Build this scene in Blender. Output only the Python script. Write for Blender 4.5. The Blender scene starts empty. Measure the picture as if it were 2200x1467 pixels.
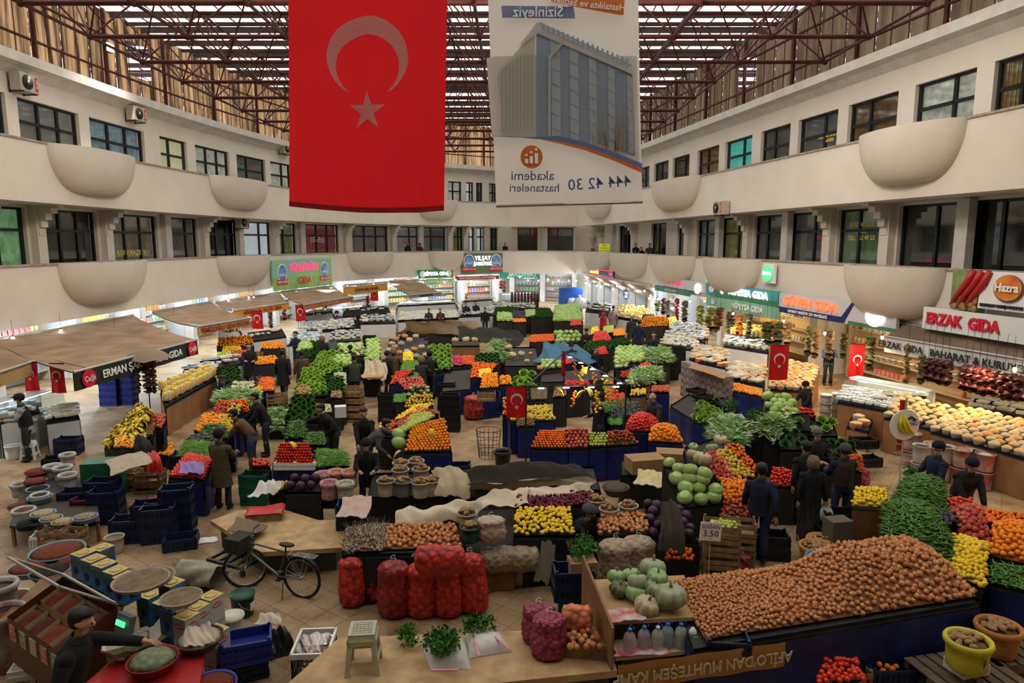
import bpy, math, random
import numpy as np
from mathutils import Vector, Matrix
R=random.Random(7); NR=np.random.default_rng(7)
C=bpy.context.scene.collection; PI=math.pi
F=1467.0; TH=math.radians(8.3); H=5.6
# ---------------- camera, world, light, exposure
cd=bpy.data.cameras.new('camera'); cam=bpy.data.objects.new('camera',cd); C.objects.link(cam)
cam.location=(0,0,H); cam.rotation_euler=(PI/2-TH,0,0); cd.sensor_width=36; cd.lens=36*F/2200; cd.clip_end=300
bpy.context.scene.camera=cam
w=bpy.data.worlds.new('world'); bpy.context.scene.world=w; w.use_nodes=True
w.node_tree.nodes['Background'].inputs[0].default_value=(0.93,0.96,1.0,1)
w.node_tree.nodes['Background'].inputs[1].default_value=3.6
vs=bpy.context.scene.view_settings; vs.view_transform='Standard'; vs.look='None'; vs.gamma=1; vs.use_curve_mapping=False; vs.exposure=-0.02
cy=bpy.context.scene.cycles
cy.max_bounces=7; cy.transparent_max_bounces=12; cy.diffuse_bounces=3; cy.glossy_bounces=2; cy.transmission_bounces=4; cy.caustics_reflective=False; cy.caustics_refractive=False; cy.sample_clamp_indirect=4
def lamp(name,kind,loc,e,col=(1,1,1),size=.1,rot=None,spot=None,sizey=None):
    l=bpy.data.lights.new(name,kind); l.energy=e; l.color=col
    if kind=='AREA':
        l.size=size
        if sizey: l.shape='RECTANGLE'; l.size_y=sizey
    else: l.shadow_soft_size=size
    if spot: l.spot_size=spot; l.spot_blend=.6
    o=bpy.data.objects.new(name,l); o.location=loc
    if rot: o.rotation_euler=rot
    C.objects.link(o); return o
def aim(a,b): return (Vector(b)-Vector(a)).to_track_quat('-Z','Y').to_euler()
# hall floodlights hung in the roof frame, above the top edge of the view
for (fx,fy,tx,ty,tz,e) in ((-4,17.5,-17,34,7,800),(4,17.5,14,34,7,650),(0,18,0,62,6,800)):
    a=(fx,fy,13.2); lamp('floodlight_lamp','AREA',a,e,(1,.87,.72),1.2,aim(a,(tx,ty,tz)))
# ---------------- pixel helpers (where a ray through the photograph meets a height or a wall)
def ray(x,y):
    a=(x-1100)/F; b=(y-733.5)/F
    return np.array([a,math.cos(TH)-b*math.sin(TH),-math.sin(TH)-b*math.cos(TH)])
def G(x,y,z=0.0):
    r=ray(x,y); t=(z-H)/r[2]; return Vector((r[0]*t,r[1]*t,z))
# ---------------- materials
MATS={}
def mat(name,col,rough=.7,col2=None,scale=6,metal=0,emit=0,bump=0,kind='noise',alpha=1,spec=.3,dirt=None,coat=0,transl=0):
    if name in MATS: return MATS[name]
    m=bpy.data.materials.new(name); m.use_nodes=True; nt=m.node_tree; b=nt.nodes['Principled BSDF']
    b.inputs['Roughness'].default_value=rough; b.inputs['Metallic'].default_value=metal
    b.inputs['Specular IOR Level'].default_value=spec; b.inputs['Alpha'].default_value=alpha
    b.inputs['Coat Weight'].default_value=coat
    c=(*col,1); b.inputs['Base Color'].default_value=c
    tc=nt.nodes.new('ShaderNodeTexCoord'); tx=None
    if col2 or bump:
        if kind=='obj':   # random tone per object
            oi=nt.nodes.new('ShaderNodeObjectInfo'); f=oi.outputs['Random']; 
            n=nt.nodes.new('ShaderNodeTexNoise'); n.inputs['Scale'].default_value=scale; nt.links.new(tc.outputs['Object'],n.inputs['Vector'])
            ad=nt.nodes.new('ShaderNodeMath'); ad.operation='ADD'; nt.links.new(f,ad.inputs[0]); nt.links.new(n.outputs[0],ad.inputs[1])
            mu=nt.nodes.new('ShaderNodeMath'); mu.operation='MULTIPLY_ADD'; mu.inputs[1].default_value=1.1; mu.inputs[2].default_value=-.6; nt.links.new(ad.outputs[0],mu.inputs[0]); f=mu.outputs[0]; tx=n
        elif kind=='wave':
            n=nt.nodes.new('ShaderNodeTexWave'); n.inputs['Scale'].default_value=scale; n.inputs['Distortion'].default_value=2; nt.links.new(tc.outputs['Object'],n.inputs['Vector']); f=n.outputs[1]; tx=n
        elif kind=='voro':
            n=nt.nodes.new('ShaderNodeTexVoronoi'); n.inputs['Scale'].default_value=scale; nt.links.new(tc.outputs['Object'],n.inputs['Vector']); f=n.outputs['Distance']; tx=n
        else:
            n=nt.nodes.new('ShaderNodeTexNoise'); n.inputs['Scale'].default_value=scale; n.inputs['Detail'].default_value=6; nt.links.new(tc.outputs['Object'],n.inputs['Vector'])
            r=nt.nodes.new('ShaderNodeMapRange'); r.inputs[1].default_value=.35; r.inputs[2].default_value=.65; nt.links.new(n.outputs[0],r.inputs[0]); f=r.outputs[0]; tx=n
        if col2:
            mx=nt.nodes.new('ShaderNodeMix'); mx.data_type='RGBA'; mx.inputs[6].default_value=c; mx.inputs[7].default_value=(*col2,1); mx.clamp_factor=True
            nt.links.new(f,mx.inputs[0]); nt.links.new(mx.outputs[2],b.inputs['Base Color'])
            if emit: nt.links.new(mx.outputs[2],b.inputs['Emission Color'])
        if bump:
            bp=nt.nodes.new('ShaderNodeBump'); bp.inputs['Strength'].default_value=bump; bp.invert=(kind=='voro'); bp.inputs['Distance'].default_value=.03
            nt.links.new(tx.outputs[0],bp.inputs['Height']); nt.links.new(bp.outputs[0],b.inputs['Normal'])
    if emit:
        if not col2: b.inputs['Emission Color'].default_value=c
        b.inputs['Emission Strength'].default_value=emit
    if transl:
        t=nt.nodes.new('ShaderNodeBsdfTranslucent'); t.inputs[0].default_value=c; s=nt.nodes.new('ShaderNodeMixShader'); s.inputs[0].default_value=transl
        if col2: nt.links.new(mx.outputs[2],t.inputs[0])
        nt.links.new(b.outputs[0],s.inputs[1]); nt.links.new(t.outputs[0],s.inputs[2]); nt.links.new(s.outputs[0],nt.nodes['Material Output'].inputs[0])
    MATS[name]=m; return m
def glass(name,col=(.85,.9,.92),mixf=.18,rough=.05):
    if name in MATS: return MATS[name]
    m=bpy.data.materials.new(name); m.use_nodes=True; nt=m.node_tree; nt.nodes.clear()
    o=nt.nodes.new('ShaderNodeOutputMaterial'); t=nt.nodes.new('ShaderNodeBsdfTransparent'); t.inputs[0].default_value=(*col,1)
    g=nt.nodes.new('ShaderNodeBsdfGlossy'); g.inputs['Roughness'].default_value=rough; s=nt.nodes.new('ShaderNodeMixShader'); s.inputs[0].default_value=mixf
    nt.links.new(t.outputs[0],s.inputs[1]); nt.links.new(g.outputs[0],s.inputs[2]); nt.links.new(s.outputs[0],o.inputs[0]); MATS[name]=m; return m
# ---------------- mesh builder
class MB:
    def __init__(s): s.v=[]; s.f=[]; s.m=[]; s.ms=[]; s.cur=0; s.sm=[]; s.smooth=False
    def mat(s,m):
        if m not in s.ms: s.ms.append(m)
        s.cur=s.ms.index(m); return s
    def add(s,V,Fc,smooth=None):
        n=len(s.v); s.v+= [tuple(p) for p in V]; k=s.smooth if smooth is None else smooth
        for f in Fc: s.f.append([i+n for i in f]); s.m.append(s.cur); s.sm.append(k)
        return s
    def box(s,c,d,rz=0,rx=0,ry=0,taper=1):
        x,y,z=[q/2 for q in d]; V=[(-x,-y,-z),(x,-y,-z),(x,y,-z),(-x,y,-z)]+[(a*taper,b*taper,z) for a,b in((-x,-y),(x,-y),(x,y),(-x,y))]
        if rz or rx or ry:
            M=Matrix.Rotation(rz,3,'Z')@Matrix.Rotation(ry,3,'Y')@Matrix.Rotation(rx,3,'X'); V=[M@Vector(p) for p in V]
        V=[(p[0]+c[0],p[1]+c[1],p[2]+c[2]) for p in V]
        return s.add(V,[(3,2,1,0),(4,5,6,7),(0,1,5,4),(1,2,6,5),(2,3,7,6),(3,0,4,7)],False)
    def bar(s,a,b,r,n=5,cap=True,r2=None):
        a=Vector(a);b=Vector(b);d=b-a
        if d.length<1e-6: return s
        q=d.to_track_quat('Z','Y'); r2=r if r2 is None else r2
        V=[a+q@Vector((r*math.cos(2*PI*i/n),r*math.sin(2*PI*i/n),0)) for i in range(n)]+[b+q@Vector((r2*math.cos(2*PI*i/n),r2*math.sin(2*PI*i/n),0)) for i in range(n)]
        Fc=[(i,(i+1)%n,(i+1)%n+n,i+n) for i in range(n)]
        s.add(V,Fc,n>5)
        if cap: s.add(V[:n],[tuple(range(n-1,-1,-1))],False); s.add(V[n:],[tuple(range(n))],False)
        return s
    def tube(s,P,r,n=6):
        P=[Vector(p) for p in P]; V=[];Fc=[]
        for i,p in enumerate(P):
            d=(P[min(i+1,len(P)-1)]-P[max(i-1,0)]); q=d.to_track_quat('Z','Y'); rr=r[i] if isinstance(r,(list,tuple)) else r
            V+=[p+q@Vector((rr*math.cos(2*PI*k/n),rr*math.sin(2*PI*k/n),0)) for k in range(n)]
        for i in range(len(P)-1):
            for k in range(n): Fc.append((i*n+k,i*n+(k+1)%n,(i+1)*n+(k+1)%n,(i+1)*n+k))
        Fc+= [tuple(range(n-1,-1,-1)),tuple(range((len(P)-1)*n,len(P)*n))]
        return s.add(V,Fc,True)
    def lathe(s,pr,c=(0,0,0),n=16,sx=1,sy=1,cap=True,lobes=0,la=0,M=None):
        V=[];Fc=[]
        for (r,z) in pr:
            for k in range(n):
                a=2*PI*k/n; rr=r*(1-la*abs(math.sin(a*lobes/2))**.5*0+ (la*(abs(math.cos(a*lobes/2))-.7) if lobes else 0))
                p=Vector((rr*math.cos(a)*sx,rr*math.sin(a)*sy,z))
                if M: p=M@p
                V.append((p[0]+c[0],p[1]+c[1],p[2]+c[2]))
        m=len(pr)
        for i in range(m-1):
            for k in range(n): Fc.append((i*n+k,i*n+(k+1)%n,(i+1)*n+(k+1)%n,(i+1)*n+k))
        if cap:
            if pr[0][0]>1e-4: Fc.append(tuple(range(n-1,-1,-1)))
            if pr[-1][0]>1e-4: Fc.append(tuple(range((m-1)*n,m*n)))
        return s.add(V,Fc,True)
    def ball(s,c,r,n=10,m=6,sx=1,sy=1,sz=1,M=None):
        pr=[(max(1e-5,math.sin(PI*i/m))*r,-math.cos(PI*i/m)*r*sz) for i in range(m+1)]
        return s.lathe(pr,c,n,sx,sy,False,M=M)
    def grid(s,fn,nu,nv,smooth=True,thick=0):
        V=[fn(i/nu,j/nv) for j in range(nv+1) for i in range(nu+1)]; w=nu+1
        Fc=[(j*w+i,j*w+i+1,(j+1)*w+i+1,(j+1)*w+i) for j in range(nv) for i in range(nu)]
        s.add(V,Fc,smooth)
        return s
    def prism(s,poly,h,M=None,c=(0,0,0)):
        n=len(poly); V=[Vector((p[0],p[1],0)) for p in poly]+[Vector((p[0],p[1],h)) for p in poly]
        if M: V=[M@v for v in V]
        V=[v+Vector(c) for v in V]
        return s.add(V,[tuple(range(n-1,-1,-1)),tuple(range(n,2*n))]+[(i,(i+1)%n,(i+1)%n+n,i+n) for i in range(n)],False)
    def mesh(s,name,m=None):
        me=bpy.data.meshes.new(name); me.from_pydata([tuple(p) for p in s.v],[],s.f)
        for q in (s.ms or ([m] if m else [])): me.materials.append(q)
        if s.f:
            if s.ms: me.polygons.foreach_set('material_index',s.m)
            me.polygons.foreach_set('use_smooth',s.sm)
        me.update(); return me
    def build(s,name,m=None,parent=None,**k): return ob(name,s.mesh(name,m),parent,**k)
def ob(name,data,parent=None,loc=None,rz=None,label=None,cat=None,group=None,kind=None,rot=None,sc=None):
    o=bpy.data.objects.new(name,data); C.objects.link(o)
    if parent: o.parent=parent
    if loc is not None: o.location=loc
    if rz is not None: o.rotation_euler=(0,0,rz)
    if rot is not None: o.rotation_euler=rot
    if sc is not None: o.scale=(sc,sc,sc) if isinstance(sc,(int,float)) else sc
    tag(o,label,cat,group,kind); return o
def tag(o,label=None,cat=None,group=None,kind=None):
    if label: o['label']=label
    if cat: o['category']=cat
    if group: o['group']=group
    if kind: o['kind']=kind
    return o
def thing(name,label,cat,loc=(0,0,0),rz=0,group=None): return ob(name,None,None,loc,rz,label,cat,group)
def dup(root,loc,rz,label=None,group=None,sc=None,rot=None):
    r=root.copy(); C.objects.link(r); r.location=loc; r.rotation_euler=rot if rot is not None else (0,0,rz)
    if sc is not None: r.scale=(sc,sc,sc) if isinstance(sc,(int,float)) else sc
    if label: r['label']=label
    if group: r['group']=group
    for ch in KIDS.get(root.name,[]):
        c=ch.copy(); C.objects.link(c); c.parent=r
        for g in KIDS.get(ch.name,[]):
            d=g.copy(); C.objects.link(d); d.parent=c
    return r
class _K(dict):
    def get(s,n,d=None): return [o for o in bpy.data.objects[n].children]
KIDS=_K()
def text(name,body,m,parent,loc,rot,size,ex=.01,align='CENTER',sx=1,flip=False,label=None,bold=0.0):
    cu=bpy.data.curves.new(name,'FONT'); cu.body=body; cu.size=size; cu.extrude=ex; cu.align_x=align; cu.align_y='CENTER'; cu.offset=bold*.45; cu.resolution_u=2
    cu.materials.append(m); o=ob(name,cu,parent,loc,rot=rot,label=label); o.scale=(-sx if flip else sx,1,1); return o
# common materials
plaster=mat('plaster_cream',(.66,.61,.54),.85,(.62,.56,.49),.7)
plaster2=mat('plaster_white',(.6,.58,.55),.85,(.52,.49,.45),2)
darkwood=mat('window_black',(.012,.013,.016),.4)
redsteel=mat('truss_red_steel',(.075,.014,.012),.5,(.04,.012,.01),3,spec=.15)
white=mat('white_plastic',(.72,.72,.7),.4); black=mat('black_plastic',(.012,.012,.014),.45,spec=.3)
navy=mat('navy_plastic',(.012,.022,.07),.45,(.008,.014,.045),4,spec=.3)
bluetarp=mat('blue_tarpaulin',(.01,.022,.13),.42,(.007,.014,.075),2.5,bump=.25)
blackcloth=mat('black_cloth',(.014,.012,.012),.9,(.022,.018,.016),5)
canvas=mat('beige_canvas',(.42,.34,.24),.9,(.34,.27,.18),3,bump=.4)
cream=mat('cream_cloth',(.6,.52,.4),.9,(.5,.42,.31),3,bump=.4)
wood=mat('crate_wood',(.3,.19,.1),.8,(.2,.12,.06),9,bump=.2)
brownwood=mat('brown_wood',(.2,.1,.045),.6,(.15,.07,.03),5,'wave' and 0)
cardboard=mat('cardboard',(.36,.21,.1),.85,(.3,.17,.08),4)
steel=mat('steel',(.45,.45,.45),.35,metal=.8); darksteel=mat('dark_steel',(.03,.03,.03),.5,metal=.5)
paper=mat('white_paper',(.75,.74,.7),.8)
redpl=mat('red_plastic',(.5,.02,.02),.45)
# ---------------- hall plan: parapet lines
def dens(P,n=360):
    P=np.array(P,float)
    if len(P)>2:
        out=[]
        for i in range(len(P)-1):
            p0=P[max(i-1,0)];p1=P[i];p2=P[i+1];p3=P[min(i+2,len(P)-1)]
            for t in np.linspace(0,1,12,endpoint=False):
                out.append(.5*((2*p1)+(p2-p0)*t+(2*p0-5*p1+4*p2-p3)*t*t+(3*p1-p0-3*p2+p3)*t**3))
        out.append(P[-1]); P=np.array(out)
    d=np.r_[0,np.cumsum(np.hypot(*np.diff(P,axis=0).T))]; s=np.linspace(0,d[-1],n)
    P=np.c_[np.interp(s,d,P[:,0]),np.interp(s,d,P[:,1])]
    T=np.gradient(P,axis=0); T/=np.hypot(*T.T)[:,None]
    return s,P,np.c_[-T[:,1],T[:,0]]
LPT=[(-18.6,-8),(-17.6,12),(-17,23),(-16.6,34),(-15.3,44),(-13,51.5),(-8,58.5),(-.2,64)]
RPT=[(5.9,63.5),(17.9,-8)]
WALL={'left':dens(LPT),'back':dens([LPT[-1],RPT[0]],40),'right':dens(RPT)}
def W(side,s,off=0,z=0):
    S,P,N=WALL[side]
    n=(np.interp(s,S,N[:,0]),np.interp(s,S,N[:,1])); return Vector((np.interp(s,S,P[:,0])+n[0]*off,np.interp(s,S,P[:,1])+n[1]*off,z))
def wrz(side,s):  # angle of the direction of travel
    S,P,N=WALL[side]; return math.atan2(-np.interp(s,S,N[:,0]),np.interp(s,S,N[:,1]))
def hit(side,px,py,off=0):
    S,P,N=WALL[side]; Q=P+N*off; r=ray(px,py); c=Q[:,0]*r[1]-Q[:,1]*r[0]
    i=[i for i in range(len(S)-1) if c[i]*c[i+1]<=0 and Q[i,1]*r[1]>0][0]
    f=c[i]/(c[i]-c[i+1]); q=Q[i]*(1-f)+Q[i+1]*f; t=np.dot(q,r[:2])/np.dot(r[:2],r[:2])
    return float(S[i]*(1-f)+S[i+1]*f), float(H+t*r[2])
Z0,Z1,Z2,Z3,ZR,ZC=2.65,4.75,7.0,9.1,12.35,16.0
def ribbon(mb,side,prof,s0=None,s1=None,step=1.0,close=False):
    S=WALL[side][0]; s0=S[0] if s0 is None else s0; s1=S[-1] if s1 is None else s1; n=max(1,int((s1-s0)/step))
    V=[];m=len(prof)
    for i in range(n+1):
        s=s0+(s1-s0)*i/n
        V+=[W(side,s,o,z) for (o,z) in prof]
    Fc=[(i*m+j,(i+1)*m+j,(i+1)*m+j+1,i*m+j+1) for i in range(n) for j in range(m-1)]
    if close: Fc+=[(i*m+m-1,(i+1)*m+m-1,(i+1)*m,i*m) for i in range(n)]; Fc+=[tuple(range(m)),tuple(range(n*m+m-1,n*m-1,-1))]
    mb.add(V,Fc,False)
# windows per wall, pixel spans
WU={'left':[(-60,20),(45,173),(195,310),(343,400),(418,490),(506,567),(578,622),(640,690),(720,770),(800,850),(880,905),(962,990),(1000,1016),(1022,1036),(1050,1066)],
 'back':[(1120,1150),(1170,1200)],
 'right':[(1262,1290),(1310,1335),(1360,1397),(1407,1438),(1447,1483),(1500,1546),(1559,1616),(1635,1697),(1714,1797),(1819,1923),(1958,2085),(2122,2260)]}
WG={'left':[(-60,38),(72,192),(217,324),(355,412),(430,500),(513,572),(585,627),(648,720),(750,828),(847,895),(904,954),(970,992),(1000,1017),(1023,1040),(1052,1096)],
 'back':[(1112,1156),(1178,1234)],
 'right':[(1243,1254),(1316,1325),(1334,1360),(1405,1438),(1462,1485),(1505,1545),(1558,1612),(1630,1692),(1708,1787),(1812,1918),(1945,2070),(2105,2260)]}
PC={'left':{'u':['cyan','drape','sky','yellow','white','slat','white','slat','drape','white','slat','white','bright','slat','drape'],'g':['green','dark','poster','lace','dark','bright','bars','redsign','posters','paper','frost','olive','bright','bright','dark']},
 'back':{'u':['slat','slat'],'g':['dark','hall']},'right':{'u':['frost','frost','frost','dark','dark','brown','teal','slat','frost','brown','white','amber'],'g':['dark','white','dark','dark','frost','frost','olive','half','slat','green2','dark','dark']}}
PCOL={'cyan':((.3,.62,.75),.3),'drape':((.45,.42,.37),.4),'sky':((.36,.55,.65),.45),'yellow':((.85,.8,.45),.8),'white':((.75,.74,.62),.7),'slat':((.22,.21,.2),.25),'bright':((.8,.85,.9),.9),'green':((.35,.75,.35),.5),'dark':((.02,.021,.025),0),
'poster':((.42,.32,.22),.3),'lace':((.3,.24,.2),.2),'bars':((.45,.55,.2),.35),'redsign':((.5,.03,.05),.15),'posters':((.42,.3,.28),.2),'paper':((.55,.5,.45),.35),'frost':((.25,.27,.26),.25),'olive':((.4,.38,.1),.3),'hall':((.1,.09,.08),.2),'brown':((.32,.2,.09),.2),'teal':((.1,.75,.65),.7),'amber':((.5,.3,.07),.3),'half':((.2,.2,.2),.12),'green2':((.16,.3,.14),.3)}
pg=glass('window_glass',(.8,.82,.82),.12)
nwin=[0]
def wallwin(side,off,zb,zt,wins,zs0,zs1,codes,wname):
    mb=MB(); mb.mat(plaster); S=WALL[side][0]; sp=[]
    for i,(a,b) in enumerate(wins):
        zz=zs1; py=lambda x:x
        def sx(px):
            # pixel column at the window's head height
            best=None
            lo=hit2(side,px,off); return lo
        s0,s1=sorted((sx(a),sx(b))); sp.append((s0,s1,codes[i]))
    sp.sort(); cur=S[0]
    for (s0,s1,cd_) in sp:
        s0=max(s0,cur+.05)
        ribbon(mb,side,[(off,zb),(off,zt)],cur,s0,1.0)
        ribbon(mb,side,[(off,zb),(off,zs0),(off+.35,zs0)],s0,s1,1); ribbon(mb,side,[(off+.35,zs1),(off,zs1),(off,zt)],s0,s1,1)
        for s in (s0,s1):
            mb.add([W(side,s,off,zs0),W(side,s,off+.35,zs0),W(side,s,off+.35,zs1),W(side,s,off,zs1)],[(0,1,2,3)],False)
        cur=s1
        # the window itself
        nwin[0]+=1; a=W(side,s0,off+.2,0); b=W(side,s1,off+.2,0); wd=(b-a).length; ang=math.atan2(b.y-a.y,b.x-a.x); h=zs1-zs0
        rt=MB(); t=.09; kind=cd_
        n=3 if wd>3.2 else 2
        rt.box((wd/2,0,t/2),(wd,.1,t)); rt.box((wd/2,0,h-t/2),(wd,.1,t))
        xs=[0]+([.62] if n==2 and nwin[0]%2 else [.4] if n==2 else [.36,.68])+[1]
        for k in xs: rt.box((min(max(k*wd,t/2),wd-t/2),0,h/2),(t*1.3,.1,h))
        if kind!='dark' or side!='right': rt.box((wd/2,0,h-.85),(wd,.1,t*1.3))
        if wd<1.3: pass
        fr=rt.build('window_%d'%nwin[0],darkwood,kind='structure',loc=(a.x,a.y,zs0),rz=ang)
        if kind in('bars','amber'):
            g=MB()
            for k in range(int(wd/.16)): g.bar((.1+k*.16,-.1,.05),(.1+k*.16,-.1,h-.05),.014,4)
            g.bar((0,-.1,h*.35),(wd,-.1,h*.35),.014,4); g.build('window_grille',darksteel,fr)
        MB().box((wd/2,.01,h/2),(wd-.02,.012,h-.02)).build('pane',pg,fr)
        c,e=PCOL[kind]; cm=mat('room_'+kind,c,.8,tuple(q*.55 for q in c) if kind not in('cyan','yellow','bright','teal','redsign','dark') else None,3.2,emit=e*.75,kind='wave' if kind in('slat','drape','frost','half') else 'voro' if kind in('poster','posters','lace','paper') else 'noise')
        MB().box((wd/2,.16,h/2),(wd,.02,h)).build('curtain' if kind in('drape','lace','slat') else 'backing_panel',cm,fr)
        WINS[(side,'u' if zs0>7 else 'g',round((s0+s1)/2,1))]=(fr,wd,h)
    ribbon(mb,side,[(off,zb),(off,zt)],cur,S[-1],1)
    mb.build(wname,kind='structure')
WINS={}
def hit2(side,px,off):
    S,P,N=WALL[side]; 
    try: return hit(side,px,300,off)[0]
    except IndexError:
        return S[-1]-.2 if side=='left' else (S[0]+.2 if px<1300 else S[-1]-2)
for sd in WALL:
    wallwin(sd,1.5,7.2,ZR,WU[sd],8.35,10.95,PC[sd]['u'],'wall_'+{'left':'left','back':'back','right':'right'}[sd]+'_upper')
    wallwin(sd,1.8,3.6,7.05,WG[sd],3.75,6.9,PC[sd]['g'],'wall_'+sd+'_gallery')
    mb=MB(); mb.mat(plaster)
    ribbon(mb,sd,[(0,Z0),(0,Z1),(.16,Z1),(.16,3.75),(1.8,3.75),(1.8,3.4),(.16,3.4),(.16,Z0)],close=True)
    mb.build('wall_%s_parapet_first'%sd,kind='structure')
    mb=MB(); mb.mat(plaster)
    ribbon(mb,sd,[(0,Z2),(0,Z3),(.16,Z3),(.16,7.3),(1.8,7.3),(1.8,7.0)],close=True)
    mb.build('wall_%s_parapet_second'%sd,kind='structure')
    mb=MB(); mb.mat(plaster2)
    ribbon(mb,sd,[(1.5,11.7),(1.2,11.95),(.9,12.05),(.9,12.4),(1.9,12.4)]); mb.build('trim_1' if sd=='left' else 'trim_2' if sd=='back' else 'trim_3',kind='structure')
    mb=MB(); mb.mat(mat('coping_grey',(.38,.33,.28),.8,(.25,.19,.14),6))
    for z in(Z1,Z3): ribbon(mb,sd,[(-.05,z),(-.05,z+.07),(.2,z+.07),(.2,z)],close=True)
    mb.build('trim_%d'%({'left':4,'back':5,'right':6}[sd]),kind='structure')
# floor
def floor_mat():
    m=bpy.data.materials.new('floor_stone'); m.use_nodes=True; nt=m.node_tree; b=nt.nodes['Principled BSDF']; b.inputs['Roughness'].default_value=.55; b.inputs['Specular IOR Level'].default_value=.25
    tc=nt.nodes.new('ShaderNodeTexCoord'); mp=nt.nodes.new('ShaderNodeMapping'); mp.inputs['Rotation'].default_value=(0,0,.62); nt.links.new(tc.outputs['Object'],mp.inputs[0])
    br=nt.nodes.new('ShaderNodeTexBrick'); br.inputs['Scale'].default_value=1; br.offset=0; br.inputs['Brick Width'].default_value=.42; br.inputs['Row Height'].default_value=.42; br.inputs['Mortar Size'].default_value=.008
    br.inputs['Color1'].default_value=(.36,.25,.14,1); br.inputs['Color2'].default_value=(.3,.205,.11,1); br.inputs['Mortar'].default_value=(.18,.125,.07,1); nt.links.new(mp.outputs[0],br.inputs[0])
    n=nt.nodes.new('ShaderNodeTexNoise'); n.inputs['Scale'].default_value=.9; n.inputs['Detail'].default_value=9; n.inputs['Roughness'].default_value=.72; nt.links.new(tc.outputs['Object'],n.inputs[0])
    rp=nt.nodes.new('ShaderNodeMapRange'); rp.inputs[1].default_value=.46; rp.inputs[2].default_value=.66; nt.links.new(n.outputs[0],rp.inputs[0])
    mx=nt.nodes.new('ShaderNodeMix'); mx.data_type='RGBA'; mx.blend_type='MULTIPLY'; mx.inputs[7].default_value=(.42,.33,.26,1); nt.links.new(rp.outputs[0],mx.inputs[0]); nt.links.new(br.outputs[0],mx.inputs[6]); nt.links.new(mx.outputs[2],b.inputs['Base Color'])
    return m
fm=floor_mat(); MB().add([(-24,-10,0),(24,-10,0),(24,72,0),(-24,72,0)],[(0,1,2,3)]).build('floor',fm,kind='structure')
# wall behind the camera and end closures
MB().add([(-24,-7,0),(24,-7,0),(24,-7,16),(-24,-7,16)],[(0,1,2,3)]).box((0,-2.9,11.6),(44,8.2,9.2)).box((0,-3.4,3.55),(44,6.8,.3)).build('wall_front',plaster,kind='structure')
# roof: stained translucent sheets (lit by the sky outside), side curtains of the same sheets
def sheet_mat(name,c1,c2,sc,stainlo,stainhi):
    m=bpy.data.materials.new(name); m.use_nodes=True; nt=m.node_tree; nt.nodes.clear(); o=nt.nodes.new('ShaderNodeOutputMaterial')
    tc=nt.nodes.new('ShaderNodeTexCoord'); mp=nt.nodes.new('ShaderNodeMapping'); mp.inputs['Scale'].default_value=sc; nt.links.new(tc.outputs['UV'] if 0 else tc.outputs['Object'],mp.inputs[0])
    n=nt.nodes.new('ShaderNodeTexNoise'); n.inputs['Scale'].default_value=1; n.inputs['Detail'].default_value=8; n.inputs['Roughness'].default_value=.65; n.inputs['Distortion'].default_value=.4; nt.links.new(mp.outputs[0],n.inputs[0])
    r=nt.nodes.new('ShaderNodeMapRange'); r.inputs[1].default_value=stainlo; r.inputs[2].default_value=stainhi; nt.links.new(n.outputs[0],r.inputs[0])
    mx=nt.nodes.new('ShaderNodeMix'); mx.data_type='RGBA'; mx.inputs[6].default_value=(*c1,1); mx.inputs[7].default_value=(*c2,1); nt.links.new(r.outputs[0],mx.inputs[0])
    t=nt.nodes.new('ShaderNodeBsdfTranslucent'); d=nt.nodes.new('ShaderNodeBsdfDiffuse'); s=nt.nodes.new('ShaderNodeMixShader'); s.inputs[0].default_value=.8
    d.inputs[0].default_value=(.15,.1,.06,1)
    nt.links.new(mx.outputs[2],t.inputs[0]); nt.links.new(d.outputs[0],s.inputs[1]); nt.links.new(t.outputs[0],s.inputs[2]); nt.links.new(s.outputs[0],o.inputs[0]); return m
roofm=sheet_mat('roof_sheet',(1,.95,.84),(.45,.34,.22),(1.3,.5,1),.45,.75)
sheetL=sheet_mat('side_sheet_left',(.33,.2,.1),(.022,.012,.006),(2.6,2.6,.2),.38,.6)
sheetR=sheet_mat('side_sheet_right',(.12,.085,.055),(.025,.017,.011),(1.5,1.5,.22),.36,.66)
def curtain(side,m,nm,clear):
    mb=MB(); mb.mat(m); S=WALL[side][0]; st=MB(); st.mat(redsteel)
    cl=glass('clear_opening',(1,1,1),.02)
    s=S[0]; k=0
    while s<S[-1]-.2:
        e=min(s+.9,S[-1]); o=1.9+.012*(k%2)
        lo=next((c for c in clear if c[0]<=k<c[1]),None)
        if lo:
            ribbon(mb,side,[(o,12.3),(o,13.6)],s,e,2); ribbon(mb,side,[(o,15.2),(o,ZC)],s,e,2)
        else: ribbon(mb,side,[(o,12.3),(o,ZC)],s,e,2)
        a=W(side,s,1.84,12.3); st.bar(a,(a.x,a.y,ZC),.022,4,False)
        if k%5==0: st.bar(W(side,s,1.75,12.3),W(side,s,1.75,ZC),.09,5,False)
        s=e; k+=1
    for z in(13.3,14.8): ribbon(st,side,[(1.8,z),(1.8,z+.08),(1.72,z+.08),(1.72,z)])
    mb.build('ceiling_side_'+nm,kind='structure'); st.build('trim_%d'%({'left':7,'back':8,'right':9}[nm]),kind='structure')
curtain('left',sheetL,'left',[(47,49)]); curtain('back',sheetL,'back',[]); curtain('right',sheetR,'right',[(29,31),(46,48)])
rf=MB(); rf.mat(roofm); bm_=MB(); bm_.mat(mat('roof_beam_dark',(.035,.012,.01),.6))
y=-8.0; k=0
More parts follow.
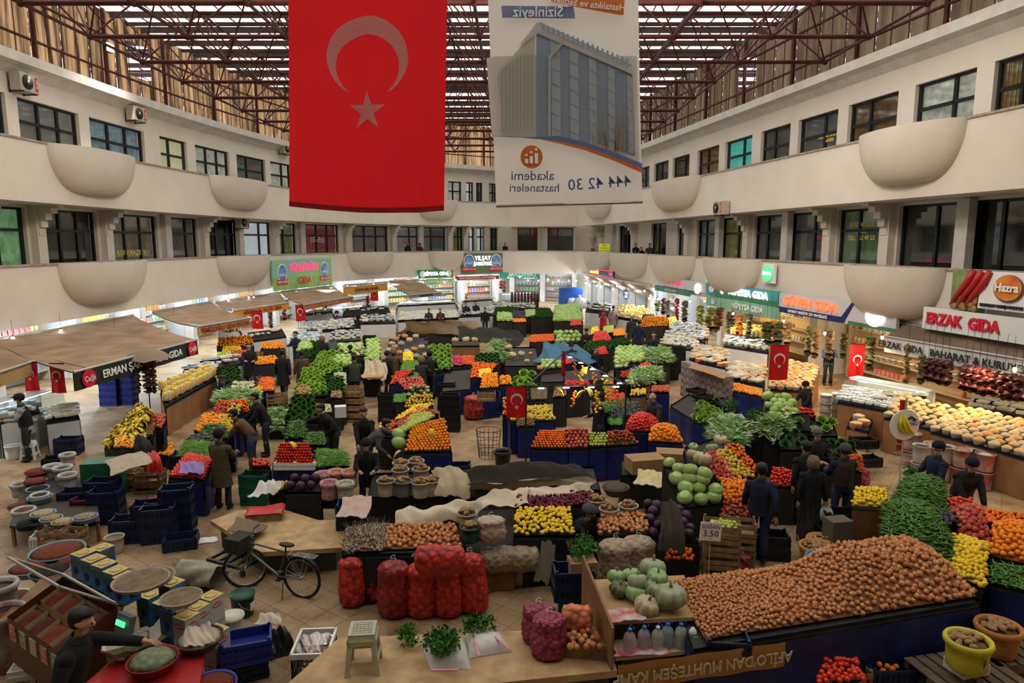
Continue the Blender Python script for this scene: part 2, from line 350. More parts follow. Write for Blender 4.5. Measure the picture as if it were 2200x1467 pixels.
while y<68:
    rf.add([(-26,y,ZC+.35),(26,y,ZC+.35),(26,y+2.3,ZC+.1),(-26,y+2.3,ZC+.1)],[(0,1,2,3)],False)
    bm_.box((0,y,ZC+.1),(52,.14,.5)); 
    if k%2==0: bm_.box((0,y+1.1,ZC-.1),(52,.18,.14))
    y+=2.3; k+=1
for x in np.arange(-25,26,1.05): bm_.box((x,30,ZC+.15),(.05,78,.05))
rf.build('ceiling',kind='structure'); bm_.build('ceiling_beams',kind='structure')
# corner closures of the setback walls
cm_=MB(); cm_.mat(plaster)
for a,b in(('left','back'),('back','right')):
    sa=WALL[a][0][-1]; sb=WALL[b][0][0]
    for o0,z0,z1 in((1.5,7.2,12.4),(1.9,12.3,16.6),(1.8,0,7.2)):
        p=W(a,sa,o0,z0); q=W(b,sb,o0,z0); k=(W(a,sa,0,0)+W(b,sb,0,0))/2
        cm_.add([p,q,(q.x,q.y,z1),(p.x,p.y,z1)],[(0,1,2,3)],False)
cm_.build('wall_corner',kind='structure')
# space frame
def inside(x,y):
    q=.2
    if y<-6 or y>66: return False
    S,P,N=WALL['left']; xl=np.interp(y,P[:,1],P[:,0]) if y<64 else 0
    S,P,N=WALL['right']; xr=np.interp(y,P[::-1,1],P[::-1,0])
    return xl-1.8<x<xr+1.8
sf=MB(); sf.mat(redsteel); g=3.6; zb,zt=13.1,15.6
ys=[1.4+g*j for j in range(-1,18)]; xs_=[g*(i) -1.2 for i in range(-6,7)]
for j,yy in enumerate(ys):
    for i,xx in enumerate(xs_):
        if not inside(xx,yy): continue
        A=(xx,yy,zb)
        if inside(xx+g,yy): sf.bar(A,(xx+g,yy,zb),.085,6,False)
        if inside(xx,yy+g): sf.bar(A,(xx,yy+g,zb),.06,5,False)
        for dx in(-.5,.5):
            for dy in(-.5,.5):
                B=(xx+dx*g,yy+dy*g,zt)
                if inside(B[0],B[1]): sf.bar(A,B,.036,4,False)
        T=(xx+g/2,yy+g/2,zt)
        if inside(T[0],T[1]):
            if inside(T[0]+g,T[1]): sf.bar(T,(T[0]+g,T[1],zt),.07,5,False)
            if inside(T[0],T[1]+g): sf.bar(T,(T[0],T[1]+g,zt),.05,4,False)
        sf.ball(A,.13,6,4)
sf.build('trim_10',kind='structure')
# gallery pillars with stepped corbels
def corbel(side,px,k):
    s=hit2(side,px,1.8); mb=MB(); mb.mat(plaster)
    a=W(side,s,0,0); n=(W(side,s,1,0)-a); ang=math.atan2(n.y,n.x)
    mb.box((1.65,0,5.35),(.3,.5,3.4))
    pr=[(1.55,5.7)]
    st=6
    for q in range(st):
        t0=q/st; t1=(q+1)/st; x0=1.5-1.15*(1-math.cos(t1*PI/2)); z1=5.85+1.2*math.sin(t0*PI/2)
        z2=5.85+1.2*math.sin(t1*PI/2)
        mb.box(((x0+1.6)/2,0,(z1+z2)/2),(1.6-x0,.36,z2-z1+.002))
    n_=mb.build('trim_%d'%k,loc=(a.x,a.y,0),rz=ang,kind='structure')
for i,(sd,px) in enumerate((('left',-75),('left',54),('left',205),('left',421),('left',578),('left',735),('left',838),('left',962),('left',996),('right',1300),('right',1372),('right',1490),('right',1622),('right',1802),('right',1930))): corbel(sd,px,11+i)
# flat pillars
pm=MB(); pm.mat(plaster2)
for sd,px in(('left',345),('left',505),('left',640),('left',900),('left',1044),('back',1172),('right',1250),('right',1320),('right',1552),('right',1700),('right',2088)):
    s=hit2(sd,px,1.6); ang=wrz(sd,s); p=W(sd,s,1.65,5.3); pm.box(p,(.5,.3,3.3),rz=ang)
pm.build('trim_30',kind='structure')
# bowl planters on the parapets
bowl_m=mat('bowl_plaster',(.6,.55,.48),.85,(.55,.5,.43),.8)
def bowl(side,px0,px1,ztop,lab):
    s0=hit2(side,px0,-.3);s1=hit2(side,px1,-.3); s0,s1=min(s0,s1),max(s0,s1); sc=(s0+s1)/2; r=(s1-s0)/2*.97
    a=W(side,sc,0,0); n=W(side,sc,-1,0)-W(side,sc,0,0); ang=math.atan2(n.y,n.x)-PI/2
    mb=MB(); mb.mat(bowl_m)
    def fn(u,v):
        t=PI*u; a=v*PI/2; q=max(math.cos(a),0)**.8; q=.3+.7*q if v<1 else .3
        if v>.93: q*=(1-v)/.07*.4+.6 if v<1 else .6
        return (r*math.cos(t)*q,1.0*math.sin(t)*q**1.4,-1.72*math.sin(a))
    mb.grid(fn,24,14); mb.add([fn(i/24,1) for i in range(25)],[tuple(range(25))],False)
    mb.grid(lambda u,v:(r*math.cos(PI*u)*(1-v*.08),math.sin(PI*u)*(1-v*.08),-.0-v*.02),20,1)
    mb.grid(lambda u,v:(r*math.cos(PI*u)*.92*(1-v),math.sin(PI*u)*.92*(1-v),-.12),20,1)
    return mb.build('bowl_planter',None,None,loc=(a.x,a.y,ztop+.06),rz=ang,label=lab,cat='planter')
BW=[('left',112,290,Z3,'large cream half-bowl planter on upper left balcony, nearest and largest there'),
('left',452,575,Z3,'cream half-bowl planter on upper left balcony just left of the big red flag'),
('left',895,985,Z3,'cream half-bowl planter on upper balcony half hidden behind the red flag'),
('left',110,300,Z1,'large cream half-bowl planter on lower left balcony above the brown awning'),
('left',458,572,Z1,'cream half-bowl planter on lower left balcony left of the green grocery sign'),
('left',742,845,Z1,'cream half-bowl planter on lower balcony right of the green grocery sign'),
('left',918,998,Z1,'cream half-bowl planter on lower balcony above the small green shop sign'),
('right',1842,2060,Z3,'huge cream half-bowl planter on upper right balcony'),
('right',1402,1500,Z3,'cream half-bowl planter on upper right balcony beside the hospital banner'),
('right',1258,1312,Z3,'small far cream half-bowl planter on upper right balcony under the banner'),
('right',1258,1312,Z1,'small far cream half-bowl planter on lower right balcony with trailing plant'),
('right',1315,1392,Z1,'cream half-bowl planter on lower right balcony behind the red scrolling sign'),
('right',1404,1495,Z1,'cream half-bowl planter on lower right balcony above the pink lettered sign'),
('right',1520,1640,Z1,'cream half-bowl planter on lower right balcony above the blue and white shop sign'),
('right',1828,2045,Z1,'huge cream half-bowl planter on lower right balcony left of the spice poster')]
for b in BW: bowl(*b)
# ---------------- ground floor shops
shopw=mat('shop_wall',(.62,.64,.66),.6); shopwarm=mat('shop_wall_warm',(.6,.45,.25),.6); shopfl=mat('shop_ceiling',(.7,.7,.72),.6)
bulbm=mat('bulb_glow',(1,.97,.92),.5,emit=22); bulbw=mat('bulb_glow_warm',(1,.8,.5),.5,emit=18); tubem=mat('lamp_tube_glow',(.85,.95,1),.5,emit=14)
SH={'left':([8,16,22,27,31.5,36,40.5,45,49.5,54,58,62,66,70,74,77.7],0),'back':([0,3,6.1],0),'right':([0,4,8,12,16.3,21,27,35.5,44,54,66],0)}
OFFB=2.7
for sd,(cuts,_) in SH.items():
    S=WALL[sd][0]; mb=MB(); mb.mat(shopw); 
    if sd=='right':
        ribbon(mb,sd,[(OFFB,0),(OFFB,3.45)],S[0],27); mb.mat(shopwarm); ribbon(mb,sd,[(OFFB,0),(OFFB,3.45)],27,S[-1])
    else: ribbon(mb,sd,[(OFFB,0),(OFFB,3.45)])
    mb.mat(shopfl); ribbon(mb,sd,[(1.8,3.42),(OFFB+.1,3.42)])
    for s in cuts:
        s=min(max(s,.1),S[-1]-.1); a=W(sd,s,1.6,0);b=W(sd,s,OFFB,0); m=(a+b)/2
        mb.mat(shopw).box((m.x,m.y,1.7),((b-a).length,.16,3.4),rz=math.atan2(b.y-a.y,b.x-a.x))
        mb.mat(plaster2).box(W(sd,s,1.2,1.7),(.45,.45,3.4),rz=wrz(sd,s))
    mb.build('wall_%s_shops'%sd,kind='structure')
def light_at(sd,s,off,z,e,col,sz=.5):
    lamp('shop_light','POINT',W(sd,s,off,z),e,col,sz)
coolc=(.8,.92,1); warmc=(1,.74,.42)
BULB={}
def bulb(p,warm,lab,drop=.5):
    k='w' if warm else 'c'
    if k not in BULB:
        mb=MB(); mb.ball((0,0,0),.055,8,6,sz=1.25)
        b=mb.mesh('bulb',bulbw if warm else bulbm); c=MB().bar((0,0,.06),(0,0,.13),.022,6).bar((0,0,.13),(0,0,.62),.006,4).mesh('cord',black); BULB[k]=(b,c)
    t=ob('light_bulb',None,None,p,label=lab,cat='light bulb',group='bare bulbs over the '+('warm' if warm else 'cool white')+' lit shop fronts')
    ob('bulb',BULB[k][0],t); ob('cord',BULB[k][1],t)
# light inside each shop
for sd,(cuts,_) in SH.items():
    for a,b in zip(cuts[:-1],cuts[1:]):
        m=(a+b)/2; warm=sd=='right' and m>24
        if sd=='left' and m<20: continue
        e=95 if sd!='back' else 30
        light_at(sd,m,.45,2.4,e*(3.4 if not warm else 2.1),warmc if warm else coolc,.25)
        wd_=b-a
        for q in((.5,) if wd_<6 else (.25,.75)):
            p_=W(sd,a+wd_*q,-1.7,2.15 if sd=='left' and a<50 else 2.55); lamp('shop_spot','SPOT',p_,(330 if not warm else 260)*(.5 if sd=='back' else 1),warmc if warm else coolc,.12,(0,0,0),2.7)
        for q in(.25,.6,.88):
            s=a+(b-a)*q+R.uniform(-.3,.3)
            bulb(W(sd,s,R.uniform(-1.1,.3),R.uniform(2.05,2.4)),warm,'bare glowing bulb hanging over the '+('warm lit right-hand' if warm else 'cool white lit')+' shop front')
# ---------------- shelves and packed goods inside the shops
shelfm=mat('shelf_board',(.5,.42,.32),.6)
PK={}
pkcols={'carton':[(.5,.04,.03),(.1,.2,.5),(.75,.6,.1),(.12,.4,.2),(.7,.7,.68)],'tin':[(.6,.45,.1),(.65,.1,.08),(.7,.7,.72)],'jar':[(.75,.55,.12),(.5,.2,.05),(.25,.3,.1),(.7,.65,.5)],'tub':[(.8,.8,.8),(.75,.8,.85)]}
def packed(kind,ci,warm=0):
    key=(kind,ci)
    if key in PK: return PK[key]
    c=pkcols[kind][ci]; m=mat('%s_print_%d'%(kind,ci),c,.4,tuple(min(1,q*.5+.3) for q in c) if kind in('carton','tin') else None,5,kind='voro')
    t=thing(kind,'printed grocery %s behind the last shelf inside the shops'%kind,kind,(0,0,0)); 
    if kind=='carton': MB().box((0,0,.16),(.24,.14,.32)).build('body',m,t)
    elif kind=='tin':
        MB().lathe([(.0,0),(.08,0),(.085,.01),(.085,.2),(.08,.21)],n=10).build('body',m,t)
    elif kind=='jar':
        MB().lathe([(0,0),(.08,0),(.085,.02),(.085,.16),(.06,.19)],n=10).build('body',m,t); MB().lathe([(.065,.185),(.065,.225),(0,.225)],n=10).build('lid',mat('yellow_lid',(.75,.6,.08),.4),t)
    else:
        MB().lathe([(0,0),(.11,0),(.13,.15),(.14,.15),(.14,.165)],n=10,cap=False).build('body',m,t); MB().lathe([(.145,.16),(.145,.185),(0,.19)],n=10).build('lid',white,t)
    PK[key]=t; PROTO.append(t); return t
PROTO=[]
cnt={}
sidename={'left':'left side','right':'right side','back':'far end'}
def shelf(sd,s,length,warm,where):
    p=W(sd,s,OFFB-.3,0); rz=wrz(sd,s); t=thing('shelf_unit','tall grocery shelf unit at the back '+where,'shelf',p,rz)
    mb=MB(); L=length
    for z in(.4,.95,1.5,2.05,2.6): mb.box((0,0,z),(L,.4,.04))
    mb.build('shelf_board',shelfm,t); sd_=MB(); sd_.box((-L/2,0,1.4),(.05,.42,2.8)); sd_.box((L/2,0,1.4),(.05,.42,2.8)); sd_.build('side_panel',shelfm,t)
    c,s_=math.cos(rz),math.sin(rz)
    for z in(.4,.95,1.5,2.05):
        x=-L/2+.25; kind=R.choice(['carton','tin','jar','tub']); ci=R.randrange(len(pkcols[kind]))
        while x<L/2-.2:
            if R.random()<.25: kind=R.choice(['carton','tin','jar','tub','carton']); ci=R.randrange(len(pkcols[kind]))
            cnt[kind]=cnt.get(kind,0)+1
            if cnt[kind]<290:
                pr=packed(kind,ci); o=dup(pr,(p.x+c*x+s_*.05,p.y+s_*x-c*.05,z+.02),rz,'%s on the shop shelves, %s'%({'carton':'printed grocery carton','tin':'round food tin','jar':'glass jar with yellow lid','tub':'white lidded tub'}[kind],sidename[sd]),'%ss on the shop shelves, %s'%(kind,sidename[sd])); o['category']=kind
            x+={'carton':.3,'tin':.24,'jar':.22,'tub':.33}[kind]
ORD=['first','second','third','fourth','fifth','sixth','seventh','eighth','ninth','tenth','eleventh','twelfth','thirteenth','fourteenth','fifteenth','sixteenth']
for sd,(cuts,_) in SH.items():
    n=0
    for a,b in zip(cuts[:-1],cuts[1:]):
        if sd=='left' and a<20 or sd=='right' and a>40: continue
        n+=1; shelf(sd,(a+b)/2,(b-a)*.85,0,'of the %s shop along the %s'%(ORD[n-1],sidename[sd]))
# ---------------- signs on the parapets
def signbox(name,sd,tl,tr,bl,br,off,face,label,cat='sign',edge=white,th=.12):
    s0,z0=hit(sd,*tl,off); s1,z1=hit(sd,*tr,off); s2,z2=hit(sd,*bl,off); s3,z3=hit(sd,*br,off)
    zt=(z0+z1)/2; zb=(z2+z3)/2; a=W(sd,s0,off,zb); b=W(sd,s1,off,zb); L=(b-a).length; h=zt-zb
    ang=math.atan2(b.y-a.y,b.x-a.x); t=thing(name,label,cat,a,ang)
    MB().box((L/2,th/2,h/2),(L,th,h)).build('board',face,t); 
    return t,L,h
def tface(t,body,m,x,z,size,name='lettering',bold=0,sx=1,al='CENTER',ex=.015): return text(name,body,m,t,(x,-.03,z),(PI/2,0,0),size,ex,al,sx,bold=bold)
redm=mat('sign_red',(.6,.01,.03),.5); whitem=mat('sign_white',(.8,.8,.8),.5); glow=mat('glow_letters_white',(1,1,1),.5,emit=2.2); glowp=mat('glow_letters_pink',(1,.03,.12),.5,emit=1.5); glowo=mat('glow_letters_orange',(1,.13,.04),.5,emit=1.7)
inkblack=mat('sign_black',(.02,.02,.03),.5); inkblue=mat('sign_navy',(.015,.02,.12),.5); tan=mat('awning_tan_strip',(.42,.28,.1),.8); greenf=mat('sign_green',(.05,.2,.1),.5); lime=mat('sign_light_green',(.16,.42,.12),.5,(.3,.5,.2),.7)
orange=mat('sign_orange',(.65,.28,.03),.6); maroon=mat('sign_maroon',(.3,.02,.03),.6)
def disc(t,x,z,r,m,name='logo',y=-.02,sx=1,sz=1,n=24):
    mb=MB(); mb.prism([(r*math.cos(2*PI*i/n)*sx,r*math.sin(2*PI*i/n)*sz) for i in range(n)],.02,Matrix.Rotation(PI/2,3,'X'),(x,y,z)); return mb.build(name,m,t)
def strip(t,x0,x1,z0,z1,m,name='stripe',y=-.01): return MB().box(((x0+x1)/2,y,(z0+z1)/2),(x1-x0,.02,z1-z0)).build(name,m,t)
def badge(t,x,z,w,txt2='TEREYAĞLARI'):
    disc(t,x,z+w*.15,w*.62,whitem,'badge_rim',-.015,.85,1); disc(t,x,z+w*.15,w*.54,mat('badge_blue',(.03,.08,.35),.5,(.2,.4,.7),1),'badge_logo',-.03,.85,1)
    text('badge_lettering','akdağ',whitem,t,(x,-.06,z+w*.05),(PI/2,0,.0),w*.32,.005)
    strip(t,x-w*.62,x+w*.62,z-w*.62,z-w*.28,redm,'badge_ribbon',-.04); text('badge_lettering',txt2,whitem,t,(x,-.065,z-w*.45),(PI/2,0,0),w*.2,.004)
gb=mat('billboard_sky_green',(.2,.45,.55),.5,(.25,.5,.15),.6)
t,L,h=signbox('billboard','left',(584,561),(711,554),(584,628),(711,610),-.2,gb,'blue and green billboard with pink shop name and two oval badges on left parapet')
strip(t,.0,L,0,h*.42,mat('meadow_green',(.16,.38,.08),.6,(.35,.5,.15),2),'meadow_print',-.005)
badge(t,L*.14,h*.5,h*.5); badge(t,L*.86,h*.5,h*.5)
tface(t,'YÜNLÜOĞLU',glowp,L/2,h*.72,h*.36,bold=.015,sx=.85); tface(t,'GIDA',redm,L/2,h*.26,h*.34,bold=.02)
t,L,h=signbox('billboard','left',(992,547),(1080,541),(992,592),(1080,583),-.2,mat('billboard_grey_green',(.1,.14,.11),.5,(.12,.2,.06),1),'dark grey billboard with glowing white letters near far left corner')
badge(t,L*.17,h*.5,h*.6); badge(t,L*.83,h*.5,h*.6); tface(t,'YILSAY',glow,L/2,h*.75,h*.3,bold=.02); tface(t,'ŞARKÜTERİ',glow,L/2,h*.48,h*.24,bold=.02,sx=.8)
t,L,h=signbox('shop_sign','left',(898,582),(973,577),(898,600),(973,594),-.3,greenf,'small dark green lit shop sign with white letters below left parapet')
tface(t,'NİPEYSA GIDA',glow,L/2,h/2,h*.6,bold=.02,sx=.9); disc(t,.45,h/2,h*.42,whitem); disc(t,L-.45,h/2,h*.42,whitem)
t,L,h=signbox('shop_sign','left',(903,602),(972,597),(903,614),(972,609),-.2,lime,'pale green shop sign hanging directly under the dark green lit sign')
tface(t,'NİPEYSA GIDA',whitem,L/2,h/2,h*.75,bold=.01)
t,L,h=signbox('shop_sign','left',(978,596),(1072,590),(978,604),(1072,598),-.4,maroon,'long narrow maroon sign strip below the dark grey billboard'); tface(t,'YILSAY ŞARKÜTERİ SÜT ve SÜT ÜRÜNLERİ',whitem,L/2,h/2,h*.7,sx=.85)
t,L,h=signbox('shop_sign','left',(1073,586),(1093,585),(1073,598),(1093,597),-.1,mat('sign_teal',(.02,.35,.25),.5),'teal shop sign end piece at the far left corner')
s0=W('left',WALL['left'][0][-1]-1,0,2.2)
p0=G(1074,597,2.25); t=thing('shop_sign','teal sign board with white capital letters under the far balcony','sign',(p0.x,p0.y,2.3)); L=3.7;h=.55
MB().box((L/2,0,h/2),(L,.1,h)).build('board',MATS['sign_teal'],t); tface(t,'ŞARKÜTERİ',whitem,L/2,h/2,.5,bold=.02,sx=1.15).location.y=-.07
# right side (walls run from far to near, so the reading direction is s increasing)
t,L,h=signbox('led_sign','right',(1266,576),(1318,582),(1266,590),(1318,595),-.5,black,'small red scrolling LED sign below the right-hand balcony','sign')
strip(t,0,L,0,.05,glowp,'red_rim',-.02); strip(t,0,L,h-.05,h,glowp,'red_rim',-.02); strip(t,.3,L*.42,.12,h-.12,mat('led_amber',(1,.5,.05),.5,emit=2.5),'lit_segment',-.02); strip(t,L*.85,L-.2,.15,h-.15,glowp,'lit_segment',-.02)
lav=mat('sign_pale_lavender',(.55,.55,.6),.5)
t,L,h=signbox('shop_sign','right',(1407,594),(1516,607),(1407,613),(1516,627),-.35,lav,'white shop sign with glowing pink capital letters on right side')
tface(t,'ÖZ YAVUZ GIDA',glowp,L*.38,h*.55,h*.72,bold=.015,sx=.95); disc(t,L*.88,h*.3,h*.7,glow,'lit_logo',-.05,1,.75)
t,L,h=signbox('shop_sign','right',(1407,613),(1480,624),(1407,625),(1480,635),-.3,mat('sign_dark_teal',(.05,.2,.16),.5),'dark green sign strip below the pink lettered sign'); tface(t,'KURUYEMİŞ ve BAKLİYAT',lav,L/2,h/2,h*.55,sx=.9)
bg=mat('sign_aqua_blue',(.03,.22,.35),.45,(.06,.38,.3),.5)
t,L,h=signbox('shop_sign','right',(1518,606),(1673,627),(1518,637),(1673,656),-.35,bg,'blue and green lit sign with cup logo and glowing white letters'); strip(t,L*.14,L,0,h*.35,greenf,'stripe',-.005)
tface(t,'NİPEYSA GIDA',glow,L*.62,h*.56,h*.66,bold=.03,sx=1.25); disc(t,L*.1,h*.55,h*.34,whitem,'lit_logo',-.03,1.3,.8); MB().lathe([(.06,0),(.12,.4),(.0,.4)],(L*.27,-.05,h*.3),n=10).build('cup_logo',glow,t)
t,L,h=signbox('shop_sign','right',(1518,638),(1672,658),(1518,658),(1672,684),-.45,mat('sign_mint_green',(.1,.36,.2),.5,(.3,.5,.4),.6),'mint green banner sign with pale letters under the glowing blue sign')
tface(t,'NİPEYSA GIDA',whitem,L*.62,h*.5,h*.72,bold=.02,sx=1.2); disc(t,L*.12,h*.5,h*.35,lav,'logo',-.03,1.3,.8)
for (x0,x1,lb) in((1517,1533,'left'),(1640,1664,'right')):
    t,L,h=signbox('round_badge_sign','right',(x0,566),(x1,567),(x0,606),(x1,610),-.25,whitem,'tall white sign with glowing green oval badge, %s of the huge planter above the blue sign'%lb); disc(t,L/2,h/2,L*.48,mat('glow_green',(.1,.6,.25),.5,emit=.8),'lit_badge',-.04,1,h/L*.9)
    tface(t,'PINAR',glow,L/2,h*.5,L*.25).location.y=-.09
t,L,h=signbox('shop_sign','right',(1675,629),(1928,662),(1675,672),(1925,712),-.35,lav,'long white shop sign with glowing orange-red letters and lit oval logo')
tface(t,'GÜVEN GIDA',glowo,L*.31,h*.62,h*.62,bold=.03,sx=1.2); MB().prism([(0,0),(L*.62,0),(L*.7,h),(L*.68,h),(L*.6,h*.28),(0,h*.28)],.02,Matrix.Rotation(PI/2,3,'X'),(0,-.005,0)).build('navy_stripe',inkblue,t)
tface(t,'BAHARAT BAKLİYAT SÜT MAMÜLLERİ',whitem,L*.3,h*.13,h*.2,sx=.95).location.y=-.05; disc(t,L*.86,h*.52,h*.42,glow,'lit_logo',-.05,1.35,1); strip(t,L*.66,L,0,h*.16,greenf,'green_stripe',-.02)
t,L,h=signbox('shop_sign','right',(1985,654),(2210,692),(1982,700),(2210,748),-.35,mat('sign_plain_white',(.68,.7,.7),.5),'large white sign board with big dark red capital letters'); tface(t,'ERZAK  GIDA',redm,L*.05,h*.5,h*.68,bold=.04,al='LEFT',sx=.95)
t,L,h=signbox('spice_poster','right',(2048,579),(2108,582),(2030,662),(2108,668),-.25,mat('poster_green',(.1,.2,.06),.6,(.25,.3,.12),3),'poster of red chillies, walnuts and star anise above the big white sign','poster')
for k in range(3):
    x=L*(.1+.28*k); MB().tube([(x+.7,-.06,h*1.0),(x+.55,-.08,h*.7),(x+.2,-.08,h*.35),(x-.05,-.06,h*.1)],[.1,.11,.08,.02],8).build('chilli_print',mat('chilli_red',(.4,.02,.02),.4),t)
for k in range(14): MB().ball((L*R.uniform(.2,.95),-.04,h*R.uniform(.05,.35)),.1,7,5,sy=.4).build('walnut_print',mat('walnut_brown',(.35,.18,.07),.7),t)
t,L,h=signbox('hazelnut_poster','right',(2108,582),(2215,588),(2104,664),(2215,672),-.3,whitem,'white poster with red and orange oval logo beside the spice poster','poster')
disc(t,L*.62,h*.58,h*.36,mat('logo_dark_rim',(.12,.1,.12),.5),'logo_rim',-.02,1.25); disc(t,L*.62,h*.6,h*.33,mat('logo_red',(.55,.02,.02),.45,(.75,.35,.03),1.2),'logo',-.05,1.25); text('logo_lettering','Hazra',whitem,t,(L*.62,-.1,h*.6),(PI/2,.0,0),h*.3,.01,bold=.02)
tface(t,'BAHARAT SATIŞ NOKTASI',inkblack,L*.06,h*.1,h*.11,al='LEFT',bold=.01)
# oval blue hanging sign
p=W('right',hit('right',1346,625,-1.2)[0],-1.2,2.1); t=thing('oval_sign','blue oval hanging sign with white letters under the brown right awning','sign',p,wrz('right',10)); disc(t,0,0,.42,inkblue,'board',0,1.35,.8); tface(t,'KAYA',whitem,0,.1,.28,bold=.01); tface(t,'GIDA',whitem,0,-.14,.24,bold=.01)
# ---------------- awnings
awn=mat('awning_brown',(.3,.2,.12),.85,(.19,.125,.075),1.2,bump=.15); awn2=mat('awning_dark_brown',(.13,.09,.06),.85,(.2,.14,.09),1.2)
def awning(sd,w0,w1,f0,f1,zf,drop,lab,txt=None,vm=tan,tm=redm,size=.7,m=awn,sx=1,extra=None):
    s0,z0=hit(sd,*w0,-.02); s1,z1=hit(sd,*w1,-.02); z=min((z0+z1)/2,3.3)
    A=W(sd,s0,-.05,z); B=W(sd,s1,-.05,z); Cc=G(*f0,zf); D=G(*f1,zf); t=thing('awning',lab,'awning',A,0)
    def P(u,v): q=(A*(1-u)+B*u)*(1-v)+(Cc*(1-u)+D*u)*v; return q-A+Vector((0,0,-.12*math.sin(v*PI)*(1+.4*math.sin(u*19))))
    n=(B-A).cross(Cc-A).normalized()*(-.03)
    mb=MB(); mb.grid(lambda u,v:P(u,v),14,6); mb.grid(lambda u,v:P(1-u,v)-Vector((0,0,.03)),14,6); mb.build('canopy',m,t)
    d=D-Cc; ang=math.atan2(d.y,d.x); L=d.length
    v=MB(); v.grid(lambda u,w_:(Cc-A)+d*u+Vector((0,0,-drop*w_))+Vector((math.sin(ang),-math.cos(ang),0))*.03*math.sin(u*40)*w_,24,2); v.grid(lambda u,w_:(Cc-A)+d*(1-u)+Vector((0,0,-drop*w_))+Vector((-math.sin(ang),math.cos(ang),0))*.03,24,2); va=v.build('valance',vm,t)
    fr=MB(); fr.bar(Cc-A,D-A,.04,6); fr.bar((0,0,0),B-A,.06,6)
    for q in(.1,.9): fr.bar((B-A)*q+Vector((0,0,-.4)),(Cc-A)*(1-q)+(D-A)*q,.025,5)
    fr.build('frame',steel,t)
    if txt:
        mid=(Cc+D)/2-A; o=text('lettering',txt,tm,va,mid+Vector((math.sin(ang)*.05,-math.cos(ang)*.05,-drop*.52)),(PI/2,0,ang),size*drop,.006,sx=sx,bold=.012)
    if extra: extra(t,Cc-A,d,drop,ang,va)
    return t
def rnd(t,c0,d,drop,ang,va):
    for q in(.08,.93):
        p=c0+d*q; mb=MB(); mb.prism([(.24*math.cos(2*PI*i/20)*1.1,.24*math.sin(2*PI*i/20)) for i in range(20)],.02,Matrix.Rotation(ang,3,'Z')@Matrix.Rotation(PI/2,3,'X'),p+Vector((math.sin(ang)*.05,-math.cos(ang)*.05,-drop*.5))); mb.build('round_logo',redm,va); text('logo_lettering','Çağlı',whitem,va,p+Vector((math.sin(ang)*.09,-math.cos(ang)*.09,-drop*.5)),(PI/2,0,ang),.2,.004)
awning('left',(-20,722),(285,684),(158,800),(423,730),2.25,.5,'large dusty brown awning with black lettered valance at near left','ERMAN ŞARKÜTERİ & GIDA',mat('valance_black',(.02,.025,.022),.7),whitem,.62,extra=rnd)
awning('left',(-330,760),(-30,724),(-240,880),(75,775),2.2,.38,'brown awning cut by the left picture edge beside the large one','YALÇIN GIDA',tan,redm,.85,)
awning('left',(322,668),(452,650),(425,702),(537,683),2.25,.36,'brown awning with tan lettered valance, second from the left','TEMİZOĞLU GIDA PAZARI',tan,maroon,.75,sx=.95)
awning('left',(460,646),(600,630),(500,668),(620,650),2.3,.34,'brown awning with orange lettered valance left of the green billboard','HERMAN  VE  YALÇIN  GIDA',orange,maroon,.75)
awning('left',(600,629),(715,612),(652,655),(758,637),2.25,.3,'brown awning directly below the green and blue billboard','YÜNLÜOĞLU GIDA',mat('valance_rust',(.35,.12,.04),.8),tan,.7)
awning('left',(735,613),(832,605),(738,618),(832,609),2.55,.5,'short awning with yellow lettered valance in the middle of the left row','KONYA BAL PAZARI',orange,inkblack,.6)
awning('left',(834,604),(900,600),(880,634),(948,628),2.1,.22,'brown awning left of the small green lit sign','KADINHANI GIDA',mat('valance_grey',(.25,.2,.15),.8),inkblack,.7)
awning('right',(1252,588),(1400,612),(1256,597),(1404,628),2.2,.25,'long brown awning on right side below the scrolling red sign','BİZİM KURUYEMİŞ PAZARI',mat('valance_dusky',(.3,.2,.12),.8),maroon,.6)
awning('right',(1928,692),(2230,740),(1902,722),(2230,778),2.6,.5,'dark brown awning with white lettered valance at near right','ERZAK GIDA   BAHARAT & KURUYEMİŞ',mat('valance_white',(.6,.6,.58),.7),inkblack,.6,m=awn2)
# ---------------- big hanging flag and banner
def plane_pt(px,py,Y):
    r=ray(px,py); k=Y/r[1]; return Vector((r[0]*k,Y,H+r[2]*k))
flagm=mat('flag_red_cloth',(.72,.015,.02),.8,transl=.6); flagw=mat('flag_white_print',(.64,.42,.4),.8,transl=.55)
YF=15.0
def fpt(u,v,dy=0):   # v 0 at the bottom hem, 1 above the frame
    xl=620+(-6)*v; xr=955+8*v; x=xl+(xr-xl)*u; yb=443+10*u+8*math.sin(PI*u)
    p=plane_pt(x,yb+(-190-yb)*v,YF); amp=.08+.2*(1-v)
    p.y+=amp*(math.sin(u*17+v*2)*.6+math.sin(u*31+1)*.25)*(.3+abs(u-.5))+dy+.25*math.sin(PI*u)*(1-v); return p
t=thing('hanging_flag','huge red flag with white crescent and star hung from the roof frame','flag',fpt(.5,1)); o=t.location.copy()
mb=MB(); mb.grid(lambda u,v:fpt(u,v)-o,70,40); mb.build('cloth',flagm,t)
hem=MB(); hem.grid(lambda u,v:fpt(u,v*.018,-.012)-o,70,1); hem.build('hem',mat('flag_hem',(.25,.005,.01),.8),t)
def uv_of(px,py):   # where a picture point falls on the cloth
    v=.5
    for _ in range(8):
        yb0=448; v=(py-yb0)/(-190-yb0)
        u=(px-(620-6*v))/(335+14*v)
        yb=443+10*u+8*math.sin(PI*u); v=(py-yb)/(-190-yb)
    return u,v
